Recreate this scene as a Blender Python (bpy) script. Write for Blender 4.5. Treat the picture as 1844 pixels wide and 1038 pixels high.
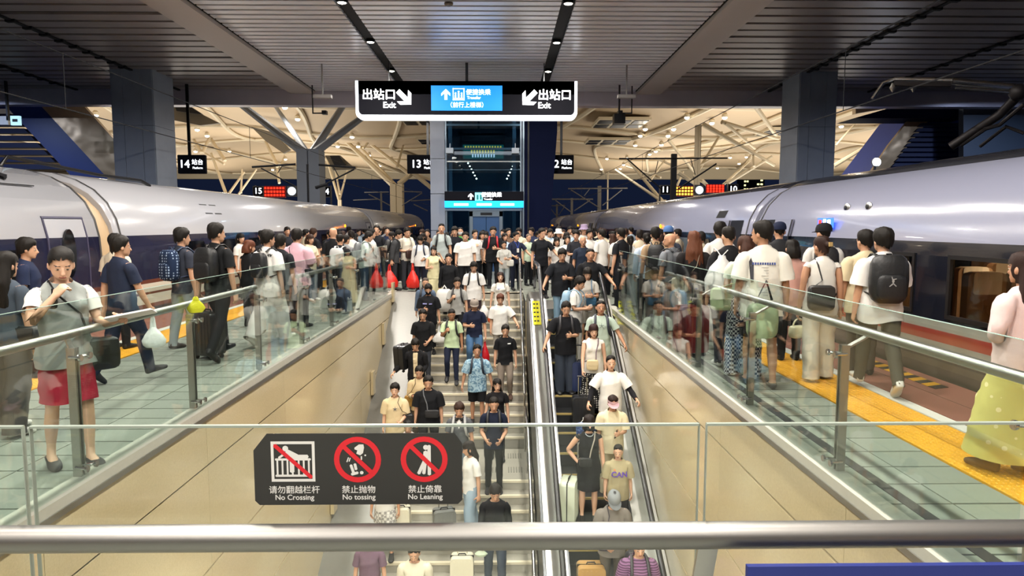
import bpy, bmesh, math, random
import numpy as np
from mathutils import Vector, Matrix, Euler

random.seed(7)
for _o in list(bpy.data.objects):
    bpy.data.objects.remove(_o)
SC = bpy.context.scene
COL = SC.collection
R = math.radians

# ------------------------------------------------------------------ camera
F_PX, IW, IH = 1229.0, 1844.0, 1038.0
VPX, VPY = 905.0, 405.0
CAM_Z = 1.85
PITCH = math.atan((IH / 2 - VPY) / F_PX)
YAW = math.atan((IW / 2 - VPX) / F_PX)
cam_d = bpy.data.cameras.new('camera')
cam = bpy.data.objects.new('camera', cam_d)
COL.objects.link(cam)
cam_d.sensor_fit = 'HORIZONTAL'
cam_d.sensor_width = 36.0
cam_d.lens = 36.0 * F_PX / IW
cam_d.clip_start = 0.05
cam_d.clip_end = 600
cam.location = (0, 0, CAM_Z)
cam.rotation_euler = (math.pi / 2 - PITCH, 0, -YAW)
SC.camera = cam
CAM_M = Matrix.Translation(cam.location) @ cam.rotation_euler.to_matrix().to_4x4()
CAM_INV = CAM_M.inverted()


def ray(px, py):
    d = Vector(((px - IW / 2) / F_PX, -(py - IH / 2) / F_PX, -1.0))
    return (CAM_M.to_3x3() @ d)


def proj(p):
    q = CAM_INV @ Vector(p)
    return (IW / 2 + F_PX * q.x / -q.z, IH / 2 - F_PX * q.y / -q.z)


def at_y(px, py, y):
    """world point at depth y behind pixel"""
    d = ray(px, py)
    return Vector((0, 0, CAM_Z)) + d * (y / d.y)


def at_z(px, py, z):
    d = ray(px, py)
    return Vector((0, 0, CAM_Z)) + d * ((z - CAM_Z) / d.z)


# ------------------------------------------------------------------ world, exposure
SC.view_settings.view_transform = 'Standard'
SC.view_settings.look = 'None'
SC.view_settings.gamma = 1.0
SC.view_settings.use_curve_mapping = False
SC.view_settings.exposure = 0.0
world = bpy.data.worlds.new('night_sky')
SC.world = world
world.use_nodes = True
_bg = world.node_tree.nodes['Background']
_bg.inputs[0].default_value = (0.006, 0.010, 0.027, 1)
_bg.inputs[1].default_value = 1.0
SC.cycles.max_bounces = 7
SC.cycles.diffuse_bounces = 3
SC.cycles.glossy_bounces = 3
SC.cycles.transparent_max_bounces = 24
SC.cycles.caustics_reflective = False
SC.cycles.caustics_refractive = False
SC.cycles.sample_clamp_indirect = 6.0

# ------------------------------------------------------------------ materials
MATS = {}


def srgb(h):
    h = h.lstrip('#')
    c = [int(h[i:i + 2], 16) / 255 for i in (0, 2, 4)]
    return tuple((x / 12.92 if x <= 0.04045 else ((x + 0.055) / 1.055) ** 2.4) for x in c) + (1.0,)


def mat(name, col=None, rough=0.6, metal=0.0, emit=None, estr=0.0, noise=0.0, nscale=20.0, bump=0.0, bscale=80.0, coat=0.0, spec=None):
    if name in MATS:
        return MATS[name]
    m = bpy.data.materials.new(name)
    m.use_nodes = True
    nt = m.node_tree
    b = nt.nodes['Principled BSDF']
    c = srgb(col) if isinstance(col, str) else (col or (0.5, 0.5, 0.5, 1))
    b.inputs['Base Color'].default_value = c
    b.inputs['Roughness'].default_value = rough
    b.inputs['Metallic'].default_value = metal
    if spec is not None:
        b.inputs['Specular IOR Level'].default_value = spec
    if coat:
        b.inputs['Coat Weight'].default_value = coat
    if emit is not None:
        b.inputs['Emission Color'].default_value = srgb(emit) if isinstance(emit, str) else emit
        b.inputs['Emission Strength'].default_value = estr
    if noise or bump:
        tc = nt.nodes.new('ShaderNodeTexCoord')
        if noise:
            n = nt.nodes.new('ShaderNodeTexNoise')
            n.inputs['Scale'].default_value = nscale
            n.inputs['Detail'].default_value = 4
            nt.links.new(tc.outputs['Object'], n.inputs['Vector'])
            mp = nt.nodes.new('ShaderNodeMapRange')
            mp.inputs['To Min'].default_value = 1 - noise
            mp.inputs['To Max'].default_value = 1 + noise
            nt.links.new(n.outputs['Fac'], mp.inputs['Value'])
            mx = nt.nodes.new('ShaderNodeMix')
            mx.data_type = 'RGBA'
            mx.blend_type = 'MULTIPLY'
            mx.inputs['Factor'].default_value = 1.0
            mx.inputs['A'].default_value = c
            nt.links.new(mp.outputs['Result'], mx.inputs['B'])
            nt.links.new(mx.outputs['Result'], b.inputs['Base Color'])
        if bump:
            n2 = nt.nodes.new('ShaderNodeTexNoise')
            n2.inputs['Scale'].default_value = bscale
            n2.inputs['Detail'].default_value = 3
            nt.links.new(tc.outputs['Object'], n2.inputs['Vector'])
            bp = nt.nodes.new('ShaderNodeBump')
            bp.inputs['Strength'].default_value = bump
            bp.inputs['Distance'].default_value = 0.02
            nt.links.new(n2.outputs['Fac'], bp.inputs['Height'])
            nt.links.new(bp.outputs['Normal'], b.inputs['Normal'])
    MATS[name] = m
    return m


def glass_mat(name, tint=(0.93, 0.98, 0.96, 1), refl=1.0, rough=0.02):
    if name in MATS:
        return MATS[name]
    m = bpy.data.materials.new(name)
    m.use_nodes = True
    nt = m.node_tree
    nt.nodes.clear()
    out = nt.nodes.new('ShaderNodeOutputMaterial')
    tr = nt.nodes.new('ShaderNodeBsdfTransparent')
    tr.inputs['Color'].default_value = tint
    gl = nt.nodes.new('ShaderNodeBsdfGlossy')
    gl.inputs['Roughness'].default_value = rough
    fr = nt.nodes.new('ShaderNodeLayerWeight')
    fr.inputs['Blend'].default_value = 0.5
    pw = nt.nodes.new('ShaderNodeMath')
    pw.operation = 'POWER'
    pw.inputs[1].default_value = 5.0
    mu = nt.nodes.new('ShaderNodeMath')
    mu.operation = 'MULTIPLY_ADD'          # Schlick reflectance, the same from both sides of the pane
    mu.inputs[1].default_value = 0.94 * refl
    mu.inputs[2].default_value = 0.045 * refl
    mu.use_clamp = True
    nt.links.new(fr.outputs['Facing'], pw.inputs[0])
    fr = pw
    mx = nt.nodes.new('ShaderNodeMixShader')
    nt.links.new(fr.outputs[0], mu.inputs[0])
    nt.links.new(mu.outputs[0], mx.inputs[0])
    nt.links.new(tr.outputs[0], mx.inputs[1])
    nt.links.new(gl.outputs[0], mx.inputs[2])
    nt.links.new(mx.outputs[0], out.inputs[0])
    MATS[name] = m
    return m


# ------------------------------------------------------------------ mesh building
class MB:
    """collects shapes, builds ONE mesh object"""

    def __init__(s):
        s.v, s.f = [], []

    def poly(s, pts, faces):
        o = len(s.v)
        s.v += [tuple(p) for p in pts]
        s.f += [tuple(i + o for i in f) for f in faces]
        return s

    def box(s, x0, x1, y0, y1, z0, z1):
        p = [(x0, y0, z0), (x1, y0, z0), (x1, y1, z0), (x0, y1, z0), (x0, y0, z1), (x1, y0, z1), (x1, y1, z1), (x0, y1, z1)]
        return s.poly(p, [(0, 3, 2, 1), (4, 5, 6, 7), (0, 1, 5, 4), (1, 2, 6, 5), (2, 3, 7, 6), (3, 0, 4, 7)])

    def rbox(s, x0, x1, y0, y1, z0, z1, r=0.02, seg=3, axis='y'):
        """box with rounded corners in the plane perpendicular to axis"""
        a0, a1, b0, b1, c0, c1 = {'y': (x0, x1, z0, z1, y0, y1), 'z': (x0, x1, y0, y1, z0, z1), 'x': (y0, y1, z0, z1, x0, x1)}[axis]
        pts = []
        for cx, cy, st in ((a1 - r, b1 - r, 0), (a0 + r, b1 - r, 1), (a0 + r, b0 + r, 2), (a1 - r, b0 + r, 3)):
            for k in range(seg + 1):
                t = (st + k / seg) * math.pi / 2
                pts.append((cx + r * math.cos(t), cy + r * math.sin(t)))
        return s.prism(pts, c0, c1, axis)

    def prism(s, pts, c0, c1, axis='y'):
        n = len(pts)
        mk = {'y': lambda a, b, c: (a, c, b), 'z': lambda a, b, c: (a, b, c), 'x': lambda a, b, c: (c, a, b)}[axis]
        v = [mk(a, b, c0) for a, b in pts] + [mk(a, b, c1) for a, b in pts]
        f = [(i, (i + 1) % n, n + (i + 1) % n, n + i) for i in range(n)] + [tuple(range(n - 1, -1, -1)), tuple(range(n, 2 * n))]
        return s.poly(v, f)

    def tube(s, path, r, n=8, caps=True, flat=1.0):
        path = [Vector(p) for p in path]
        rs = r if isinstance(r, (list, tuple)) else [r] * len(path)
        rings = []
        up = None
        for i, p in enumerate(path):
            t = (path[min(i + 1, len(path) - 1)] - path[max(i - 1, 0)]).normalized()
            if up is None:
                up = Vector((0, 0, 1)) if abs(t.z) < 0.9 else Vector((0, 1, 0))
            u = t.cross(up).normalized()
            w = u.cross(t).normalized()
            up = w
            rings.append([p + rs[i] * (math.cos(2 * math.pi * k / n) * u + flat * math.sin(2 * math.pi * k / n) * w) for k in range(n)])
        return s.rings(rings, caps)

    def rings(s, rings, caps=True):
        n = len(rings[0])
        v = [p for r in rings for p in r]
        f = []
        for i in range(len(rings) - 1):
            for k in range(n):
                a, b = i * n + k, i * n + (k + 1) % n
                f.append((a, b, b + n, a + n))
        if caps:
            f.append(tuple(range(n - 1, -1, -1)))
            f.append(tuple((len(rings) - 1) * n + k for k in range(n)))
        return s.poly(v, f)

    def bar(s, a, b, w, h, up=(0, 0, 1)):
        a, b = Vector(a), Vector(b)
        t = (b - a).normalized()
        upv = Vector(up)
        if abs(t.dot(upv)) > 0.98:
            upv = Vector((0, 1, 0))
        u = t.cross(upv).normalized() * w / 2
        q = u.cross(t).normalized() * h / 2
        pts = [a - u - q, a + u - q, a + u + q, a - u + q, b - u - q, b + u - q, b + u + q, b - u + q]
        return s.poly(pts, [(0, 3, 2, 1), (4, 5, 6, 7), (0, 1, 5, 4), (1, 2, 6, 5), (2, 3, 7, 6), (3, 0, 4, 7)])

    def ball(s, c, r, nu=10, nv=7):
        rx, ry, rz = r if isinstance(r, (tuple, list)) else (r, r, r)
        rings = []
        for j in range(1, nv):
            t = math.pi * j / nv
            rings.append([(c[0] + rx * math.sin(t) * math.cos(2 * math.pi * k / nu), c[1] + ry * math.sin(t) * math.sin(2 * math.pi * k / nu), c[2] - rz * math.cos(t)) for k in range(nu)])
        return s.rings(rings, True)

    def build(s, name, m, parent=None, smooth=False, fix=False, at=None):
        me = bpy.data.meshes.new(name)
        me.from_pydata([tuple(p) for p in s.v], [], s.f)
        bm = bmesh.new()
        bm.from_mesh(me)
        bmesh.ops.recalc_face_normals(bm, faces=bm.faces)
        bm.to_mesh(me)
        bm.free()
        if smooth:
            me.shade_smooth()
            try:
                me.set_sharp_from_angle(angle=R(40))
            except Exception:
                pass
        if m is not None:
            me.materials.append(MATS[m] if isinstance(m, str) else m)
        return link(name, me, parent, at)


def link(name, me, parent=None, at=None):
    o = bpy.data.objects.new(name, me)
    COL.objects.link(o)
    if parent is not None:
        o.parent = parent
    if at is not None:
        o.location = at
    return o


def tag(o, label=None, cat=None, group=None, kind=None):
    if label:
        o['label'] = label
    if cat:
        o['category'] = cat
    if group:
        o['group'] = group
    if kind:
        o['kind'] = kind
    return o


def thing(name, label, cat, loc=(0, 0, 0), rz=0.0, group=None):
    o = bpy.data.objects.new(name, None)
    COL.objects.link(o)
    o.location = loc
    o.rotation_euler = (0, 0, rz)
    return tag(o, label, cat, group)


def struct(name, mb, m, label=None, smooth=False):
    o = mb.build(name, m, smooth=smooth)
    o['kind'] = 'structure'
    if label:
        o['label'] = label
    return o


def inst(src, name, parent, loc=(0, 0, 0), rot=(0, 0, 0), scale=(1, 1, 1)):
    """another object on the same mesh data"""
    o = bpy.data.objects.new(name, src.data)
    COL.objects.link(o)
    o.parent = parent
    o.location, o.rotation_euler, o.scale = loc, rot, scale
    return o


_DG = None


def text_mesh(s, size, extrude=0.002, align='CENTER', bold=0.0, cw=1.0):
    cu = bpy.data.curves.new('t', 'FONT')
    cu.body = s
    cu.size = size
    cu.extrude = extrude
    cu.align_x = align
    cu.align_y = 'CENTER'
    cu.space_character = cw
    cu.resolution_u = 3
    o = bpy.data.objects.new('t', cu)
    COL.objects.link(o)
    dg = bpy.context.evaluated_depsgraph_get()
    me = bpy.data.meshes.new_from_object(o.evaluated_get(dg))
    bpy.data.objects.remove(o)
    bpy.data.curves.remove(cu)
    if bold:
        # heavier strokes: the outline laid over itself with small shifts
        V = [v.co.copy() for v in me.vertices]
        Fc = [tuple(p.vertices) for p in me.polygons]
        e = bold * size
        v2, f2 = [], []
        for k, (dx, dy) in enumerate(((0, 0), (e, 0), (-e, 0), (0, e), (0, -e))):
            o_ = len(v2)
            v2 += [(a.x + dx, a.y + dy, a.z + 0.00004 * k) for a in V]
            f2 += [tuple(i + o_ for i in f) for f in Fc]
        m2 = bpy.data.meshes.new('t')
        m2.from_pydata(v2, [], f2)
        bpy.data.meshes.remove(me)
        me = m2
    return me


def text(name, s, size, m, parent, loc, rot=(math.pi / 2, 0, 0), **k):
    me = text_mesh(s, size, **k)
    me.materials.clear()
    me.materials.append(MATS[m] if isinstance(m, str) else m)
    o = link(name, me, parent)
    o.location = loc
    o.rotation_euler = rot
    return o

# ------------------------------------------------------------------ people: templates
def ss(a, b, x):
    t = np.clip((x - a) / (b - a), 0, 1)
    return t * t * (3 - 2 * t)


ADIR = np.array([0.64, 0.0, -0.768])
SH = np.array([0.168, 0.015, 1.362])
L_UP, L_FO = 0.285, 0.25
S_EL, S_WR = L_UP, L_UP + L_FO
EL = SH + ADIR * S_EL
WR = SH + ADIR * S_WR
PALM = np.array([-0.768, 0.0, -0.64])      # palm normal of the left (+x) hand
HIP = np.array([0.088, 0.0, 0.90])
KN = np.array([0.098, -0.012, 0.49])
AN = np.array([0.105, 0.02, 0.085])


def circ(c, u, v, a, b, n=14, e=1.0):
    out = []
    for k in range(n):
        t = 2 * math.pi * k / n
        cu, sv = math.cos(t), math.sin(t)
        if e != 1.0:
            cu = math.copysign(abs(cu) ** e, cu)
            sv = math.copysign(abs(sv) ** e, sv)
        out.append(tuple(np.array(c) + np.array(u) * a * cu + np.array(v) * b * sv))
    return out


def hring(z, a, b, x=0.0, y=0.0, n=18, e=1.0):
    return circ((x, y, z), (1, 0, 0), (0, 1, 0), a, b, n, e)


def torso_loft(mb, prof, n=20):
    mb.rings([hring(z, a, b, 0, y, n, e) for z, a, b, y, e in prof])


def limb(mb, pts, n=12):
    """pts: (centre, radius u, radius v) with frames perpendicular to the path"""
    P = [np.array(p[0], float) for p in pts]
    rings = []
    for i, p in enumerate(pts):
        t = P[min(i + 1, len(P) - 1)] - P[max(i - 1, 0)]
        t = t / np.linalg.norm(t)
        u = np.cross(t, (0, 1, 0))
        u = u / np.linalg.norm(u)
        v = np.cross(u, t)
        rings.append(circ(P[i], u, v, p[1], p[2], n))
    mb.rings(rings)


def mir(fn):
    for s in (1, -1):
        fn(s)


def mx_(p, s):
    return (p[0] * s, p[1], p[2])


def arm_pts(spec, s, up=0.0):
    return [(mx_(SH + ADIR * t + np.array((0, dy, 0)), s), a, b) for t, a, b, dy in spec]


def remesh(mb, voxel, smooth=3, sfac=0.5, cuts=(), tris=None, keep=None, noise=None):
    me = bpy.data.meshes.new('tmp')
    me.from_pydata([tuple(p) for p in mb.v], [], mb.f)
    bm = bmesh.new()
    bm.from_mesh(me)
    bmesh.ops.recalc_face_normals(bm, faces=bm.faces)
    bm.to_mesh(me)
    bm.free()
    o = bpy.data.objects.new('tmp', me)
    COL.objects.link(o)
    md = o.modifiers.new('r', 'REMESH')
    md.mode = 'VOXEL'
    md.voxel_size = voxel
    if smooth:
        sm = o.modifiers.new('s', 'SMOOTH')
        sm.factor = sfac
        sm.iterations = smooth
    me2 = bpy.data.meshes.new_from_object(o.evaluated_get(bpy.context.evaluated_depsgraph_get()))
    if noise:
        a = np.empty(len(me2.vertices) * 3)
        me2.vertices.foreach_get('co', a)
        a = noise(a.reshape(-1, 3))
        me2.vertices.foreach_set('co', a.ravel())
    if cuts:
        bm = bmesh.new()
        bm.from_mesh(me2)
        for co, no in cuts:      # removes the side the normal points to
            if abs(no[0]) > 0.3:      # a sleeve: only the arm on that side
                vs = [v for v in bm.verts if v.co.x * no[0] > 0 and abs(v.co.x) > 0.150 + max(0, 1.25 - v.co.z) * 0.45]
                vset = set(vs)
                fs = [f for f in bm.faces if all(v in vset for v in f.verts)]
                es = list({e for f in fs for e in f.edges})
                vs = list({v for f in fs for v in f.verts})
                g = vs + es + fs
            else:
                g = bm.verts[:] + bm.edges[:] + bm.faces[:]
            bmesh.ops.bisect_plane(bm, geom=g, plane_co=co, plane_no=no, clear_outer=True)
        bm.to_mesh(me2)
        bm.free()
    o.modifiers.clear()
    o.data = me2
    if tris:
        n = sum(len(p.vertices) - 2 for p in me2.polygons)
        if n > tris:
            if keep is not None:
                vg = o.vertex_groups.new(name='k')
                a = np.empty(len(me2.vertices) * 3)
                me2.vertices.foreach_get('co', a)
                w = keep(a.reshape(-1, 3))
                for i in range(len(w)):
                    if w[i] > 0:
                        vg.add([i], float(w[i]), 'REPLACE')
            d = o.modifiers.new('d', 'DECIMATE')
            d.ratio = tris / n
            if keep is not None:
                d.vertex_group = 'k'
                d.invert_vertex_group = True
                d.vertex_group_factor = 1.0
            me3 = bpy.data.meshes.new_from_object(o.evaluated_get(bpy.context.evaluated_depsgraph_get()))
        else:
            me3 = me2
    else:
        me3 = me2
    V = np.empty(len(me3.vertices) * 3)
    me3.vertices.foreach_get('co', V)
    Fc = [tuple(p.vertices) for p in me3.polygons]
    bpy.data.objects.remove(o)
    return V.reshape(-1, 3), Fc


# --- skin weights from rest position
BONES = ['pelvis', 'spine', 'chest', 'neck', 'head',
         'uarm', 'farm', 'hand', 'fing1', 'fing2', 'thumb', 'thigh', 'shin', 'foot']
BI = {}
for _b in BONES[:5]:
    BI[_b] = len(BI)
for _s in 'LR':
    for _b in BONES[5:]:
        BI[_b + _s] = len(BI)
NB = len(BI)


def weights(V, skirt=False, rigid=None, top=False):
    n = len(V)
    W = np.zeros((n, NB))
    if rigid:
        W[:, BI[rigid]] = 1
        return W
    x, y, z = V[:, 0], V[:, 1], V[:, 2]
    xl = 0.168 + np.maximum(0, 1.25 - z) * 0.45
    hw = 0.035 + 0.045 * ss(1.27, 1.36, z)
    am = ss(-1.15, 1.0, (np.abs(x) - xl) / hw) * ss(0.55, 0.7, z + np.abs(x) * 0.3)
    # spine
    a_sp = ss(0.95, 1.10, z)
    a_ch = ss(1.10, 1.28, z)
    a_ne = ss(1.40, 1.46, z) * (1 - ss(0.10, 0.14, np.abs(x)))
    a_he = ss(1.46, 1.52, z)
    w = {}
    w['pelvis'] = 1 - a_sp
    w['spine'] = a_sp * (1 - a_ch)
    w['chest'] = a_ch * (1 - a_ne)
    w['neck'] = a_ne * (1 - a_he)
    w['head'] = a_he * a_ne
    tot = sum(w.values())
    for k in w:
        W[:, BI[k]] = w[k] / tot * (1 - am)
    # legs out of pelvis
    lg = (1 - ss(0.80, 0.98, z)) * (1 - am)
    sx = 0.16 if (skirt or top) else 0.025
    if top:
        lg = lg * 0.7
    sl = ss(-sx, sx, x)
    kn = 1 - ss(0.42, 0.55, z)
    an = 1 - ss(0.05, 0.13, z)
    if skirt:
        kn = kn * 0.6
        an = an * 0
    for s, m in (('L', sl), ('R', 1 - sl)):
        W[:, BI['thigh' + s]] += lg * m * (1 - kn)
        W[:, BI['shin' + s]] += lg * m * kn * (1 - an)
        W[:, BI['foot' + s]] += lg * m * kn * an
    W[:, :3] *= (1 - lg)[:, None]
    # arms
    for s, sg in (('L', 1), ('R', -1)):
        m = am * (x * sg > 0)
        rel = V * np.array([sg, 1, 1]) - SH
        t = rel @ ADIR
        e = ss(S_EL - 0.045, S_EL + 0.045, t)
        h = ss(S_WR - 0.02, S_WR + 0.02, t)
        yy = rel[:, 1]
        th = (yy < -0.040 + 0.0) * ss(S_WR + 0.03, S_WR + 0.06, t) * (1 - ss(S_WR + 0.125, S_WR + 0.13, t))
        f1 = ss(S_WR + 0.080, S_WR + 0.098, t) * (1 - th)
        f2 = ss(S_WR + 0.118, S_WR + 0.134, t) * (1 - th)
        W[:, BI['uarm' + s]] += m * (1 - e)
        W[:, BI['farm' + s]] += m * e * (1 - h)
        W[:, BI['hand' + s]] += m * h * (1 - f1) * (1 - th)
        W[:, BI['fing1' + s]] += m * h * f1 * (1 - f2)
        W[:, BI['fing2' + s]] += m * h * f1 * f2
        W[:, BI['thumb' + s]] += m * h * th
    W /= np.maximum(W.sum(1, keepdims=True), 1e-9)
    return W


# --- template store
TPL = {}


def add_tpl(name, V, Fc, skirt=False, rigid=None, mats=None, top=False):
    TPL[name] = dict(V=V, F=Fc, W=weights(V, skirt, rigid, top), m=mats)


def body_volume(female):
    mb = MB()
    g = 0.93 if female else 1.0
    hipw = 0.158 if female else 0.148
    torso_loft(mb, [(0.80, 0.10, 0.085, 0.01, 1), (0.86, hipw - 0.01, 0.105, 0.012, 1), (0.93, hipw, 0.108, 0.01, 1), (1.02, 0.130 * g, 0.092, 0.0, 1),
                    (1.10, 0.122 * g, 0.088, 0.0, 1), (1.22, 0.142 * g, 0.100, 0.0, 1), (1.31, 0.155 * g, 0.100, 0.005, 1), (1.37, 0.150 * g, 0.082, 0.014, 1),
                    (1.405, 0.115 * g, 0.066, 0.02, 1), (1.43, 0.065, 0.055, 0.022, 1)])
    if female:
        mir(lambda s: mb.ball((0.066 * s, -0.070, 1.255), (0.055, 0.040, 0.058)))
    # neck
    limb(mb, [((0, 0.022, 1.38), 0.06 * g, 0.06 * g), ((0, 0.014, 1.45), 0.052 * g, 0.054 * g), ((0, 0.0, 1.53), 0.05 * g, 0.054 * g)])
    # head
    mb.rings([hring(z, a, b, 0, y, 18) for z, a, b, y in ((1.474, 0.018, 0.018, -0.070), (1.480, 0.034, 0.040, -0.050), (1.497, 0.052, 0.066, -0.026), (1.520, 0.062, 0.080, -0.014),
              (1.550, 0.068, 0.088, -0.008), (1.585, 0.071, 0.094, -0.002), (1.620, 0.074, 0.098, 0.002), (1.650, 0.073, 0.094, 0.006), (1.675, 0.063, 0.080, 0.008),
              (1.692, 0.044, 0.055, 0.009), (1.700, 0.018, 0.022, 0.009))])
    limb(mb, [((0, -0.092, 1.592), 0.009, 0.010), ((0, -0.101, 1.567), 0.012, 0.012), ((0, -0.112, 1.547), 0.016, 0.014), ((0, -0.100, 1.538), 0.012, 0.010)], 8)
    mb.ball((0, -0.088, 1.514), (0.026, 0.014, 0.013))
    mir(lambda s: mb.ball((0.030 * s, -0.083, 1.601), (0.024, 0.012, 0.009)))
    mir(lambda s: mb.ball((0.031 * s, -0.080, 1.583), (0.017, 0.015, 0.011)))
    mir(lambda s: mb.ball((0.077 * s, 0.006, 1.570), (0.012, 0.020, 0.033)))

    def arm(s):
        limb(mb, arm_pts([(-0.04, 0.022, 0.04, 0), (0.02, 0.046 * g, 0.052 * g, 0), (0.08, 0.050 * g, 0.052 * g, 0), (0.16, 0.045 * g, 0.046 * g, 0), (0.26, 0.038 * g, 0.040 * g, 0),
                          (0.30, 0.037 * g, 0.040 * g, 0), (0.36, 0.038 * g, 0.038 * g, 0), (0.46, 0.029 * g, 0.031 * g, 0), (0.53, 0.023 * g, 0.028 * g, 0), (0.56, 0.022 * g, 0.032 * g, 0)], s))
        # palm
        limb(mb, arm_pts([(0.53, 0.018, 0.026, 0), (0.56, 0.018, 0.037, 0), (0.60, 0.017, 0.042, 0), (0.628, 0.014, 0.041, 0)], s), 12)
        for dy, ln, r in ((-0.031, 0.068, 0.0088), (-0.0105, 0.078, 0.0092), (0.0105, 0.071, 0.0088), (0.031, 0.055, 0.0078)):
            limb(mb, arm_pts([(0.60, r, r, dy), (0.628, r, r, dy * 1.05), (0.628 + ln * 0.55, r * 0.95, r * 0.95, dy * 1.1), (0.628 + ln, r * 0.7, r * 0.7, dy * 1.12)], s), 8)
        b = SH + ADIR * 0.565 + np.array((0, -0.030, 0))
        d1 = ADIR * 0.72 + np.array((0, -0.62, 0)) + PALM * 0.3
        d1 /= np.linalg.norm(d1)
        limb(mb, [(mx_(b, s), 0.014, 0.014), (mx_(b + d1 * 0.035, s), 0.0115, 0.0115), (mx_(b + d1 * 0.06 + ADIR * 0.006, s), 0.010, 0.010), (mx_(b + d1 * 0.075 + ADIR * 0.014, s), 0.007, 0.007)], 8)
    mir(arm)

    def leg(s):
        k = 1.04 if female else 1.0
        limb(mb, [((0.082 * s, 0.008, 0.92), 0.070, 0.085), ((0.088 * s, 0.004, 0.84), 0.080 * k, 0.092), ((0.093 * s, 0.0, 0.74), 0.073 * k, 0.082), ((0.096 * s, -0.006, 0.60), 0.058, 0.064),
                  ((0.098 * s, -0.012, 0.50), 0.050, 0.053), ((0.099 * s, -0.006, 0.44), 0.047, 0.050), ((0.101 * s, 0.010, 0.35), 0.051, 0.057), ((0.103 * s, 0.016, 0.26), 0.044, 0.049),
                  ((0.104 * s, 0.020, 0.15), 0.032, 0.035), ((0.105 * s, 0.022, 0.09), 0.032, 0.037), ((0.105 * s, 0.026, 0.04), 0.032, 0.042), ((0.105 * s, 0.026, 0.02), 0.028, 0.038)])
        fx = 0.105 * s
        mb.rings([circ((fx + 0.012 * s * q, y, z), (1, 0, 0), (0, 0, 1), a, b, 12) for y, z, a, b, q in
                  ((0.065, 0.035, 0.022, 0.022, 0), (0.045, 0.040, 0.031, 0.034, 0), (0.0, 0.050, 0.033, 0.046, 0), (-0.05, 0.040, 0.038, 0.034, 0.4), (-0.10, 0.028, 0.043, 0.024, 0.8), (-0.14, 0.022, 0.038, 0.018, 1), (-0.165, 0.018, 0.022, 0.012, 1))])
    mir(leg)
    return mb


def face_slots(V, Fc):
    """0 skin, 1 brows and lashes, 2 lips, 3 eye white"""
    out = []
    for f in Fc:
        c = V[list(f)].mean(0)
        x, y, z = abs(c[0]), c[1], c[2]
        k = 0
        if y < -0.058 and 1.47 < z < 1.63:
            if ((x - 0.031) / 0.016) ** 2 + ((z - 1.581) / 0.006) ** 2 < 1:
                k = 3 if abs(x - 0.031) > 0.007 else 1
                if z > 1.5845:
                    k = 1
            elif 0.012 < x < 0.052 and 0 < z - (1.6045 - 0.06 * max(0, x - 0.035)) < 0.0055:
                k = 1
            elif x < 0.025 - abs(z - 1.514) * 0.8 and abs(z - 1.514) < 0.0095:
                k = 2
        out.append(k)
    return out


def keep_head(V):
    z, x = V[:, 2], np.abs(V[:, 0])
    h = ss(1.46, 1.50, z) * (x < 0.12) * (1.0 * (V[:, 1] < 0.0) * 0.85 + 0.15)
    t = (np.abs(V) * np.array([1, 0, 0]) + V * np.array([0, 1, 1]) - SH) @ ADIR
    hd = (t > S_WR - 0.01) * (x > 0.4)
    return np.maximum(h, hd * 0.6)


def keep_face(V):
    return 0.5 * ss(1.47, 1.49, V[:, 2]) * (np.abs(V[:, 0]) < 0.06) * (V[:, 1] < -0.05) * (1 - ss(1.61, 1.62, V[:, 2]))


# voxel pass once per sex, two levels of detail
for _sx in 'mf':
    _mb = body_volume(_sx == 'f')
    _V, _F = remesh(_mb, 0.0062, 2, 0.4, tris=9000, keep=keep_head)
    add_tpl('body_%s0' % _sx, _V, _F, mats=face_slots(_V, _F))
    _V, _F = remesh(_mb, 0.0078, 2, 0.4, tris=4400, keep=lambda V: keep_face(V))
    add_tpl('body_%s1' % _sx, _V, _F, mats=face_slots(_V, _F))

for _sx in 'mf':
    _V, _F = remesh(body_volume(_sx == 'f'), 0.0095, 1, 0.4, tris=2200)
    add_tpl('body_%s2' % _sx, _V, _F, mats=face_slots(_V, _F))

# --- clothing
def sleeve(mb, spec, s):
    limb(mb, arm_pts(spec, s), 14)


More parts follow.
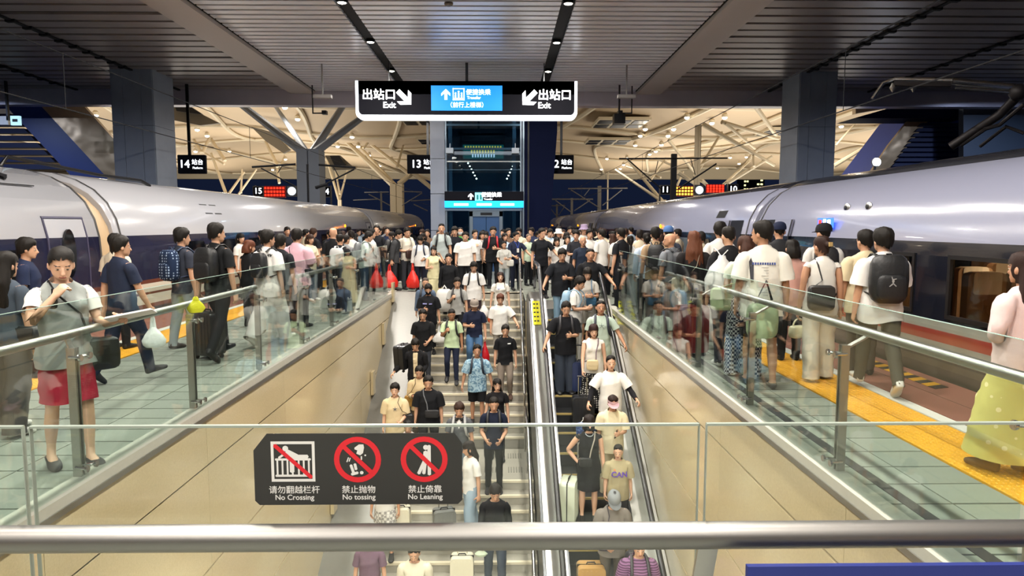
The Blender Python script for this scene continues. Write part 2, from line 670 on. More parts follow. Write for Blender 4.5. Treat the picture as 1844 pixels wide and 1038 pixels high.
def top_volume(female=False, fit=0.0, hem=0.80, sl=0.21, flare=0.0, slr=0.0):
    mb = MB()
    g = 0.94 if female else 1.0
    a = fit
    torso_loft(mb, [(hem - 0.06, 0.165 + a + flare, 0.125 + a + flare, 0.005, 0.95), (0.92, 0.163 + a + flare * 0.7, 0.122 + a + flare * 0.7, 0.005, 0.95), (1.02, (0.152 if not female else 0.145) + a, 0.114 + a, 0.0, 0.95),
                    (1.12, 0.152 * g + a, 0.112 + a, 0.0, 0.95), (1.24, 0.162 * g + a * 0.8, 0.119 + a * 0.6, -0.004, 0.95), (1.32, 0.168 * g + a * 0.4, 0.115 + a * 0.3, 0.004, 0.95), (1.375, 0.160 * g, 0.095, 0.014, 1),
                    (1.418, 0.120 * g, 0.080, 0.02, 1), (1.452, 0.072, 0.066, 0.020, 1), (1.50, 0.060, 0.060, 0.014, 1)])
    if female:
        mir(lambda s: mb.ball((0.066 * s, -0.092, 1.258), (0.066, 0.056, 0.066)))
    r = 0.066 * g + slr
    if sl > 0.3:
        spec = [(-0.04, 0.026, 0.045, 0), (0.0, r - 0.018, r - 0.006, 0), (0.05, r - 0.003, r + 0.002, 0), (0.12, r * 0.92, r * 0.94, 0), (0.28, r * 0.80, r * 0.82, 0), (0.40, r * 0.72, r * 0.74, 0), (sl + 0.06, r * 0.60, r * 0.66, 0)]
    else:
        spec = [(-0.04, 0.026, 0.045, 0), (0.0, r - 0.018, r - 0.006, 0), (0.05, r - 0.003, r + 0.002, 0), (0.10, r * 1.0, r * 1.02, 0), (sl + 0.06, r * 1.03 + a * 0.3, r * 1.05 + a * 0.3, 0)]
    mir(lambda s: sleeve(mb, spec, s))
    cuts = [((0, 0, hem), (0, 0, -1))]
    for s in (1, -1):
        cuts.append((mx_(SH + ADIR * sl, s), (ADIR[0] * s, 0, ADIR[2])))
    cuts.append(((0, -0.045, 1.435), (0, -0.35, 1)))
    return mb, cuts


def folds(amp=0.005):
    def f(V):
        x, y, z = V.T
        w = amp * (np.sin(9 * z + 23 * x + 5 * y) * np.sin(31 * x - 17 * z) + 0.7 * np.sin(52 * z + 13 * x * np.sign(y)) * np.sin(21 * y + 4))
        n = np.stack([x, y, 0 * z], 1)
        n /= np.maximum(np.linalg.norm(n, axis=1, keepdims=True), 1e-4)
        return V + n * w[:, None]
    return f


def mk_top(name, lod=1700, **k):
    mb, cuts = top_volume(**k)
    V, Fc = remesh(mb, 0.013, 3, 0.5, cuts, lod, noise=folds())
    add_tpl(name, V, Fc, top=True)


mk_top('tee', fit=0.012)
mk_top('tee_loose', fit=0.038, hem=0.74, sl=0.25, slr=0.022)
mk_top('tee_f', female=True, fit=0.006, hem=0.84, sl=0.16)
mk_top('long', fit=0.014, hem=0.80, sl=0.52)
mk_top('long_loose', fit=0.03, hem=0.78, sl=0.50, slr=0.015)
mk_top('tank', female=True, fit=0.018, hem=0.80, sl=0.015, flare=0.02, slr=-0.004)


def leg_volume(fit=0.0, wide=0.0, hemz=0.06, short=False):
    mb = MB()
    a = fit
    torso_loft(mb, [(0.765, 0.10, 0.075, 0.01, 1), (0.82, 0.155 + a, 0.110 + a, 0.01, 1), (0.87, 0.165 + a, 0.120 + a, 0.010, 1), (0.93, 0.166 + a, 0.120 + a, 0.008, 1), (1.00, 0.150 + a * 0.5, 0.110 + a * 0.5, 0.003, 1), (1.08, 0.148, 0.106, 0.0, 1)])

    def leg(s):
        w = wide
        pts = [((0.078 * s, 0.008, 0.93), 0.075 + a, 0.09 + a), ((0.086 * s, 0.004, 0.84), 0.083 + a, 0.103 + a), ((0.093 * s, 0.0, 0.72), 0.083 + a + w * 0.4, 0.093 + a + w * 0.4),
               ((0.096 * s, -0.006, 0.60), 0.072 + a + w * 0.6, 0.078 + a + w * 0.6), ((0.098 * s, -0.010, 0.49), 0.066 + a + w * 0.8, 0.070 + a + w * 0.8), ((0.101 * s, 0.008, 0.36), 0.063 + a + w, 0.069 + a + w),
               ((0.103 * s, 0.014, 0.22), 0.057 + a * 0.6 + w * 1.1, 0.062 + a * 0.6 + w * 1.1), ((0.105 * s, 0.020, 0.09), 0.052 + a * 0.5 + w * 1.2, 0.060 + a * 0.5 + w * 1.2), ((0.105 * s, 0.020, -0.02), 0.052 + a * 0.5 + w * 1.2, 0.060 + a * 0.5 + w * 1.2)]
        limb(mb, pts, 14)
    mir(leg)
    return mb, [((0, 0, hemz), (0, 0, -1)), ((0, 0, 1.04), (0, 0, 1))]


def mk_legs(name, lod=1300, **k):
    mb, cuts = leg_volume(**k)
    V, Fc = remesh(mb, 0.013, 3, 0.5, cuts, lod, noise=folds(0.004))
    add_tpl(name, V, Fc)


mk_legs('trousers', fit=0.006, hemz=0.035)
mk_legs('slim', fit=-0.001, hemz=0.05)
mk_legs('wide', fit=0.012, wide=0.030, hemz=0.03)
mk_legs('shorts', fit=0.016, wide=0.015, hemz=0.52)


def mk_skirt(name, prof, hem, top, lod=1100):
    mb = MB()
    torso_loft(mb, prof, 24)
    V, Fc = remesh(mb, 0.014, 2, 0.5, [((0, 0, hem), (0, 0, -1)), ((0, 0, top), (0, 0, 1))], lod, noise=folds(0.006))
    add_tpl(name, V, Fc, skirt=True)


mk_skirt('skirt', [(0.46, 0.185, 0.145, 0.005, 1), (0.70, 0.18, 0.14, 0.005, 1), (0.90, 0.172, 0.128, 0.008, 1), (1.0, 0.15, 0.112, 0.0, 1), (1.10, 0.14, 0.10, 0, 1)], 0.52, 1.05)
mk_skirt('mini', [(0.60, 0.21, 0.17, 0.005, 1), (0.80, 0.19, 0.145, 0.005, 1), (0.92, 0.172, 0.128, 0.008, 1), (1.0, 0.15, 0.112, 0.0, 1), (1.10, 0.14, 0.10, 0, 1)], 0.64, 1.05)
mk_skirt('maxi', [(0.05, 0.27, 0.24, 0.005, 1), (0.40, 0.24, 0.20, 0.005, 1), (0.70, 0.21, 0.165, 0.005, 1), (0.90, 0.178, 0.135, 0.008, 1), (1.0, 0.15, 0.112, 0.0, 1), (1.10, 0.14, 0.10, 0, 1)], 0.12, 1.05)

# --- hair (rests on the head of the template)
def head_shell(mb, d=0.014, top=0.012, back=0.0):
    mb.rings([hring(z, a + d, b + d + back * 0.5, 0, y + back * 0.5, 20) for z, a, b, y in ((1.47, 0.048, 0.050, 0.030), (1.50, 0.056, 0.062, 0.022), (1.53, 0.064, 0.082, 0.006), (1.57, 0.070, 0.092, 0.000), (1.62, 0.075, 0.098, 0.002),
              (1.655, 0.074, 0.095, 0.006), (1.685 + top * 0.3, 0.062, 0.080, 0.008), (1.700 + top * 0.7, 0.040, 0.052, 0.009), (1.706 + top, 0.012, 0.016, 0.009))])


def hair_noise(amp, fx=70, fz=40):
    def f(V):
        x, y, z = V.T
        c = np.array([0, 0.0, 1.58])
        n = V - c
        n /= np.maximum(np.linalg.norm(n, axis=1, keepdims=True), 1e-4)
        w = amp * (np.sin(fx * x + 11 * y) * np.sin(fz * z + 30 * y) + 0.6 * np.sin(2.1 * fx * x + 1.3) * np.sin(1.7 * fx * y))
        return V + n * w[:, None]
    return f


def mk_hair(name, mb, cuts, lod=700, amp=0.004, smooth=2):
    V, Fc = remesh(mb, 0.0085, smooth, 0.5, cuts, lod, noise=hair_noise(amp))
    V = taper_edge(V, cuts[0])
    add_tpl(name, V, Fc)


def taper_edge(V, cut):
    co, no = np.array(cut[0]), np.array(cut[1])
    d = -((V - co) @ no)                       # height above the hairline
    side = ss(0.03, 0.075, np.abs(V[:, 0])) * ss(-0.06, -0.02, V[:, 1]) * (1 - ss(0.045, 0.08, V[:, 1]))
    k = 1 - ss(0.0, 0.030, d)
    ctr = np.stack([0 * d, 0 * d + 0.004, V[:, 2]], 1)
    V = ctr + (V - ctr) * (1 - 0.115 * k)[:, None]
    e = 1 - ss(0.0, 0.012, d)
    jag = 0.010 * np.sin(95 * V[:, 0] + 60 * V[:, 1]) + 0.006 * np.sin(210 * V[:, 0] + 1.0)
    V[:, 2] += e * (jag - 0.016 * side)        # strands and sideburns
    return V


def hair_cut(zf, zb):
    """plane running from the forehead hairline (y -0.1, zf) to the nape (y 0.1, zb); removes what lies below and in front"""
    d = Vector((0, 0.2, zb - zf)).normalized()
    n = Vector((0, d.z, -d.y))
    return ((0, -0.1, zf), tuple(n))


_m = MB(); head_shell(_m, 0.016, 0.022)
mk_hair('hair_short', _m, [hair_cut(1.664, 1.510)])
_m = MB(); head_shell(_m, 0.020, 0.026)
mk_hair('hair_fringe', _m, [hair_cut(1.644, 1.508)], amp=0.005)
_m = MB(); head_shell(_m, 0.007, 0.006)
mk_hair('hair_buzz', _m, [hair_cut(1.662, 1.535)], amp=0.001)
_m = MB(); head_shell(_m, 0.010, 0.010)
mk_hair('hair_tied', _m, [hair_cut(1.672, 1.490)], amp=0.002)


def open_face(V, Fc, zf, half=0.058, ylim=-0.035):
    """drops faces in front of the face below the hairline"""
    out = []
    for f in Fc:
        c = V[list(f)].mean(0)
        if c[1] < ylim and c[2] < zf - abs(c[0]) * 0.45 and abs(c[0]) < 0.11:
            continue
        out.append(f)
    return out


def mk_long(name, zend, spread, zf=1.645, lod=1000, front=False, wave=0.004):
    mb = MB()
    head_shell(mb, 0.014, 0.012)
    rings = []
    for z in np.linspace(1.66, zend, 9):
        t = (1.66 - z) / (1.66 - zend)
        a = 0.078 + spread * min(1, t * 1.6)
        yb = 0.035 + 0.045 * min(1, t * 2.2)
        b = 0.062 + (0.012 if z < 1.45 else 0)
        if z < 1.40:
            b = 0.040
            yb = 0.088
        rings.append(hring(z, a, b, 0, yb, 18))
    mb.rings(rings)
    if front:
        for s in (1, -1):
            limb(mb, [((0.075 * s, 0.0, 1.60), 0.022, 0.035), ((0.085 * s, -0.02, 1.48), 0.026, 0.035), ((0.095 * s, -0.085, 1.34), 0.030, 0.026), ((0.090 * s, -0.125, zend + 0.02), 0.022, 0.018)], 10)
    V, Fc = remesh(mb, 0.0095, 2, 0.5, (), lod, noise=hair_noise(wave, 90, 14))
    Fc = open_face(V, Fc, zf)
    add_tpl(name, V, Fc)


mk_long('hair_bob', 1.455, 0.020, 1.622)
mk_long('hair_long', 1.20, 0.035, 1.650)
mk_long('hair_long_front', 1.20, 0.030, 1.650, front=True)
mk_long('hair_wavy', 1.14, 0.055, 1.650, wave=0.009)
_m = MB(); head_shell(_m, 0.010, 0.010)
limb(_m, [((0, 0.10, 1.62), 0.022, 0.022), ((0, 0.135, 1.60), 0.03, 0.03), ((0, 0.15, 1.50), 0.032, 0.028), ((0, 0.14, 1.36), 0.022, 0.02), ((0, 0.13, 1.25), 0.008, 0.008)], 10)
_V, _F = remesh(_m, 0.0085, 2, 0.5, [], 800, noise=hair_noise(0.002))
_F = [f for f in _F if not ((lambda c: c[2] < (1.672 + (1.490 - 1.672) * (c[1] + 0.1) / 0.2) and c[1] < 0.10)(_V[list(f)].mean(0)))]
add_tpl('hair_pony', _V, _F)
_m = MB(); head_shell(_m, 0.010, 0.010)
_m.ball((0, 0.125, 1.60), (0.042, 0.035, 0.042))
_V, _F = remesh(_m, 0.0085, 2, 0.5, [], 800, noise=hair_noise(0.002))
_F = [f for f in _F if not ((lambda c: c[2] < (1.672 + (1.490 - 1.672) * (c[1] + 0.1) / 0.2) and c[1] < 0.09)(_V[list(f)].mean(0)))]
add_tpl('hair_bun', _V, _F)

# cap, bucket hat, visor, mask, shoes: plain lofts
def plain(mb):
    V = np.array([tuple(p) for p in mb.v])
    return V, list(mb.f)


_m = MB()
_m.rings([hring(z, a, b, 0, y, 18) for z, a, b, y in ((1.612, 0.094, 0.118, 0.002), (1.65, 0.094, 0.117, 0.004), (1.69, 0.082, 0.102, 0.006), (1.715, 0.058, 0.074, 0.008), (1.727, 0.02, 0.03, 0.008))], False)
_pk = [(0.092 * math.cos(t), -0.05 - 0.15 * math.sin(t)) for t in np.linspace(0, math.pi, 11)]
_pl = [(x, y, 1.630 - 0.18 * max(0, -0.07 - y) - 2.2 * x * x) for x, y in _pk]
_m.poly(_pl + [(x, y, z - 0.006) for x, y, z in _pl], [tuple(range(11)), tuple(range(21, 10, -1))] + [(i, i + 1, i + 12, i + 11) for i in range(10)] + [(10, 0, 11, 21)])
add_tpl('cap', *plain(_m), rigid='head')
_m = MB()
_m.rings([hring(z, a, b, 0, y, 20) for z, a, b, y in ((1.585, 0.145, 0.165, 0.0), (1.625, 0.094, 0.116, 0.002), (1.68, 0.088, 0.11, 0.004), (1.715, 0.078, 0.096, 0.006), (1.722, 0.03, 0.04, 0.008))], False)
add_tpl('bucket_hat', *plain(_m), rigid='head')
_m = MB()
_m.rings([hring(z, 0.090, 0.112, 0, 0.0, 20) for z in (1.628, 1.668)], False)
_pl = [(x * 1.05, y, 1.635 - 0.25 * max(0, -0.07 - y) - 2.2 * x * x) for x, y in _pk]
_m.poly(_pl + [(x, y, z - 0.006) for x, y, z in _pl], [tuple(range(11)), tuple(range(21, 10, -1))] + [(i, i + 1, i + 12, i + 11) for i in range(10)] + [(10, 0, 11, 21)])
add_tpl('visor', *plain(_m), rigid='head')
_m = MB()
_r = []
for z, a, b, y in ((1.490, 0.052, 0.070, -0.026), (1.515, 0.067, 0.096, -0.014), (1.545, 0.074, 0.112, -0.006), (1.565, 0.074, 0.106, -0.002)):
    _r.append([(a * math.cos(t), y - b * math.sin(t), z) for t in np.linspace(0.0, math.pi, 13)])
_v = [p for r in _r for p in r]
_m.poly(_v, [(i * 13 + k, i * 13 + k + 1, i * 13 + k + 14, i * 13 + k + 13) for i in range(3) for k in range(12)])
add_tpl('mask', *plain(_m), rigid='head')
for _s, _n in ((1, 'L'), (-1, 'R')):
    _m = MB()
    _fx = 0.105 * _s
    _m.rings([circ((_fx + 0.012 * _s * q, y, z), (1, 0, 0), (0, 0, 1), a, b, 14, 0.75) for y, z, a, b, q in
              ((0.078, 0.040, 0.020, 0.030, 0), (0.068, 0.048, 0.036, 0.046, 0), (0.02, 0.052, 0.041, 0.051, 0), (-0.03, 0.046, 0.044, 0.046, 0.3), (-0.07, 0.036, 0.048, 0.036, 0.6), (-0.12, 0.030, 0.050, 0.030, 0.9), (-0.16, 0.025, 0.042, 0.025, 1), (-0.185, 0.021, 0.022, 0.018, 1))])
    V_, F_ = plain(_m)
    V_[:, 2] = np.maximum(V_[:, 2], 0.0)
    add_tpl('shoe_' + _n, V_, F_, rigid='foot' + _n)
    V2 = V_.copy()
    V2[:, 2] = np.where((V2[:, 1] > -0.10) & (V2[:, 2] > 0.055), 0.055, V2[:, 2])
    add_tpl('flat_' + _n, V2, F_, rigid='foot' + _n)


# ------------------------------------------------------------------ posing
def rot_between(a, b):
    a, b = Vector(a).normalized(), Vector(b).normalized()
    return a.rotation_difference(b).to_matrix().to_4x4()


def T(p):
    return Matrix.Translation(Vector(p))


def about(p, M):
    return T(p) @ M @ T(-Vector(p))


def Rx(a):
    return Matrix.Rotation(R(a), 4, 'X')


def Ry(a):
    return Matrix.Rotation(R(a), 4, 'Y')


def Rz(a):
    return Matrix.Rotation(R(a), 4, 'Z')


ARMS = {      # upper arm, forearm directions of the left (+x) arm; person faces -y
    'hang': ((0.17, 0.02, -1), (0.08, -0.16, -1)),
    'hangb': ((0.17, 0.20, -1), (0.10, -0.02, -1)),
    'hangf': ((0.15, -0.28, -1), (0.05, -0.50, -1)),
    'out': ((0.35, 0.0, -1), (0.20, -0.10, -1)),
    'carry': ((0.22, 0.06, -1), (0.12, -0.05, -1)),
    'phone': ((0.16, -0.18, -1), (-0.50, -0.85, 0.10)),
    'phone_hi': ((0.18, -0.30, -1), (-0.42, -0.75, 0.50)),
    'phone_lo': ((0.16, -0.10, -1), (-0.35, -0.90, -0.35)),
    'mouth': ((0.30, -0.62, -0.75), (-0.72, -0.22, 0.92)),
    'strap': ((0.32, -0.15, -1), (-0.62, -0.55, 0.72)),
    'belly': ((0.32, 0.05, -1), (-0.75, -0.62, -0.10)),
    'rail': ((0.62, -0.30, -0.9), (0.35, -0.75, -0.55)),
    'raillow': ((0.55, -0.15, -1), (0.35, -0.45, -0.8)),
    'face': ((0.45, -0.55, -0.35), (-0.50, -0.25, 0.90)),
    'hip': ((0.60, 0.25, -0.9), (-0.65, -0.35, -0.75)),
    'tablet': ((0.14, -0.22, -1), (-0.25, -0.95, -0.05)),
    'reach': ((0.35, -0.75, -0.55), (0.10, -0.95, -0.2)),
    'up': ((0.45, -0.45, 0.45), (-0.10, -0.35, 0.95)),
}
LEGS = {      # (left thigh, left shin, left foot pitch), (right ...)
    'stand': (((0.02, 0.0, -1), (0.01, 0.02, -1), 0), ((-0.02, 0.0, -1), (-0.01, 0.02, -1), 0)),
    'wide': (((0.13, 0.0, -1), (0.09, 0.02, -1), 0), ((-0.13, 0.0, -1), (-0.09, 0.02, -1), 0)),
    'walkl': (((0.02, -0.42, -1), (0.01, -0.16, -1), -8), ((-0.02, 0.22, -1), (-0.01, 0.62, -1), 38)),
    'walkr': (((0.02, 0.22, -1), (0.01, 0.62, -1), 38), ((-0.02, -0.42, -1), (-0.01, -0.16, -1), -8)),
    'downl': (((0.03, -0.30, -1), (0.02, 0.02, -1), 10), ((-0.03, -0.42, -1), (-0.02, 0.55, -1), 18)),
    'downr': (((0.03, -0.42, -1), (0.02, 0.55, -1), 18), ((-0.03, -0.30, -1), (-0.02, 0.02, -1), 10)),
    'stepl': (((0.03, -0.20, -1), (0.02, 0.03, -1), 0), ((-0.03, 0.10, -1), (-0.02, 0.22, -1), 4)),
    'stepr': (((0.03, 0.10, -1), (0.02, 0.22, -1), 4), ((-0.03, -0.20, -1), (-0.02, 0.03, -1), 0)),
}


def pose_mats(arms=('hang', 'hang'), legs='stand', lean=0, bend=0, twist=0, head=(0, 0, 0), curl=(35, 35)):
    """4x4 matrix of every bone (rest -> posed) in person space"""
    M = {}
    pel = T((0, 0, 0))
    M['pelvis'] = about((0, 0, 0.93), Rx(lean))
    M['spine'] = M['pelvis'] @ about((0, 0.0, 1.04), Rz(twist * 0.5) @ Rx(bend * 0.5))
    M['chest'] = M['spine'] @ about((0, 0.0, 1.20), Rz(twist * 0.5) @ Rx(bend * 0.5))
    hp, hy, hr = head
    hp = hp * 0.62
    M['neck'] = M['chest'] @ about((0, 0.022, 1.43), Rz(hy * 0.4) @ Rx(hp * 0.4) @ Ry(hr * 0.4))
    M['head'] = M['neck'] @ about((0, 0.012, 1.50), Rz(hy * 0.6) @ Rx(hp * 0.6) @ Ry(hr * 0.6))
    ch3 = M['chest'].to_3x3()
    for i, (s, sg) in enumerate((('L', 1), ('R', -1))):
        spec = arms[i]
        u, f = ARMS[spec] if isinstance(spec, str) else spec
        ax = Vector((ADIR[0] * sg, 0, ADIR[2]))
        u = Vector((u[0] * sg, u[1], u[2]))
        f = Vector((f[0] * sg, f[1], f[2]))
        sh = Vector(mx_(SH, sg))
        r1 = rot_between(ax, u)
        up = T(M['chest'] @ sh) @ M['chest'].to_3x3().to_4x4() @ r1 @ T(-sh)
        M['uarm' + s] = up
        el = Vector(mx_(EL, sg))
        cur = r1.to_3x3() @ ax
        r2 = rot_between(cur, f)
        M['farm' + s] = T(up @ el) @ (M['chest'].to_3x3().to_4x4() @ r2 @ r1) @ T(-el)
        wr = Vector(mx_(WR, sg))
        M['hand' + s] = M['farm' + s]
        ca = curl[i]
        k1 = Vector(mx_(SH + ADIR * (S_WR + 0.09), sg))
        k2 = Vector(mx_(SH + ADIR * (S_WR + 0.126), sg))
        M['fing1' + s] = M['hand' + s] @ about(k1, Ry(ca * sg))
        M['fing2' + s] = M['fing1' + s] @ about(k2, Ry(ca * 1.1 * sg))
        tb = Vector(mx_(SH + ADIR * (S_WR + 0.03) + np.array((0, -0.03, 0)), sg))
        M['thumb' + s] = M['hand' + s] @ about(tb, Ry(ca * 0.5 * sg))
        # legs (independent of lean)
        th, shn, fp = (LEGS[legs] if isinstance(legs, str) else legs)[i]
        hip = Vector(mx_(HIP, sg))
        kn = Vector(mx_(KN, sg))
        an = Vector(mx_(AN, sg))
        M['thigh' + s] = T(M['pelvis'] @ hip) @ rot_between(kn - hip, th) @ T(-hip)
        M['shin' + s] = T(M['thigh' + s] @ kn) @ rot_between(an - kn, shn) @ T(-kn)
        M['foot' + s] = T(M['shin' + s] @ an) @ Rx(fp) @ T(-an)
    return M


def bone_array(M):
    A = np.zeros((NB, 4, 4))
    for k, i in BI.items():
        A[i] = np.array(M[k])
    return A


def skin(t, A, S, dz):
    V = t['V']
    Vh = np.concatenate([V, np.ones((len(V), 1))], 1)
    B = np.einsum('vb,bij->vij', t['W'], A)
    P = np.einsum('vij,vj->vi', B, Vh)[:, :3]
    P[:, 2] += dz
    return P * S


SKIN_COL = {'a': '#c99b7d', 'b': '#b98a6c', 'c': '#d8ac8f', 'd': '#a97858'}


def skin_mats(k):
    return [mat('skin_' + k, SKIN_COL[k], 0.5, noise=0.06, nscale=30), mat('brow_lash', '#33261f', 0.6), mat('lip', '#9c5a4e', 0.45), mat('eye_white', '#d8d2cb', 0.3)]


def cloth(hexcol):
    return mat('cloth_' + hexcol.strip('#'), hexcol, 0.85, noise=0.07, nscale=9, bump=0.10, bscale=35, spec=0.2)


def hairmat(hexcol):
    return mat('hair_' + hexcol.strip('#'), hexcol, 0.62, noise=0.2, nscale=60, bump=0.12, bscale=120, spec=0.22)


PEOPLE = []


def mesh_from(name, P, t, mats_):
    me = bpy.data.meshes.new(name)
    me.from_pydata(P.tolist(), [], t['F'])
    for m in mats_:
        me.materials.append(m)
    if t['m'] is not None and len(mats_) > 1:
        me.polygons.foreach_set('material_index', t['m'])
    me.shade_smooth()
    return me


class Person:
    pass


def person(label, loc, face=0.0, h=1.70, girth=1.0, sex='m', lod=1, skinc='a', hair='hair_short', hairc='#17130f', top='tee', topc='#17181c', legs='trousers', legc='#1d1f24',
           shoe='shoe', shoec='#1a1a1c', cap=None, capc='#444444', pose=None, group=None, extra=(), name='person'):
    """face: 0 looks at the camera (-y), 180 walks away from it; positive turns to the person's left hand side"""
    pz = dict(pose or {})
    M = pose_mats(**pz)
    A = bone_array(M)
    k = h / 1.70
    S = np.array([k * girth, k * (0.5 + 0.5 * girth), k])
    body = TPL['body_%s%d' % (sex, lod)]
    P0 = skin(body, A, S, 0)
    zs = skin(TPL['shoe_L'], A, S, 0)[:, 2].min(), skin(TPL['shoe_R'], A, S, 0)[:, 2].min()
    dz = -min(zs) / k
    P0[:, 2] += dz * k
    root = link(name, mesh_from(name, P0, body, skin_mats(skinc)))
    root.location = loc
    root.rotation_euler = (0, 0, R(face))
    tag(root, label, 'person', group)

    def child(nm, tn, m):
        t = TPL[tn]
        o = link(nm, mesh_from(nm, skin(t, A, S, dz), t, [m]), root)
        return o
    p = Person()
    p.root, p.M, p.S, p.dz, p.k = root, M, S, dz, k
    if cap in ('cap', 'bucket_hat') and hair in ('hair_short', 'hair_fringe'):
        hair = 'hair_buzz'
    if hair:
        p.hair = child('hair', hair, hairmat(hairc))
    if top:
        nm = {'long': 'sweater', 'long_loose': 'jacket', 'tank': 'sleeveless_top'}.get(top, 'shirt')
        p.top = child(nm, top, topc if not isinstance(topc, str) else cloth(topc))
    if legs:
        nm = {'skirt': 'skirt', 'mini': 'skirt', 'maxi': 'skirt', 'shorts': 'shorts'}.get(legs, 'trousers')
        p.legs = child(nm, legs, legc if not isinstance(legc, str) else cloth(legc))
    if shoe:
        for s in 'LR':
            child('shoe', shoe + '_' + s, mat('shoe_' + shoec.strip('#'), shoec, 0.55))
    if cap:
        child({'cap': 'cap', 'bucket_hat': 'hat', 'visor': 'sun_visor', 'mask': 'face_mask'}[cap], cap, cloth(capc) if isinstance(capc, str) else capc)
    for nm, tn, c in extra:
        child(nm, tn, cloth(c) if isinstance(c, str) else c)
    p.world = T(loc) @ Rz(face)
    p.bone = lambda b: p.world @ Matrix.Diagonal((*S, 1)) @ T((0, 0, dz)) @ M[b]
    p.hand = lambda s, d=0.09: p.bone('hand' + s) @ Vector(mx_(SH + ADIR * (S_WR + d) + PALM * 0.02, 1 if s == 'L' else -1))
    PEOPLE.append(p)
    return p

# ------------------------------------------------------------------ dimensions of the place (platform floor z = 0, y runs along the tracks)
XL, XR = -2.97, 2.40            # stairwell glass lines
PL, PR = -7.05, 5.25            # platform edges
Y_NEAR = 1.82                   # near end of the stairwell
Y_ST, Y_ES = 18.6, 15.0         # top of the stairs, top of the escalator
TAN = math.tan(R(30))
CEIL = 6.85
Y_FAS = 26.3                    # the canopy ends here
Z_LOW = -7.6                    # concourse floor
X_RAIL = 0.46

# ------------------------------------------------------------------ materials of the place
mat('steel', '#c9c8c4', 0.22, 1.0, noise=0.05, nscale=6)
mat('steel_brushed', '#b5b3ae', 0.34, 1.0, noise=0.06, nscale=8)
mat('steel_dark', '#4b4c4e', 0.3, 1.0)
mat('panel_cream', '#ccbc97', 0.16, 0.0, noise=0.03, nscale=1.5, coat=0.4)
mat('stone_curb', '#b9b7ab', 0.5, noise=0.08, nscale=25)
mat('joint_dark', '#2c2b29', 0.8)
mat('red_edge', '#8c5a4c', 0.55, noise=0.08, nscale=14)
mat('white_line', '#d9d6cd', 0.6)
mat('black_paint', '#15161a', 0.5)
mat('yellow_paint', '#e0a51c', 0.5)
mat('navy_panel', '#0a1230', 0.75, noise=0.05, spec=0.1)
mat('ceil_dark', '#0b0b0d', 0.8)
mat('slat_metal', '#e3e3e8', 0.30, 0.25, noise=0.05, nscale=4)
mat('board_metal', '#9f9693', 0.42, 0.25, noise=0.08, nscale=2)
mat('beam_paint', '#b3aaa3', 0.5, 0.0, noise=0.03, nscale=2)
mat('fascia', '#c5bfc9', 0.35, 0.2, noise=0.05, nscale=2)
mat('column_stone', '#8f98a6', 0.5, noise=0.10, nscale=3)
mat('roof_cream', '#c9b394', 0.7, noise=0.04, nscale=0.3)
mat('rib_cream', '#d8cbb0', 0.55)
mat('tree_grey', '#98a1ae', 0.5)
mat('lamp_glow', '#ffffff', 0.5, emit='#fff2dc', estr=30.0)
mat('lamp_far', '#ffffff', 0.5, emit='#ffeccc', estr=26.0)
mat('white_glow', '#ffffff', 0.5, emit='#f4f8ff', estr=2.2)
mat('sign_black', '#0d0e18', 0.7, spec=0.15)
mat('sign_blue', '#1583d8', 0.4, emit='#1a8ae6', estr=0.9)
mat('sign_cyan', '#12a8e8', 0.4, emit='#12a8f0', estr=1.6)
mat('red_led', '#ff2a1a', 0.5, emit='#ff2a18', estr=3.0)
mat('yellow_led', '#ffd040', 0.5, emit='#ffcf50', estr=2.0)
mat('granite', '#8f9189', 0.42, noise=0.16, nscale=60)
mat('stair_stone', '#9b978b', 0.5, noise=0.10, nscale=20)
mat('stair_nose', '#d6cdb4', 0.5)
mat('black_rubber', '#141416', 0.35)
mat('esc_step', '#2b2c2e', 0.5, 0.5)
mat('yellow_sticker', '#d7d21a', 0.5)
mat('dark_glass', '#0b0d12', 0.06, spec=0.8)
mat('train_floor', '#4a4038', 0.7)
glass_mat('glass_rail', (0.90, 0.955, 0.935, 1), 1.15)
glass_mat('glass_clear', (0.96, 0.985, 0.975, 1), 1.0)
glass_mat('glass_lift', (0.45, 0.58, 0.66, 1), 1.3)
glass_mat('glass_window', (0.55, 0.52, 0.48, 1), 1.0)


def tile_mat(name, hexa, var=0.10, bump_dots=False):
    """stone tile, tone differs from piece to piece"""
    m = mat(name, hexa, 0.4, noise=0.14, nscale=70)
    nt = m.node_tree
    b = nt.nodes['Principled BSDF']
    src = b.inputs['Base Color'].links[0].from_socket
    oi = nt.nodes.new('ShaderNodeObjectInfo')
    mp = nt.nodes.new('ShaderNodeMapRange')
    mp.inputs['To Min'].default_value = 1 - var
    mp.inputs['To Max'].default_value = 1 + var
    nt.links.new(oi.outputs['Random'], mp.inputs['Value'])
    mx = nt.nodes.new('ShaderNodeMix')
    mx.data_type = 'RGBA'
    mx.blend_type = 'MULTIPLY'
    mx.inputs['Factor'].default_value = 1
    nt.links.new(src, mx.inputs['A'])
    nt.links.new(mp.outputs['Result'], mx.inputs['B'])
    nt.links.new(mx.outputs['Result'], b.inputs['Base Color'])
    return m


tile_mat('tile_grey', '#8b9086', 0.10)
tile_mat('tile_panel', '#ccbc97', 0.02)
MATS['tile_panel'].node_tree.nodes['Principled BSDF'].inputs['Roughness'].default_value = 0.14
tile_mat('tile_yellow', '#e2a327', 0.04)


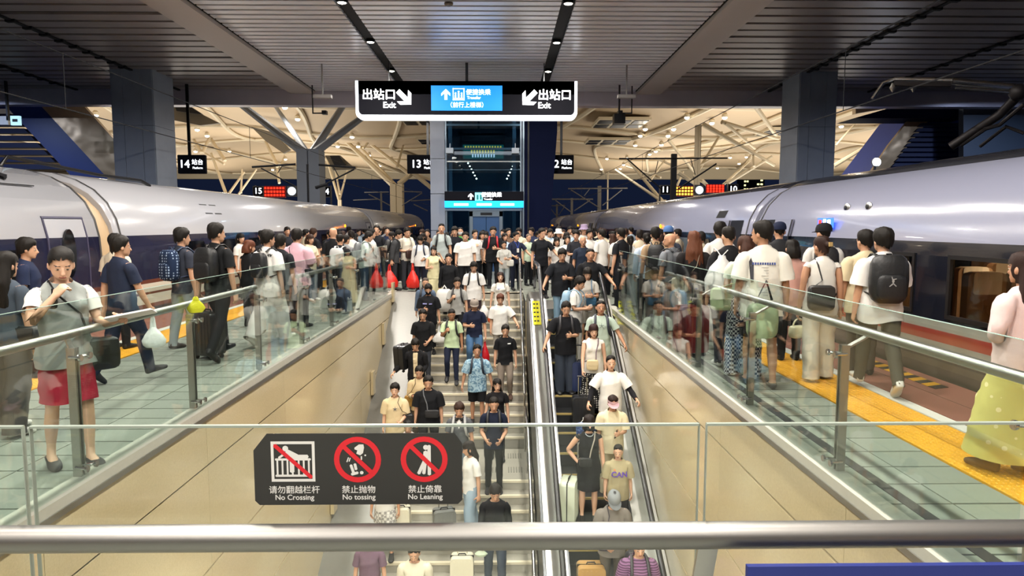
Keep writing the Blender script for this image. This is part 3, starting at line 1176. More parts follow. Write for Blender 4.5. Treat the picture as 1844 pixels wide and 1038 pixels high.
def floor_far_mat():
    """paving beyond the distance where single tiles can be told apart"""
    m = mat('paving_far', '#979c92', 0.4)
    nt = m.node_tree
    b = nt.nodes['Principled BSDF']
    tc = nt.nodes.new('ShaderNodeTexCoord')
    br = nt.nodes.new('ShaderNodeTexBrick')
    br.inputs['Color1'].default_value = srgb('#8c9187')
    br.inputs['Color2'].default_value = srgb('#83887e')
    br.inputs['Mortar'].default_value = srgb('#6c6d66')
    br.inputs['Scale'].default_value = 1.0
    br.inputs['Mortar Size'].default_value = 0.012
    br.inputs['Brick Width'].default_value = 0.6
    br.inputs['Row Height'].default_value = 0.35
    nt.links.new(tc.outputs['Object'], br.inputs['Vector'])
    nt.links.new(br.outputs['Color'], b.inputs['Base Color'])


floor_far_mat()

# ------------------------------------------------------------------ canopy lamps (the light of the place)
LAMP_W = 265.0
HALL_W = 2300.0
STRIPS = (-3.62, 1.50)
LAMP_YS = [-8.0, -4.5, -1.0, 2.4, 5.8, 9.2, 12.6, 16.0, 19.35, 22.9]


def spot(name, loc, power, size, col=(1.0, 0.93, 0.84), spread=170, parent=None, rot=(0, 0, 0)):
    l = bpy.data.lights.new(name, 'AREA')
    l.shape = 'DISK'
    l.size = size
    l.energy = power
    l.color = col
    l.spread = R(spread)
    o = bpy.data.objects.new(name, l)
    COL.objects.link(o)
    o.location = loc
    o.rotation_euler = rot
    if parent:
        o.parent = parent
    return o


# ------------------------------------------------------------------ ground and platform
g = MB(); g.box(-90, XL - 0.35, -30, 260, -1.9, -1.7); g.box(XR + 0.35, 90, -30, 260, -1.9, -1.7); g.box(XL - 0.35, XR + 0.35, Y_ST + 0.5, 260, -1.9, -1.7)
struct('ground', g, mat('track_bed', '#1c1c20', 0.9, noise=0.2, nscale=4), 'dark track bed below the platforms')
f = MB()
f.box(PL, XL - 0.02, -12, 90, -0.55, -0.02)
f.box(XR + 0.02, PR, -12, 90, -0.55, -0.02)
f.box(XL - 0.02, 0.56, Y_ST + 0.3, 90, -0.55, -0.02)
f.box(0.56, XR + 0.02, Y_ES + 1.6, 90, -0.55, -0.02)
f.box(XL - 0.02, XR + 0.02, -12, Y_NEAR - 0.02, -0.55, -0.02)
floor = struct('floor', f, 'joint_dark', 'platform floor of grey stone paving with yellow tactile strips')
# single tiles near, a joined sheet of paving beyond
def tile_field(x0, x1, y0, y1, nx, ny, m, name):
    w, d = (x1 - x0) / nx, (y1 - y0) / ny
    first = None
    for j in range(ny):
        for i in range(nx):
            if first is None:
                b = MB(); b.box(-w / 2 + 0.005, w / 2 - 0.005, -d / 2 + 0.010, d / 2 - 0.010, -0.02, 0.0)
                first = b.build(name, m, floor)
                first.location = (x0 + w / 2, y0 + d / 2, 0)
            else:
                inst(first, name, floor, (x0 + (i + 0.5) * w, y0 + (j + 0.5) * d, random.uniform(-0.0012, 0)))


LT0, LT1 = -5.28, XL - 0.16
RT0, RT1 = XR + 0.14, 3.45
tile_field(LT0, LT1, 2.6, 15.2, 4, 36, 'tile_grey', 'paving_tile')
tile_field(RT0, RT1, 2.6, 15.2, 2, 36, 'tile_grey', 'paving_tile')
far = MB()
for a, b, c, d in ((LT0, LT1, 15.2, 90), (RT0, RT1, 15.2, 90), (LT0, LT1, -12, 2.6), (RT0, RT1, -12, 2.6), (LT1, RT0, Y_ST + 0.3, 90), (0.56, RT0, Y_ES + 1.6, Y_ST + 0.3), (LT1, RT0, -12, Y_NEAR - 0.02)):
    far.box(a, b, c, d, -0.02, 0.0)
far.build('paving_field', 'paving_far', floor)['kind'] = 'stuff'
# yellow tactile tiles with studs
def tactile():
    b = MB(); b.box(-0.157, 0.157, -0.15, 0.15, -0.02, 0.0)
    for i in range(6):
        for j in range(6):
            cx, cy = -0.1308 + i * 0.0523, -0.125 + j * 0.05
            b.rings([[(cx + r * math.cos(t * math.pi / 3), cy + r * math.sin(t * math.pi / 3), z) for t in range(6)] for r, z in ((0.017, -0.001), (0.011, 0.005))], True)
    return b


YR = (3.47, 4.12)
YLf = (-5.96, -5.30)
ty0 = tactile().build('tactile_tile', 'tile_yellow', floor)
ty0.location = (YR[0] + 0.1625, 3.0, 0)
for (a, b_) in (YR, YLf):
    for j in range(44):
        for i in range(2):
            if a == YR[0] and i == 0 and j == 0:
                continue
            inst(ty0, 'tactile_tile', floor, (a + 0.1625 + i * 0.325, 3.0 + j * 0.305, 0))
fy = MB()
for a, b_ in (YR, YLf):
    fy.box(a, b_, 3.0 + 44 * 0.305 - 0.15, 90, -0.02, 0.0)
    fy.box(a, b_, -12, 2.84, -0.02, 0.0)
fy.build('tactile_strip', 'tile_yellow', floor)
for nm, a, b_, m in (('safety_line', 4.14, 4.28, 'white_line'), ('safety_line', -6.12, -5.98, 'white_line'), ('edge_paving', 4.30, PR, 'red_edge'), ('edge_paving', PL, -6.14, 'red_edge')):
    q = MB(); q.box(a, b_, -12, 90, -0.02, 0.001 if m == 'white_line' else -0.001); q.build(nm, m, floor)
q = MB(); q.box(2.66, 2.75, 2.0, 15, 0.0, 0.004); q.build('dark_floor_strip', 'joint_dark', floor)  # plain dark strip lying along the floor by the right railing
q = MB(); q.box(4.72, 4.725, 2.0, 30, -0.0005, 0.0008); q.build('paving_joint', 'joint_dark', floor)
# hazard stripe by the right train door
hz = thing('hazard_strip', 'yellow and black striped hazard strip on red platform edge', 'floor marking', (4.98, 8.4, 0.0015))
for k in range(14):
    q = MB(); q.prism([(-0.10, -0.9 + k * 0.13), (0.10, -0.83 + k * 0.13), (0.10, -0.70 + k * 0.13), (-0.10, -0.77 + k * 0.13)], 0.0, 0.004, 'z')
    q.build('stripe', 'yellow_paint' if k % 2 else 'black_paint', hz)

# ------------------------------------------------------------------ stairwell walls with cream panels
ROWS = [(-0.06, -0.55), (-0.55, -1.60), (-1.60, -2.65), (-2.65, -3.70), (-3.70, -4.75), (-4.75, -5.80), (-5.80, Z_LOW)]


def well_wall(name, x, sgn, y1, label):
    b = MB(); b.box(min(x, x - sgn * 0.30), max(x, x - sgn * 0.30), Y_NEAR - 1.5, y1, Z_LOW, -0.03)
    w = struct(name, b, 'joint_dark', label)
    n = int((y1 - Y_NEAR) / 2.3)
    d = (y1 - Y_NEAR) / n
    for r_, (zt, zb) in enumerate(ROWS):
        for i in range(n):
            p = MB()
            y0 = Y_NEAR + i * d
            a, c = x - sgn * 0.01, x + sgn * 0.022
            p.box(min(a, c), max(a, c), y0 + 0.003, y0 + d - 0.003, zb + 0.011, zt - 0.011)
            p.build('panel', 'tile_panel', w)
    t = MB(); t.box(min(x - sgn * 0.12, x + sgn * 0.04), max(x - sgn * 0.12, x + sgn * 0.04), Y_NEAR, y1, -0.055, 0.045)
    t.build('kerb', 'stone_curb', w)
    t = MB(); t.box(min(x + sgn * 0.025, x + sgn * 0.05), max(x + sgn * 0.025, x + sgn * 0.05), Y_NEAR, y1, -0.075, -0.03)
    t.build('edge_trim', 'steel_brushed', w)
    return w


well_wall('wall_left', XL, 1, Y_ST + 0.2, 'left stairwell wall clad in glossy cream panels')
well_wall('wall_right', XR, -1, Y_ES + 0.4, 'right stairwell wall clad in glossy cream panels beside the escalator')
b = MB(); b.box(XL, XR, Y_NEAR - 0.2, Y_NEAR - 0.02, -0.75, -0.02)
struct('wall_near', b, 'panel_cream', 'cream wall under the near railing')
b = MB(); b.box(XL - 4, XR + 4, -8, Y_NEAR + 3, Z_LOW - 0.2, Z_LOW)
struct('floor_lower', b, 'granite', 'lower concourse floor at the foot of the stairs')
b = MB(); b.box(XL, 0.56, Y_ST + 0.25, Y_ST + 0.45, Z_LOW, -0.02)
b.box(0.56, XR, Y_ES + 1.5, Y_ES + 1.7, Z_LOW, -0.02)
struct('wall_far', b, 'panel_cream')

# ------------------------------------------------------------------ staircase: treads, landing, luggage ramp
RUN, RISE = 0.285, 0.1645
X_S0 = -2.08
Y_LD1, Y_LD0 = 13.80, 12.05     # landing, far and near edge
N_UP = int(round((Y_ST - Y_LD1) / RUN))
RUN = (Y_ST - Y_LD1) / N_UP
Z_LD = -N_UP * RISE


def stair_z(y):
    if y >= Y_ST:
        return 0.0
    if y >= Y_LD1:
        return -RISE * math.ceil((Y_ST - y) / RUN - 1e-6)
    if y >= Y_LD0:
        return Z_LD
    return max(Z_LOW, Z_LD - RISE * math.ceil((Y_LD0 - y) / RUN - 1e-6))


def stair_line(y):
    if y >= Y_ST:
        return 0.0
    if y >= Y_LD1:
        return -(Y_ST - y) / RUN * RISE
    if y >= Y_LD0:
        return Z_LD
    return Z_LD - (Y_LD0 - y) / RUN * RISE


def esc_line(y):
    return 0.0 if y >= Y_ES else -(Y_ES - y) * TAN


stair = thing('staircase', 'wide stone staircase with pale nosings descending towards the near railing', 'stairs', (0, 0, 0))
stp = MB(); stp.box(X_S0, 0.56, 0, RUN + 0.04, -0.60, 0)
nos = MB(); nos.box(X_S0, 0.56, -0.012, 0.055, -0.035, 0.004)
first = firstn = None
n_dn = int((Z_LD - Z_LOW) / RISE)
steps = [(Y_ST - (k + 1) * RUN, -RISE * (k + 1)) for k in range(N_UP - 1)] + [(Y_LD0 - (k + 1) * RUN, Z_LD - RISE * (k + 1)) for k in range(n_dn)]
for y, z in steps:
    if first is None:
        first = stp.build('step', 'stair_stone', stair); firstn = nos.build('nosing', 'stair_nose', first)
        first.location = (0, y, z)
    else:
        s_ = inst(first, 'step', stair, (0, y, z))
        inst(firstn, 'nosing', s_)
q = MB(); q.box(X_S0, 0.56, Y_LD0, Y_LD1 + 0.02, Z_LD - 0.6, Z_LD)
ld = q.build('landing', 'stair_stone', stair)
q = MB(); q.box(X_S0, 0.56, Y_LD0 - 0.012, Y_LD0 + 0.055, Z_LD - 0.035, Z_LD + 0.004); q.build('nosing', 'stair_nose', ld)
for yy in (Y_LD0 + 0.42, Y_LD1 - 0.55):
    for xx in (-1.4, -0.35, 0.10):
        for k in range(6):
            q = MB(); q.box(xx + k * 0.05, xx + k * 0.05 + 0.02, yy, yy + 0.28, Z_LD, Z_LD + 0.006)
            q.build('tactile_bar', mat('bar_grey', '#77756c', 0.6), ld)
q = MB(); q.box(X_S0, 0.56, Y_ST - 0.012, Y_ST + 0.36, -0.6, 0.0); tp = q.build('top_landing', 'stair_stone', stair)
q = MB(); q.box(X_S0, 0.56, Y_ST - 0.012, Y_ST + 0.055, -0.035, 0.004); q.build('nosing', 'stair_nose', tp)
# smooth luggage ramp between steps and left wall
q = MB()
ys = [Y_ST + 0.36, Y_ST, Y_LD1, Y_LD0, Y_LD0 - n_dn * RUN]
pts = [(y, stair_line(y) + 0.02) for y in ys]
q.prism(pts + [(ys[-1], Z_LOW - 0.1), (ys[0], Z_LOW - 0.1)], XL + 0.02, X_S0, 'x')
q.build('luggage_ramp', mat('ramp_stone', '#7f7e78', 0.35, noise=0.06, nscale=20), stair)
q = MB()
for i in range(len(ys) - 1):
    pa, pb = Vector((X_S0 - 0.04, ys[i], stair_line(ys[i]) + 0.07)), Vector((X_S0 - 0.04, ys[i + 1], stair_line(ys[i + 1]) + 0.07))
    q.bar(pa, pb, 0.10, 0.14)
q.build('ramp_kerb', 'stone_curb', stair)
# brackets on the left wall (short posts along the ramp)
for k, y in enumerate((18.1, 16.6, 15.1, 12.9, 11.4)):
    q = MB(); z = stair_line(y)
    q.box(XL + 0.03, XL + 0.09, y - 0.12, y + 0.12, z + 0.1, z + 0.62)
    o = q.build('wall_bracket', 'panel_cream', stair)

# ------------------------------------------------------------------ handrail between stairs and escalator
rail = thing('stair_handrail', 'pale steel handrail on posts along the right side of the stairs', 'handrail')
for (ya, yb) in ((Y_ST + 0.5, Y_LD1 + 0.30), (Y_LD1 - 0.15, Y_LD0 - n_dn * RUN)):
    yl = [y for y in (Y_ST + 0.5, Y_ST, Y_LD1 + 0.30, Y_LD1 - 0.15, Y_LD0, Y_LD0 - n_dn * RUN) if yb - 1e-6 <= y <= ya + 1e-6]
    q = MB(); q.tube([(X_RAIL, y, stair_line(y) + 0.92) for y in yl], 0.028, 10); q.build('rail', 'steel', rail, smooth=True)
    q = MB(); q.tube([(X_RAIL, y, stair_line(y) + 0.50) for y in yl], 0.012, 8); q.build('lower_rail', 'steel', rail, smooth=True)
    n = max(2, int((ya - yb) / 1.1))
    for i in range(n + 1):
        y = ya + (yb - ya) * i / n
        q = MB(); q.tube([(X_RAIL, y, stair_line(y) - 0.05), (X_RAIL, y, stair_line(y) + 0.91)], 0.019, 8); q.build('post', 'steel', rail, smooth=True)

# ------------------------------------------------------------------ escalator
esc = thing('escalator', 'steel escalator with black handrails running down beside the right wall', 'escalator', (0, 0, 0))
HX0, HX1 = 0.80, 2.12
SX0, SX1 = 0.96, 1.96
Y_B = Y_ES + Z_LOW / TAN        # foot
ye = [Y_ES + 1.6, Y_ES, Y_B]


def es_path(x, dz, ys=ye):
    return [(x, y, esc_line(y) + dz) for y in ys]


q = MB(); q.prism([(y, esc_line(y) + 0.16) for y in ye] + [(Y_B, Z_LOW - 0.3), (Y_ES + 1.6, -0.9)], 0.58, 0.62, 'x'); q.build('outer_cladding', 'steel_dark', esc)
for a, b_ in ((0.62, SX0 - 0.03), (SX1 + 0.03, XR - 0.03)):
    q = MB()
    pp = [(y, esc_line(y) + 0.22) for y in ye]
    q.prism(pp + [(y, z - 0.12) for y, z in reversed(pp)], a, b_, 'x'); q.build('decking', 'steel_brushed', esc)
for a in (SX0 - 0.03, SX1):
    q = MB(); pp = [(y, esc_line(y) + 0.21) for y in ye]
    q.prism(pp + [(y, z - 0.55) for y, z in reversed(pp)], a, a + 0.03, 'x'); q.build('skirt_panel', 'steel_dark', esc)
for hx in (HX0, HX1):
    q = MB(); pp = [(y, esc_line(y) + 0.90) for y in ye]
    q.prism(pp + [(y, z - 0.70) for y, z in reversed(pp)], hx - 0.006, hx + 0.006, 'x'); q.build('balustrade_glass', 'glass_rail', esc)
    q = MB(); q.tube(es_path(hx, 0.915), 0.030, 8, flat=0.8); q.build('handrail_track', 'steel', esc, smooth=True)
    ytop = Y_ES + 1.6
    path = es_path(hx, 0.955, [ytop, Y_ES + 0.25, Y_ES - 0.15, Y_B])
    arc = [(hx, ytop + 0.36 * math.sin(t), 0.60 + 0.355 * math.cos(t)) for t in np.linspace(R(150), R(8), 8)]
    q = MB(); q.tube(arc + path, 0.040, 10, flat=0.62); q.build('handrail_belt', 'black_rubber', esc, smooth=True)
    q = MB(); q.prism([(p[1], p[2]) for p in arc] + [(ytop, 0.90), (ytop, 0.22)], hx - 0.006, hx + 0.006, 'x'); q.build('newel_glass', 'glass_rail', esc)
es0 = MB(); es0.box(SX0, SX1, 0, 0.40, -0.30, 0.0)
edg = MB(); edg.box(SX0, SX1, -0.006, 0.022, -0.03, 0.003)
first = firste = None
NES = int(-Z_LOW / 0.231)
for k in range(NES):
    loc = (0, Y_ES - 0.1 - (k + 1) * 0.40, -0.231 * (k + 0.75))
    if first is None:
        first = es0.build('escalator_step', 'esc_step', esc); firste = edg.build('yellow_edge', mat('esc_yellow', '#a8945a', 0.6), first)
        first.location = loc
    else:
        s_ = inst(first, 'escalator_step', esc, loc)
        inst(firste, 'yellow_edge', s_)
q = MB(); q.box(SX0, SX1, Y_ES - 0.1, Y_ES + 1.6, -0.3, 0.005); q.build('comb_plate', 'steel_brushed', esc)


def esc_z(y):
    """tread height under a rider"""
    k = math.ceil((Y_ES - 0.1 - y) / 0.40) - 1
    return 0.0 if k < 0 else -0.231 * (k + 0.75)


for hx, sx in ((0.72, 0.10), (2.25, 0.10)):
    st = tag(bpy.data.objects.new('warning_sticker', None), 'yellow safety sticker on the %s escalator balustrade near its top' % ('left' if hx < 1 else 'right'), 'sticker')
    COL.objects.link(st)
    st.location = (hx, Y_ES - 0.45, esc_line(Y_ES - 0.45) + 0.228)
    st.rotation_euler = (R(30), 0, 0)
    q = MB(); q.box(-0.075, 0.075, -0.42, 0.42, 0, 0.004); q.build('backing', 'yellow_sticker', st)
    for k in range(5):
        q = MB(); q.box(-0.055, -0.012, -0.32 + k * 0.15, -0.27 + k * 0.15, 0.004, 0.006); q.box(0.012, 0.055, -0.32 + k * 0.15, -0.27 + k * 0.15, 0.004, 0.006)
        q.build('mark', 'black_paint', st)

# ------------------------------------------------------------------ glass railings round the stairwell
def side_rail(x, sgn, y0, y1, hx, label, label_h):
    """sgn: +1 the platform lies on the +x side"""
    gr = thing('glass_railing', label, 'railing')
    n = int(round((y1 - y0) / 1.82))
    d = (y1 - y0) / n
    for i in range(n):
        a = y0 + i * d
        q = MB(); q.box(x - 0.006, x + 0.006, a + 0.012, a + d - 0.012, 0.03, 1.32); p = q.build('glass_panel', 'glass_rail', gr)
        q = MB(); q.box(x - 0.0065, x + 0.0065, a + 0.012, a + d - 0.012, 1.3195, 1.3225); q.build('glass_edge', mat('glass_edge', '#a9c4b8', 0.2, emit=None), p)
    for i in range(n + 1):
        a = y0 + i * d
        px = x + sgn * 0.085
        q = MB(); q.box(px - 0.030, px + 0.030, a - 0.008, a + 0.008, 0.0, 0.98); q.box(px - 0.030, px + 0.030, a + 0.030, a + 0.046, 0.0, 0.98)
        q.box(px - 0.06, px + 0.06, a - 0.05, a + 0.09, 0.0, 0.012)
        po = q.build('post', 'steel_brushed', gr)
        for z in (0.12, 0.92):
            for dy in (-0.055, 0.055):
                q = MB(); q.tube([(x - sgn * 0.022, a + dy, z), (px, a + dy * 0.4, z)], 0.011, 8); q.tube([(x - sgn * 0.024, a + dy, z), (x - sgn * 0.008, a + dy, z)], 0.024, 10)
                q.build('glass_clamp', 'steel', po, smooth=True)
        q = MB(); q.bar((px, a + 0.02, 0.95), (hx, a + 0.02, 1.05), 0.05, 0.012); q.build('bracket', 'steel_brushed', po)
    return gr


side_rail(XL, -1, 2.98, 17.6, -3.09, 'frameless glass railing on steel posts along the left edge of the stairwell', '')
side_rail(XR, 1, 3.02, 14.0, 2.66, 'frameless glass railing on steel posts along the right edge of the stairwell', '')
hr = thing('platform_handrail', 'round steel handrail behind the left glass railing', 'handrail')
for a, b_ in ((1.9, 8.55), (10.3, 17.0)):
    q = MB(); q.tube([(-3.10, a, 1.07), (-3.10, b_, 1.07)], 0.032, 12); q.build('rail', 'steel_brushed', hr, smooth=True)
hr = thing('platform_handrail', 'round steel handrail behind the right glass railing', 'handrail')
q = MB(); q.tube([(2.66, 1.9, 1.07), (2.66, 11.0, 1.07)], 0.034, 12); q.build('rail', 'steel_brushed', hr, smooth=True)

# near railing, right in front of the camera
nr = thing('near_railing', 'near glass railing with a thick steel handrail across the bottom of the view', 'railing')
YG = 1.77
jx = [-2.86, at_y(57, 900, YG).x, at_y(1262, 900, YG).x, 2.36]
for i in range(3):
    q = MB(); q.box(jx[i] + 0.010, jx[i + 1] - 0.010, YG - 0.006, YG + 0.006, 0.03, 1.318); p = q.build('glass_panel', 'glass_clear', nr)
    q = MB(); q.box(jx[i] + 0.010, jx[i + 1] - 0.010, YG - 0.0065, YG + 0.0065, 1.3175, 1.3235)
    for xx in (jx[i] + 0.010, jx[i + 1] - 0.010):
        q.box(xx - 0.0012, xx + 0.0012, YG - 0.0065, YG + 0.0065, 0.03, 1.32)
    q.build('glass_edge', mat('glass_edge_near', '#8f998f', 0.3), p)
q = MB(); q.tube([(-4.2, YG - 0.11, 1.065), (4.2, YG - 0.11, 1.065)], 0.034, 20); q.build('handrail', mat('steel_satin', '#8b8986', 0.42, 1.0, noise=0.05, nscale=5), nr, smooth=True)
for k, px in enumerate((jx[1] - 0.12, jx[2] - 0.01)):
    q = MB(); q.bar((px - 0.02, YG - 0.09, 0.86), (px, YG - 0.11, 1.05), 0.05, 0.012, (0, 1, 0)); q.build('bracket', 'steel_brushed', nr)
    q = MB(); q.box(px - 0.05, px - 0.034, YG - 0.13, YG - 0.06, 0.0, 0.88); q.build('post', 'steel_brushed', nr)
bs = MB()
c0 = at_y(1343, 1006, YG - 0.2)
bs.box(c0.x, 2.2, YG - 0.215, YG - 0.20, 0.25, 1.035)
tag(bs.build('blue_board', mat('blue_board', '#1d2b74', 0.55, noise=0.04)), 'plain dark blue board standing under the near handrail', 'board')

# prohibition sticker on the near glass
pc = lambda x, y: at_y(x, y, YG - 0.0075)
sk = thing('prohibition_sign', 'black sticker with three red prohibition pictograms on the near glass', 'sign', (0, 0, 0))
A, B = pc(460, 910), pc(832, 780)
W_, H_ = B.x - A.x, B.z - A.z
cx, cz = (A.x + B.x) / 2, (A.z + B.z) / 2
q = MB(); ch = 0.045
q.prism([(A.x, A.z + 0.012), (A.x + 0.012, A.z), (B.x - 0.012, A.z), (B.x, A.z + 0.012), (B.x, B.z - 0.028), (B.x - 0.020, B.z), (A.x + ch * 0.8, B.z), (A.x, B.z - ch)], YG - 0.0085, YG - 0.0065, 'y')
q.build('backing', mat('sticker_black', '#2c2c2a', 0.55, noise=0.12, nscale=8), sk)
mat('print_white', '#d9d8d4', 0.6)
mat('print_red', '#d1202c', 0.5)
YS = YG - 0.0092


def ring(cxp, czp, r0, r1, m, nm, par, n=32):
    q = MB()
    v = []
    for t in np.linspace(0, 2 * math.pi, n, endpoint=False):
        v.append((cxp + r0 * math.cos(t), YS, czp + r0 * math.sin(t)))
    for t in np.linspace(0, 2 * math.pi, n, endpoint=False):
        v.append((cxp + r1 * math.cos(t), YS, czp + r1 * math.sin(t)))
    q.poly(v, [(i, (i + 1) % n, n + (i + 1) % n, n + i) for i in range(n)])
    return q.build(nm, m, par)


_FL = [0]


def flat(pts, m, nm, par, dy=0.0):
    _FL[0] += 1
    dy = dy + 0.000012 * _FL[0]
    q = MB(); q.poly([(x, YS - dy, z) for x, z in pts], [tuple(range(len(pts)))]); return q.build(nm, m, par)


def disc(cxp, czp, r, m, nm, par, dy=0.0, n=14):
    return flat([(cxp + r * math.cos(t), czp + r * math.sin(t)) for t in np.linspace(0, 2 * math.pi, n, endpoint=False)], m, nm, par, dy)


def stroke(x0, z0, x1, z1, w, m, nm, par, dy=0.0):
    d = Vector((x1 - x0, z1 - z0)).normalized() * (w / 2)
    n_ = Vector((-d.y, d.x))
    return flat([(x0 - n_.x, z0 - n_.y), (x1 - n_.x, z1 - n_.y), (x1 + d.x * .6, z1 + d.y * .6), (x1 + n_.x, z1 + n_.y), (x0 + n_.x, z0 + n_.y), (x0 - d.x * .6, z0 - d.y * .6)], m, nm, par, dy)


S_ = W_ / 372.0                       # metres per photo pixel on the sticker
P_ = lambda x, y: (A.x + (x - 460) * S_, B.z - (y - 780) * S_)
# 1: climbing over bars
for x0, y0, x1, y1 in ((492, 794, 568, 799), (492, 863, 568, 868), (491, 794, 496, 868), (564, 794, 569, 868)):
    a, b_ = P_(x0, y1), P_(x1, y0)
    flat([(a[0], a[1]), (b_[0], a[1]), (b_[0], b_[1]), (a[0], b_[1])], 'print_white', 'frame_bar', sk)
for x in (502, 511, 520, 529, 540, 549, 558):
    stroke(*P_(x, 828), *P_(x, 856), 3.2 * S_, 'print_white', 'picture_bar', sk)
stroke(*P_(499, 827), *P_(561, 827), 4 * S_, 'print_white', 'picture_bar', sk)
stroke(*P_(499, 857), *P_(561, 857), 4 * S_, 'print_white', 'picture_bar', sk)
disc(*P_(517, 807), 5.2 * S_, 'print_white', 'picture_head', sk)
stroke(*P_(520, 814), *P_(537, 823), 11 * S_, 'print_white', 'picture_body', sk)
stroke(*P_(540, 822), *P_(556, 822), 7 * S_, 'print_white', 'picture_leg', sk)
stroke(*P_(505, 824), *P_(518, 815), 4 * S_, 'print_white', 'picture_arm', sk)
stroke(*P_(528, 830), *P_(528, 850), 8 * S_, 'print_white', 'picture_leg', sk)
stroke(*P_(498, 801), *P_(562, 860), 7 * S_, 'print_red', 'red_bar', sk, 0.0006)
# 2: tossing
ring(*P_(645, 828), 42 * S_, 32.5 * S_, 'print_red', 'red_ring', sk)
flat([P_(640, 806), P_(648, 800), P_(656, 800), P_(657, 806), P_(655, 816), P_(650, 820), P_(643, 817), P_(645, 811), P_(640, 809)], 'print_white', 'picture_body', sk)
stroke(*P_(633, 838), *P_(638, 854), 5 * S_, 'print_white', 'picture_leg', sk)
stroke(*P_(640, 836), *P_(642, 846), 5 * S_, 'print_white', 'picture_leg', sk)
stroke(*P_(634, 855), *P_(645, 852), 5 * S_, 'print_white', 'picture_leg', sk)
stroke(*P_(652, 822), *P_(652, 828), 2.5 * S_, 'print_white', 'picture_arm', sk)
disc(*P_(659, 820), 1.6 * S_, 'print_white', 'picture_dot', sk)
disc(*P_(652, 852), 3.2 * S_, 'print_white', 'picture_dot', sk)
stroke(*P_(626, 832), *P_(629, 824), 2 * S_, 'print_white', 'picture_mark', sk)
stroke(*P_(630, 831), *P_(632, 825), 2 * S_, 'print_white', 'picture_mark', sk)
stroke(*P_(621, 804), *P_(669, 851), 8 * S_, 'print_red', 'red_bar', sk, 0.0006)
# 3: leaning
ring(*P_(764, 828), 42 * S_, 32.5 * S_, 'print_red', 'red_ring', sk)
disc(*P_(767, 806), 4.6 * S_, 'print_white', 'picture_head', sk)
stroke(*P_(773, 803), *P_(773, 856), 6 * S_, 'print_white', 'picture_post', sk)
stroke(*P_(767, 814), *P_(765, 833), 8 * S_, 'print_white', 'picture_body', sk)
stroke(*P_(764, 832), *P_(754, 854), 6 * S_, 'print_white', 'picture_leg', sk)
stroke(*P_(766, 832), *P_(763, 854), 6 * S_, 'print_white', 'picture_leg', sk)
stroke(*P_(741, 804), *P_(788, 851), 8 * S_, 'print_red', 'red_bar', sk, 0.0006)
for cn, en, x in (('请勿翻越栏杆', 'No Crossing', 531), ('禁止抛物', 'No tossing', 646), ('禁止倚靠', 'No Leaning', 765)):
    p_ = P_(x, 884); text('lettering', cn, 15.2 * S_, 'print_white', sk, (p_[0], YS, p_[1]), extrude=0.0, bold=0.012)
    p_ = P_(x, 897.5); text('lettering', en, 13.5 * S_, 'print_white', sk, (p_[0], YS, p_[1]), extrude=0.0, bold=0.02)

# ------------------------------------------------------------------ canopy
cl = MB(); cl.box(-46, 46, -14, Y_FAS, CEIL + 0.16, CEIL + 0.4)
ceil = struct('ceiling', cl, 'ceil_dark', 'dark canopy ceiling carrying metal slats')
BM = ((-7.95, -7.05), (5.05, 5.95))
sl = None
PITCH_S = 0.36
segs = ((BM[0][1] + 0.05, STRIPS[0] - 0.16), (STRIPS[0] + 0.16, STRIPS[1] - 0.16), (STRIPS[1] + 0.16, BM[1][0] - 0.05))
y = Y_FAS - 0.2
ys_ = []
while y > 10.5:
    ys_.append(y); y -= PITCH_S
firsts = [None] * 3
for y in ys_:
    for i, (a, b_) in enumerate(segs):
        if firsts[i] is None:
            q = MB(); q.box(a, b_, -0.125, 0.125, 0, 0.07); firsts[i] = q.build('slat', 'slat_metal', ceil); firsts[i].location = (0, y, CEIL)
        else:
            inst(firsts[i], 'slat', ceil, (0, y, CEIL))
q = MB()
while y > -13:
    for a, b_ in segs:
        q.box(a, b_, y - 0.125, y + 0.125, CEIL, CEIL + 0.07)
    y -= PITCH_S
q.build('slat_field', 'slat_metal', ceil)['kind'] = 'stuff'
bpitch = 0.62
for (a, b_) in ((-30, BM[0][0]), (BM[1][1], 28)):
    y = Y_FAS - 0.3
    fb = None
    far = MB()
    while y > -13:
        if y > 10.5:
            if fb is None:
                q = MB(); q.box(a, b_, -0.23, 0.23, 0, 0.06); fb = q.build('ceiling_board', 'board_metal', ceil); fb.location = (0, y, CEIL + 0.05)
            else:
                inst(fb, 'ceiling_board', ceil, (0, y, CEIL + 0.05 + random.uniform(-0.012, 0.012)))
        else:
            far.box(a, b_, y - 0.23, y + 0.23, CEIL + 0.05, CEIL + 0.11)
        y -= bpitch
    far.build('board_field', 'board_metal', ceil)['kind'] = 'stuff'
for x in (-12.1, -15.9, 10.1, 13.9):
    q = MB(); q.box(x - 0.05, x + 0.05, -13, Y_FAS, CEIL + 0.0, CEIL + 0.05); o = q.build('seam_rail', 'ceil_dark', ceil)
    for k in range(24):
        q2 = MB(); q2.box(x - 0.12, x + 0.12, 10.7 + k * bpitch - 0.06, 10.7 + k * bpitch + 0.06, CEIL - 0.03, CEIL + 0.05); q2.build('seam_clip', 'ceil_dark', o)
for i, (a, b_) in enumerate(BM):
    q = MB(); q.box(a, b_, -14, Y_FAS - 0.02, CEIL - 0.10, CEIL + 0.2)
    o = struct('trim_%d' % (i + 1), q, 'beam_paint', 'pale boxed beam along the %s edge of the slatted ceiling' % ('left', 'right')[i])
    e = a if i else b_
    q = MB(); q.box(e - 0.03, e + 0.03, -14, Y_FAS - 0.02, CEIL + 0.0, CEIL + 0.1); q.build('shadow_gap', 'ceil_dark', o)
q = MB(); q.box(-46, 46, Y_FAS, Y_FAS + 0.5, 6.33, CEIL + 0.4)
struct('trim_3', q, 'fascia', 'grey metal fascia closing the end of the canopy')
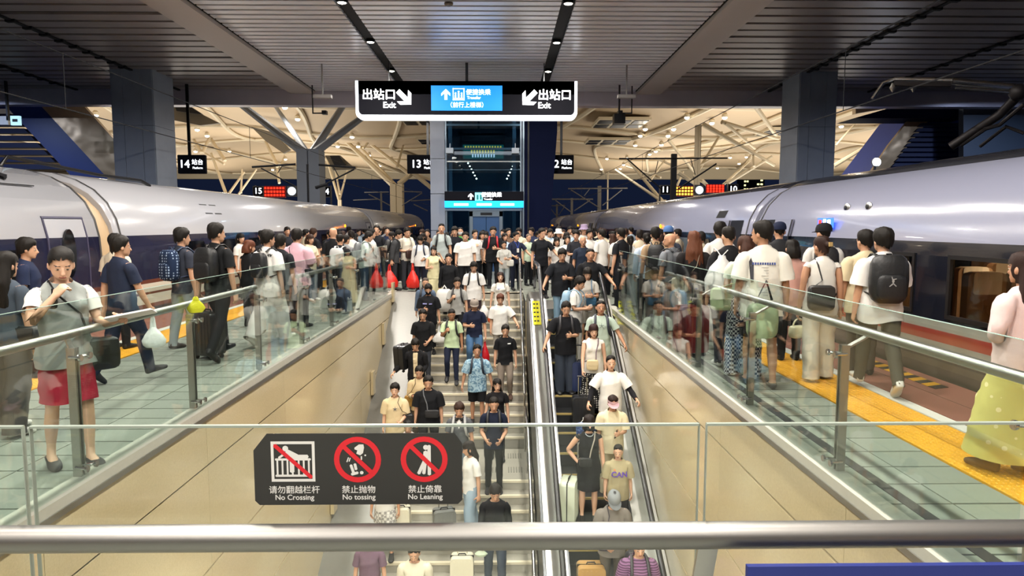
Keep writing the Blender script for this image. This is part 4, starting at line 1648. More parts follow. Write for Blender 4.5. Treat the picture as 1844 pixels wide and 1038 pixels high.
for x in STRIPS:
    q = MB(); q.box(x - 0.15, x + 0.15, -13, Y_FAS - 0.3, CEIL + 0.08, CEIL + 0.14); q.build('light_trough', 'ceil_dark', ceil)
lamp0 = None
for x in STRIPS:
    for y in LAMP_YS:
        side = 'left' if x < 0 else 'right'
        nth = ['first', 'second', 'third', 'fourth', 'fifth', 'sixth', 'seventh', 'eighth', 'ninth', 'tenth'][len(LAMP_YS) - 1 - LAMP_YS.index(y)]
        o = thing('ceiling_lamp', 'recessed lamp in the %s dark ceiling channel, %s from the canopy end' % (side, nth), 'lamp', (x, y, CEIL + 0.02), 0, 'recessed lamps in the %s ceiling channel' % side)
        if lamp0 is None:
            h = MB(); h.rings([[(r_ * math.cos(t), r_ * math.sin(t), z) for t in np.linspace(0, 2 * math.pi, 18, endpoint=False)] for r_, z in ((0.10, 0.12), (0.12, 0.10), (0.125, -0.02), (0.105, -0.03))], False)
            l1 = h.build('housing', 'steel_dark', o, smooth=True)
            h = MB(); h.ball((0, 0, -0.01), (0.10, 0.10, 0.035), 16, 6); l2 = h.build('bulb', 'lamp_glow', o, smooth=True)
            lamp0 = (l1, l2)
        else:
            inst(lamp0[0], 'housing', o); inst(lamp0[1], 'bulb', o)
        spot('lamp_light', (0, 0, -0.06), LAMP_W, 0.3, parent=o)
# unseen bluish lamps added beyond the view to light columns and sides
for x in (-21.0, 19.0):
    for y in (6.0, 12.0, 18.0, 23.0):
        side = 'left' if x < 0 else 'right'
        o = thing('ceiling_lamp', 'unseen added bluish lamp over the neighbouring platform far out on the %s' % side, 'lamp', (x, y, CEIL + 0.02), 0, 'unseen added lamps over the %s neighbouring platform' % side)
        inst(lamp0[0], 'housing', o); inst(lamp0[1], 'bulb', o)
        spot('lamp_light', (0, 0, -0.06), LAMP_W * 1.5, 0.3, col=(0.55, 0.68, 1.0), parent=o)
# lamps of the lower concourse, under the slab at the foot of the stairs
for i, x in enumerate((-2.2, -0.2, 1.7)):
    o = thing('ceiling_lamp', 'concourse lamp under the near slab, %s of three' % ('left', 'middle', 'right')[i], 'lamp', (x, 0.6, -0.58), 0)
    inst(lamp0[0], 'housing', o); inst(lamp0[1], 'bulb', o)
    spot('lamp_light', (0, 0.05, -0.10), LAMP_W * 0.8, 0.5, parent=o, rot=(R(55), 0, 0))  # light tilted up the stairs, added as front fill on the people
# small things on the ceiling
q = MB(); q.rings([[(r_ * math.cos(t), r_ * math.sin(t), z) for t in np.linspace(0, 2 * math.pi, 14, endpoint=False)] for r_, z in ((0.10, 0), (0.10, -0.04), (0.06, -0.07))], True)
o = q.build('smoke_detector', mat('detector', '#6d645c', 0.5)); o.location = at_z(808, 5, CEIL); tag(o, 'small round smoke detector on the slatted ceiling', 'detector')

# columns
def column(x0, x1, y0, y1, label):
    q = MB(); q.box(x0 + 0.01, x1 - 0.01, y0 + 0.01, y1 - 0.01, -1.7, CEIL + 0.2)
    c = struct('column', q, 'joint_dark', label)
    w = x1 - x0
    for zi, (za, zb) in enumerate(((-1.7, 1.1), (1.1, 3.1), (3.1, 5.1), (5.1, CEIL + 0.15))):
        for k, (fa, fb_) in enumerate(((0, 0.28), (0.28, 0.72), (0.72, 1.0))):
            p = MB(); p.box(x0 + w * fa + 0.006, x0 + w * fb_ - 0.006, y0 - 0.02, y0 + 0.02, za + 0.006, zb - 0.006); p.build('cladding_panel', 'column_stone', c)
        for xx in (x0, x1):
            p = MB(); p.box(xx - 0.02, xx + 0.02, y0 + 0.006, y1 - 0.006, za + 0.006, zb - 0.006); p.build('cladding_panel', 'column_stone', c)
    return c


column(-12.79, -11.45, 23.0, 24.4, 'square stone clad column behind the left train')
column(9.86, 11.09, 23.0, 24.4, 'square stone clad column behind the right train')

# ------------------------------------------------------------------ trains
def band_mat(name, stops, rough=0.2, metal=0.0, coat=0.3):
    """paint bands by height on the car side"""
    m = mat(name, '#888888', rough, metal, coat=coat)
    nt = m.node_tree
    b = nt.nodes['Principled BSDF']
    tc = nt.nodes.new('ShaderNodeTexCoord')
    sp = nt.nodes.new('ShaderNodeSeparateXYZ')
    mp = nt.nodes.new('ShaderNodeMapRange')
    mp.inputs['From Min'].default_value = -1.0
    mp.inputs['From Max'].default_value = 3.0
    cr = nt.nodes.new('ShaderNodeValToRGB')
    cr.color_ramp.interpolation = 'CONSTANT'
    e = cr.color_ramp.elements
    while len(e) > 1:
        e.remove(e[-1])
    for i, (z, c) in enumerate(stops):
        p = (z + 1.0) / 4.0
        if i == 0:
            e[0].position = p
            e[0].color = srgb(c)
        else:
            el = e.new(p)
            el.color = srgb(c)
    nt.links.new(tc.outputs['Object'], sp.inputs[0])
    nt.links.new(sp.outputs['Z'], mp.inputs['Value'])
    nt.links.new(mp.outputs['Result'], cr.inputs[0])
    nt.links.new(cr.outputs[0], b.inputs['Base Color'])
    return m


band_mat('livery_left', [(-1.0, '#3c3833'), (0.18, '#6a3f30'), (0.26, '#b9b3a4'), (0.44, '#5d3428'), (0.50, '#b9b3a4'), (0.66, '#5d3428'), (0.74, '#1a1c33'), (1.63, '#a6a7ad')], 0.22)  # white upper body tinted blue to stand for blue light on it
band_mat('livery_right', [(-1.0, '#4c463f'), (0.10, '#5a544a'), (0.30, '#8f8a80'), (0.42, '#93392f'), (0.56, '#8f8a80'), (0.66, '#12151f'), (1.63, '#898ca0'), (2.64, '#2e2f36')], 0.20)  # grey upper band likewise carries a blue light cast in its colour
mat('train_white', '#bebcba', 0.22, coat=0.3)
mat('gangway', '#b39a78', 0.5)
mat('gangway_grey', '#8b8a8c', 0.35, 0.4)
mat('tan_seat', '#8a6d4d', 0.8)
mat('seat_cover', '#cfc7b8', 0.8)
mat('interior_wall', '#a98d6a', 0.7)
mat('orange_lamp', '#ff9a20', 0.5, emit='#ff8c10', estr=6.0)
PROF = [(0.30, -1.0), (0.06, -0.55), (0.0, -0.05), (0.0, 0.66), (0.0, 1.25), (0.02, 1.63), (0.09, 1.95), (0.24, 2.25), (0.48, 2.50), (0.80, 2.68), (1.22, 2.81), (1.66, 2.85)]
FULL = PROF + [(3.32 - a, z) for a, z in reversed(PROF[:-1])]


def prof_x(z):
    for (a0, z0), (a1, z1) in zip(PROF, PROF[1:]):
        if z0 <= z <= z1:
            return a0 + (a1 - a0) * (z - z0) / (z1 - z0)
    return 0


def car(train, sgn, y0, y1, m, holes=()):
    """sgn -1: the car lies on the -x side of its own near side plane (x = 0 of the train)"""
    q = MB()
    if not holes:
        rings = []
        for y, k in ((y0, 0.97), (y0 + 0.10, 1.0), (y1 - 0.10, 1.0), (y1, 0.97)):
            rings.append([(sgn * (1.66 + (a - 1.66) * k), y, z * k) for a, z in FULL])
        q.rings(rings)
        c = q.build('car', m, train, smooth=True)
        return c
    # shell without the window band of the near side, wall pieces between the holes
    zb, zt = holes[0][2], holes[0][3]
    part = [p for p in FULL]
    loop = [(0.0, zt), (0.02, 1.63)] + [p for p in FULL[6:]] + [(0.30, -1.0), (0.06, -0.55), (0.0, -0.05), (0.0, zb)]
    rings = [[(sgn * a, y, z) for a, z in loop] for y in (y0, y1)]
    n = len(loop)
    v = [p for r_ in rings for p in r_]
    q.poly(v, [(k, k + 1, n + k + 1, n + k) for k in range(n - 1)])
    edges = [y0] + [e for h in holes for e in h[:2]] + [y1]
    for i in range(0, len(edges), 2):
        a, b_ = edges[i], edges[i + 1]
        q.box(min(0, sgn * 0.06), max(0, sgn * 0.06), a, b_, zb, zt)
    c = q.build('car', m, train)
    for p in c.data.polygons:
        p.use_smooth = True
    c.data.set_sharp_from_angle(angle=R(30))
    return c


def window(c, sgn, ya, yb, zb=0.74, zt=1.48, m='dark_glass', nm='window', x=0.0):
    q = MB(); q.rbox(-0.012 + x, 0.012 + x, ya, yb, zb, zt, 0.09, 3, 'x'); o = q.build(nm, m, c); return o


def frame_y(c, ya, yb, zb, zt, m, nm, t=0.035, x=0.0):
    q = MB()
    for a in ((ya, ya + t, zb, zt), (yb - t, yb, zb, zt), (ya + t, yb - t, zt - t, zt), (ya + t, yb - t, zb, zb + t)):
        q.box(x - 0.018, x + 0.018, *a)
    return q.build(nm, m, c)


# left train
tl_ = thing('train', 'white high speed train with navy window band at the left platform', 'train', (PL - 0.08, 0, 0))
GAPL = 12.35
for (a, b_) in ((GAPL - 25.2, GAPL), (GAPL + 0.45, GAPL + 25.4), (GAPL + 25.9, GAPL + 50.5)):
    c = car(tl_, -1, a, b_, 'livery_left')
    yy = a + 2.6
    while yy < b_ - 3.0:
        window(c, -1, yy, yy + 1.05)
        yy += 1.95
    for yd in (b_ - 1.52,):
        q = MB(); zf_ = [0.02, 0.66, 1.25, 1.63, 1.80, 1.98]
        for ya_ in (yd, yd + 1.015):
            v = [(-prof_x(z) + 0.016, y, z) for z in zf_ for y in (ya_, ya_ + 0.035)] + [(-prof_x(z) - 0.02, y, z) for z in zf_ for y in (ya_, ya_ + 0.035)]
            q.poly(v, [(2 * i, 2 * i + 1, 2 * i + 3, 2 * i + 2) for i in range(5)] + [(2 * i, 2 * i + 2, 14 + 2 * i, 12 + 2 * i) for i in range(5)] + [(2 * i + 1, 13 + 2 * i, 15 + 2 * i, 2 * i + 3) for i in range(5)])
        v = [(-prof_x(z) + 0.016, y, z) for z in (1.95, 1.985) for y in (yd, yd + 1.05)] + [(-prof_x(z) - 0.02, y, z) for z in (1.95, 1.985) for y in (yd, yd + 1.05)]
        q.poly(v, [(0, 1, 3, 2), (0, 4, 5, 1), (2, 3, 7, 6)])
        q.build('door_frame', mat('door_seal', '#33304a', 0.6), c)
        # the upper part of the leaf follows the body, so the leaf is a thin bent sheet
        q = MB()
        zs = [0.05, 0.66, 1.25, 1.63, 1.94]
        v = [(-prof_x(z) + 0.012, y, z) for z in zs for y in (yd + 0.04, yd + 1.01)]
        v += [(-prof_x(z) - 0.02, y, z) for z in zs for y in (yd + 0.04, yd + 1.01)]
        q.poly(v, [(2 * i, 2 * i + 1, 2 * i + 3, 2 * i + 2) for i in range(4)] + [(10 + 2 * i, 12 + 2 * i, 13 + 2 * i, 11 + 2 * i) for i in range(4)])
        dr = q.build('door', 'livery_left', c)
        dr_w = MB(); dr_w.prism([(yd + 0.50 + 0.17 * math.cos(t), 1.38 + 0.40 * math.sin(t)) for t in np.linspace(0, 2 * math.pi, 22, endpoint=False)], -0.01, 0.022, 'x')
        dr_w.build('door_window', 'dark_glass', dr)
    if a > 0:
        for yo in (a + 4.2, a + 4.75):
            q = MB(); pts = [(-prof_x(z) + 0.006, y, z) for z in (2.12, 2.36) for y in (yo, yo + 0.42)]
            pts += [(p[0] - 0.01, p[1], p[2] - 0.01) for p in pts]
            q.poly(pts, [(0, 1, 3, 2), (4, 6, 7, 5), (0, 4, 5, 1), (2, 3, 7, 6)]); q.build('roof_vent', 'black_paint', c)
    q = MB(); q.ball((0.0, b_ - 6.6, 1.80), (0.03, 0.10, 0.07)); q.build('side_lamp', 'orange_lamp', c)
for k in range(6):
    q = MB(); yv = 3.9 + k * 1.35
    q.poly([(-0.62, yv, 2.60), (-0.50, yv + 0.05, 2.54), (-0.62, yv + 0.26, 2.60), (-0.72, yv + 0.1, 2.66)], [(0, 1, 2, 3)])
    q.poly([(-0.62, yv, 2.63), (-0.50, yv + 0.05, 2.57), (-0.62, yv + 0.26, 2.63), (-0.72, yv + 0.1, 2.69)], [(0, 1, 2, 3)])
    q.build('roof_vent', 'black_paint', tl_)
q = MB(); q.bar((-0.42, -2, 2.475), (-0.42, 11.2, 2.475), 0.02, 0.015); q.build('roof_seam', 'steel_dark', tl_)
q = MB(); q.box(-1.2, -1.05, -2, 10.2, 2.80, 2.86); q.build('roof_rail', 'train_white', tl_)
for yg in (GAPL, GAPL + 25.4):
    q = MB(); q.rings([[(-(1.66 + (a - 1.66) * k), y, z * k - 0.01) for a, z in FULL] for y, k in ((yg - 0.05, 0.93), (yg + 0.12, 0.955), (yg + 0.22, 0.965), (yg + 0.32, 0.955), (yg + 0.5, 0.93))]); q.build('gangway', 'gangway', tl_, smooth=True)
def end_seal(train, sgn, y):
    q = MB(); q.rings([[(sgn * (1.66 + (a - 1.66) * 1.004), yy, z * 1.004) for a, z in FULL] for yy in (y - 0.025, y + 0.025)], False); q.build('end_seal', mat('seal_dark', '#3a3836', 0.5), train, smooth=True)


for yg in (GAPL - 0.12, GAPL + 0.57, GAPL + 25.3, GAPL + 26.0):
    end_seal(tl_, -1, yg)
# cable over the left gangway
q = MB(); q.tube([(-1.5, 12.0, 2.86), (-1.45, 12.1, 3.02), (-1.35, 12.6, 2.99), (-1.1, 14.2, 2.86), (-1.0, 15.6, 2.84), (-0.95, 15.9, 2.74)], 0.035, 8); q.build('roof_cable', 'black_rubber', tl_)

# right train
tr = thing('train', 'silver grey high speed train with dark window band at the right platform', 'train', (PR + 0.08, 0, 0))
GAPR = 14.4
WIN = [(6.75, 8.05, 0.74, 1.47), (8.75, 9.95, 0.74, 1.47)]
WIN = [(2.75, 4.05, 0.74, 1.47), (4.75, 6.05, 0.74, 1.47)] + WIN
cars = ((GAPR - 25.0, GAPR), (GAPR + 0.45, GAPR + 25.4), (GAPR + 25.9, GAPR + 50.9), (GAPR + 51.3, GAPR + 66))
for i, (a, b_) in enumerate(cars):
    holes = WIN if i == 0 else ()
    c = car(tr, 1, a, b_, 'livery_right', holes)
    if i == 0:
        car0 = c
        for (ya, yb, zb, zt) in WIN:
            o = window(c, 1, ya, yb, zb, zt, 'glass_window', 'window', 0.03)
            frame_y(o, ya - 0.02, yb + 0.02, zb - 0.02, zt + 0.02, 'black_rubber', 'window_frame', 0.05, 0.0)
    else:
        yy = a + 2.7
        while yy < b_ - 3.2:
            window(c, 1, yy, yy + 1.1)
            yy += 2.0
    for yd, dl_ in (((b_ - 0.95, -1),) if i == 0 else ((a + 0.45, 1), (b_ - 0.95, -1))):
        yl_ = yd - 0.82 if dl_ < 0 else yd + 0.82
        # open doorway: a dark sheet stands for its shaded inside, leaf slid aside
        q = MB(); zs = [0.02, 0.66, 1.25, 1.63, 1.95]
        v = [(prof_x(z) - 0.012, y, z) for z in zs for y in (yd, yd + 0.8)] + [(prof_x(z) + 0.03, y, z) for z in zs for y in (yd, yd + 0.8)]
        q.poly(v, [(2 * k, 2 * k + 1, 2 * k + 3, 2 * k + 2) for k in range(4)] + [(10 + 2 * k, 12 + 2 * k, 13 + 2 * k, 11 + 2 * k) for k in range(4)])
        q.build('doorway', mat('door_dark', '#10121c', 0.4), c)
        q = MB()
        v = [(prof_x(z) - 0.05, y, z) for z in zs for y in (yl_, yl_ + 0.80)] + [(prof_x(z) - 0.015, y, z) for z in zs for y in (yl_, yl_ + 0.80)]
        q.poly(v, [(2 * k, 2 * k + 1, 2 * k + 3, 2 * k + 2) for k in range(4)] + [(10 + 2 * k, 12 + 2 * k, 13 + 2 * k, 11 + 2 * k) for k in range(4)] + [(0, 2, 12, 10), (1, 11, 13, 3), (2, 4, 14, 12), (4, 6, 16, 14), (6, 8, 18, 16), (8, 9, 19, 18)])
        dl = q.build('door', 'livery_right', c)
        q = MB()
        for y_ in (yl_ - 0.02, yl_ + 0.79):
            v = [(prof_x(z) - 0.055, y, z) for z in zs for y in (y_, y_ + 0.05)]
            q.poly(v, [(2 * k, 2 * k + 1, 2 * k + 3, 2 * k + 2) for k in range(4)])
        q.build('door_seal', 'black_rubber', dl)
    q = MB(); q.ball((0.0, a + 8.2, 1.80), (0.03, 0.10, 0.07)); q.build('side_lamp', 'orange_lamp', c)
    if i == 1:
        q = MB(); pts = [(prof_x(z) - 0.006, y, z) for z in (2.02, 2.20) for y in (a + 1.9, a + 2.6)]
        pts += [(p[0] + 0.02, p[1], p[2]) for p in pts]
        q.poly(pts, [(0, 1, 3, 2), (4, 6, 7, 5), (0, 4, 5, 1), (2, 3, 7, 6)]); q.build('roof_vent', 'black_paint', c)
    if i == 0:
        for yo in (10.9, 10.25):
            zz = 2.12
            q = MB(); q.ball((prof_x(zz) + 0.0, yo, zz), (0.03, 0.09, 0.075), 12, 7); o = q.build('filler_cap', 'steel_brushed', c, smooth=True)
            q = MB(); q.ball((prof_x(zz) - 0.03, yo, zz), (0.012, 0.045, 0.04), 10, 6); q.build('filler_hole', 'black_paint', o)
for yg in (GAPR - 0.12, GAPR + 0.57, GAPR + 25.3, GAPR + 26.0):
    end_seal(tr, 1, yg)
# side destination screen, lit
q = MB(); q.box(-0.012, 0.02, 11.0, 11.5, 1.80, 1.96)
for yg in (GAPR, GAPR + 25.4, GAPR + 50.9):
    q2 = MB(); q2.rings([[((1.66 + (a - 1.66) * k), y, z * k - 0.01) for a, z in FULL] for y, k in ((yg - 0.05, 0.93), (yg + 0.12, 0.955), (yg + 0.22, 0.97), (yg + 0.32, 0.955), (yg + 0.5, 0.93))]); q2.build('gangway', 'gangway_grey', tr, smooth=True)
scr = q.build('side_screen', mat('screen_blue', '#101830', 0.3, emit='#3a6cff', estr=3.0), car0)
q = MB(); q.box(-0.014, 0.0, 11.05, 11.15, 1.83, 1.93); q.box(-0.014, 0.0, 11.2, 11.3, 1.86, 1.94)
q.build('screen_text', mat('screen_white', '#ffffff', 0.4, emit='#ffffff', estr=5.0), scr)
q = MB(); q.box(-0.014, 0.0, 11.36, 11.46, 1.83, 1.93); q.build('screen_text', 'red_led', scr)
# interior behind the near windows
q = MB(); q.box(3.0, 3.05, GAPR - 24, GAPR - 2.4, 0.0, 1.75); q.box(0.08, 3.0, GAPR - 24, GAPR - 2.4, 0.05, 0.1); q.box(0.10, 3.0, GAPR - 24, GAPR - 2.4, 1.72, 1.77)
q.build('interior_lining', 'interior_wall', car0)
for k in range(9):
    ys_k = 2.3 + k * 0.95
    for xs in (0.20, 0.72, 1.85):
        q = MB(); q.rbox(xs, xs + 0.46, ys_k, ys_k + 0.12, 0.1, 1.28, 0.06, 3, 'y'); q.box(xs, xs + 0.46, ys_k - 0.45, ys_k, 0.42, 0.54)
        s_ = q.build('seat', 'tan_seat', car0)
        q = MB(); q.rbox(xs + 0.06, xs + 0.40, ys_k - 0.01, ys_k + 0.13, 1.02, 1.29, 0.04, 3, 'y'); q.build('headrest_cover', 'seat_cover', s_)
q = MB(); q.box(1.35, 1.65, 1.5, 11.8, 1.69, 1.715); il = q.build('cabin_lamp', mat('cabin_lamp', '#ffffff', 0.5, emit='#ffd9a0', estr=9.0), car0)
for yy in (3.5, 6.0, 8.5):
    spot('cabin_light', (PR + 0.08 + 1.5, yy, 1.66), 45.0, 0.3, (1.0, 0.82, 0.58))
# pantograph on the right train roof
pg = thing('pantograph', 'folded pantograph arm with insulators on the right train roof', 'pantograph', (0, 0, 0))
pz = lambda x, y, d: at_y(x, y, d)
q = MB(); q.tube([pz(1712, 264, 12.2), pz(1800, 207, 11.7), pz(1838, 168, 11.3)], 0.075, 10); q.build('lower_arm', mat('pant_dark', '#231f22', 0.5, 0.4), pg, smooth=True)
q = MB(); q.tube([pz(1838, 158, 11.3), pz(1715, 146, 11.6)], 0.055, 10); q.build('upper_arm', 'steel', pg, smooth=True)
q = MB(); q.tube([pz(1836, 168, 11.3), pz(1720, 158, 11.6)], 0.025, 8); q.build('tie_rod', 'steel', pg, smooth=True)
q = MB(); q.tube([pz(1715, 144, 11.6), pz(1612, 142, 12.0), pz(1590, 150, 12.1), pz(1571, 178, 12.1)], 0.03, 8); q.build('collector_horn', 'steel', pg, smooth=True)
q = MB(); q.tube([pz(1712, 152, 11.6), pz(1650, 152, 11.8), pz(1610, 150, 12.0)], 0.05, 8); q.build('collector_strip', 'pant_dark', pg, smooth=True)
for x in (1608, 1645):
    q = MB(); q.tube([pz(x, 150, 12.0), pz(x, 158, 12.0), pz(x - 1, 166, 12.0)], [0.02, 0.06, 0.01], 8); q.build('clamp', 'steel_brushed', pg, smooth=True)
q = MB(); q.ball(pz(1834, 166, 11.3), 0.14); q.build('joint', 'pant_dark', pg, smooth=True)
q = MB(); q.tube([pz(1730, 262, 12.1), pz(1775, 232, 11.8), pz(1800, 225, 11.7), pz(1844, 188, 11.3)], 0.035, 8); q.build('control_rod', 'pant_dark', pg, smooth=True)
q = MB(); q.tube([pz(1765, 264, 12.1), pz(1812, 228, 11.7), pz(1844, 240, 11.5)], 0.03, 8); q.build('control_rod', 'pant_dark', pg, smooth=True)
q = MB(); p0 = pz(1712, 266, 12.2); q.box(p0.x - 0.3, p0.x + 1.2, 11.4, 12.6, 2.80, 2.98); q.build('base_frame', 'pant_dark', pg)

# ------------------------------------------------------------------ end of the canopy: lift tower, hanging signs
lt = thing('lift_tower', 'glass lift tower with blue sign band and steel doors beyond the stair top', 'lift', (0, 0, 0))
YE = 27.0
X_ = lambda px, d=YE: at_y(px, 300, d).x
mat('lift_stone', '#8f97a8', 0.4, noise=0.05, nscale=2)
mat('lift_steel', '#8796a5', 0.3, 0.8)
mat('lift_inside', '#3b5c74', 0.6)
zc = lambda py, d=YE: at_y(900, py, d).z
for k, (za, zb) in enumerate(((0, 1.62), (1.64, 3.05), (3.07, 4.4), (4.42, 8.2))):
    q = MB(); q.box(X_(775), X_(801), YE - 0.05, YE + 2.6, za, zb); q.build('stone_panel', 'lift_stone', lt)
q = MB(); q.box(X_(801), X_(940), YE + 2.4, YE + 2.6, 0, 8.2); q.build('shaft_back', 'lift_inside', lt)
for px in (811, 926):
    q = MB(); q.box(X_(px) - 0.07, X_(px) + 0.07, YE + 0.05, YE + 0.2, 0, 8.2); q.build('shaft_post', 'lift_steel', lt)
for px in (803, 938):
    q = MB(); q.box(X_(px) - 0.03, X_(px) + 0.03, YE - 0.02, YE + 0.04, 0, 8.2); q.build('shaft_post', 'lift_steel', lt)
for py, h_ in ((291, 0.06), (306, 0.03), (268, 0.08), (225, 0.08)):
    q = MB(); q.box(X_(803), X_(938), YE + 0.0, YE + 0.06, zc(py) - h_ / 2, zc(py) + h_ / 2); q.build('shaft_beam', 'steel' if py == 291 else 'lift_steel', lt)
for k in range(7):
    q = MB(); z = zc(258) + k * 0.32; q.box(X_(830), X_(910), YE + 1.9, YE + 1.95, z, z + 0.22); q.build('shaft_louvre', mat('louvre', '#35485a', 0.5), lt)
for (za, zb) in ((zc(345), zc(291)), (zc(291), zc(215)), (zc(215), 8.2)):
    q = MB(); q.box(X_(804), X_(937), YE - 0.012, YE + 0.012, za + 0.02, zb - 0.02); q.build('glass_pane', 'glass_lift', lt)
for s0, s1 in (((803, 843)), ((907, 938))):
    q = MB(); q.box(X_(s0), X_(s1), YE - 0.012, YE + 0.012, 0, zc(378)); q.build('glass_pane', 'glass_lift', lt)
for a, b_ in ((845, 851), (899, 905)):
    q = MB(); q.box(X_(a), X_(b_), YE - 0.06, YE + 0.06, 0, zc(381)); q.build('door_jamb', 'lift_steel', lt)
q = MB(); q.box(X_(845), X_(905), YE - 0.06, YE + 0.06, zc(390), zc(380)); q.build('door_head', 'lift_steel', lt)
q = MB(); q.box(X_(865), X_(886), YE - 0.07, YE - 0.055, zc(388), zc(383)); q.build('floor_display', 'black_paint', lt)
for a, b_ in ((851, 874.5), (875.5, 899)):
    q = MB(); q.box(X_(a), X_(b_), YE, YE + 0.04, 0, zc(390)); q.build('lift_door', mat('lift_door', '#4a6a9a', 0.25, 0.5), lt)
q = MB(); q.box(X_(801), X_(940), YE - 0.1, YE + 0.1, zc(379) - 0.02, zc(374)); q.build('canopy_strip', 'lift_steel', lt)
for px in (810, 928):
    q = MB(); p_ = at_y(px, 272, YE - 0.15); q.box(p_.x - 0.14, p_.x + 0.14, YE - 0.3, YE - 0.05, p_.z - 0.10, p_.z + 0.10); q.tube([(p_.x, YE - 0.1, p_.z + 0.1), (p_.x, YE, p_.z + 0.3)], 0.02, 6)
    q.build('floodlight', mat('flood', '#b8c4d2', 0.4), lt)
for k in range(6):
    for x0, dx in ((843, 3.0), (926, -2.6)):
        q = MB(); p_ = at_y(x0 + k * dx, 294 + k * 5.6, YE + 1.2); q.ball(p_, 0.03, 6, 5); q.build('shaft_lamp', 'lamp_far', lt)
# green notice inside the shaft
gb = MB(); gb.box(X_(834, YE + 0.5), X_(907, YE + 0.5), YE + 0.5, YE + 0.54, zc(286, YE + 0.5), zc(261, YE + 0.5))
o = gb.build('notice_board', mat('notice_green', '#0d6a68', 0.4, emit='#0f7a76', estr=0.6), lt)
for r_, (xa, xb, py, m) in enumerate(((837, 905, 266, 'yellow_led'), (848, 893, 273.5, 'yellow_led'), (850, 893, 281, 'white_glow'))):
    n = int((xb - xa) / 4.6)
    q = MB()
    for k in range(n):
        x0 = X_(xa + k * (xb - xa) / n, YE + 0.5)
        for j in range(3):
            q.box(x0, x0 + 0.065, YE + 0.49, YE + 0.5, zc(py, YE + 0.5) - 0.05 + j * 0.045, zc(py, YE + 0.5) - 0.03 + j * 0.045)
        q.box(x0 + 0.02, x0 + 0.04, YE + 0.488, YE + 0.5, zc(py, YE + 0.5) - 0.05, zc(py, YE + 0.5) + 0.06)
    q.build('notice_text', m, o)
# lift sign
ls = thing('lift_sign', 'dark transfer sign with bright blue lower band on the lift tower', 'sign', (0, 0, 0))
d_ = YE - 0.3
q = MB(); q.box(X_(800, d_), X_(943, d_), d_, d_ + 0.2, zc(362, d_), zc(345, d_)); q.build('panel', 'sign_black', ls)
q = MB(); q.box(X_(800, d_), X_(943, d_), d_ - 0.01, d_ + 0.2, zc(374, d_), zc(362, d_)); q.build('blue_band', 'sign_cyan', ls)
for a, b_ in ((817, 843), (858, 885), (901, 926)):
    q = MB(); q.box(X_(a, d_), X_(b_, d_), d_ - 0.02, d_ - 0.01, zc(370.5, d_), zc(366.5, d_)); q.build('band_text', 'white_glow', ls)


def arrow(par, cx, cz, y, s, ang, m, nm='arrow', th=0.004):
    pts = [(0, 0.5), (0.42, 0.10), (0.42, -0.14), (0.13, 0.12), (0.13, -0.5), (-0.13, -0.5), (-0.13, 0.12), (-0.42, -0.14), (-0.42, 0.10)]
    ca, sa = math.cos(ang), math.sin(ang)
    q = MB()
    v = [(cx + s * (ca * a - sa * b_), y, cz + s * (sa * a + ca * b_)) for a, b_ in pts]
    q.poly(v, [(0, 1, 2, 3), (0, 3, 4, 5, 6), (0, 6, 7, 8)])
    return q.build(nm, m, par)


arrow(ls, X_(847.5, d_), zc(354, d_), d_ - 0.012, 0.25, 0, 'white_glow')
q = MB(); q.box(X_(855, d_), X_(869, d_), d_ - 0.012, d_, zc(361.5, d_), zc(347, d_)); ic = q.build('lift_icon', mat('icon_cyan', '#7adcf0', 0.4, emit='#7fe4f5', estr=1.6), ls)
for a in (858, 864):
    q = MB(); q.box(X_(a, d_), X_(a + 3.5, d_), d_ - 0.016, d_ - 0.012, zc(360, d_), zc(351, d_)); q.build('icon_figure', mat('icon_teal', '#2a9a9a', 0.4), ic)
text('lettering', '便捷换乘', 0.20, 'white_glow', ls, (X_(885, d_), d_ - 0.013, zc(351.5, d_)), bold=0.02, extrude=0)
text('lettering', 'Transfer', 0.10, 'white_glow', ls, (X_(879, d_), d_ - 0.013, zc(359, d_)), bold=0.02, extrude=0)
# dark stair enclosure right of the lift
q = MB(); dd = YE + 0.1
pts = [(X_(941, dd), 0), (X_(985, dd), 0), (X_(1003, dd), zc(238, dd)), (X_(1003, dd), 8.2), (X_(941, dd), 8.2)]
q.prism(pts, dd, dd + 1.25, 'y')
se = tag(q.build('stair_enclosure', 'navy_panel'), 'tall dark navy enclosure beside the glass lift tower', 'enclosure')
q = MB(); q.box(X_(950, dd), X_(953, dd), dd - 0.03, dd, 0, 8.2); q.build('seam', 'black_paint', se)
q = MB(); q.box(X_(941, dd), X_(944, dd), dd - 0.06, dd, 0, 8.2); q.build('seam', 'lift_steel', se)

# main hanging sign
YSG = 21.6
ms = thing('hanging_sign', 'black illuminated exit sign with white border and blue transfer panel', 'sign', (0, 0, 0))
sx = lambda px: at_y(px, 180, YSG).x
sz = lambda py: at_y(840, py, YSG).z
q = MB(); q.rbox(sx(644), sx(1036), YSG, YSG + 0.30, sz(211), sz(146), 0.11, 4, 'y'); q.box(sx(644), sx(1036), YSG, YSG + 0.30, sz(170), sz(146)); q.build('panel', 'sign_black', ms)
# white glowing border on three sides
r0, r1 = 0.09, 0.045
def u_path(x0, x1, z0, z1, r, n=6):
    p = [(x0, z1)]
    for t in np.linspace(math.pi, 1.5 * math.pi, n):
        p.append((x0 + r + r * math.cos(t), z0 + r + r * math.sin(t)))
    for t in np.linspace(1.5 * math.pi, 2 * math.pi, n):
        p.append((x1 - r + r * math.cos(t), z0 + r + r * math.sin(t)))
    p.append((x1, z1))
    return p


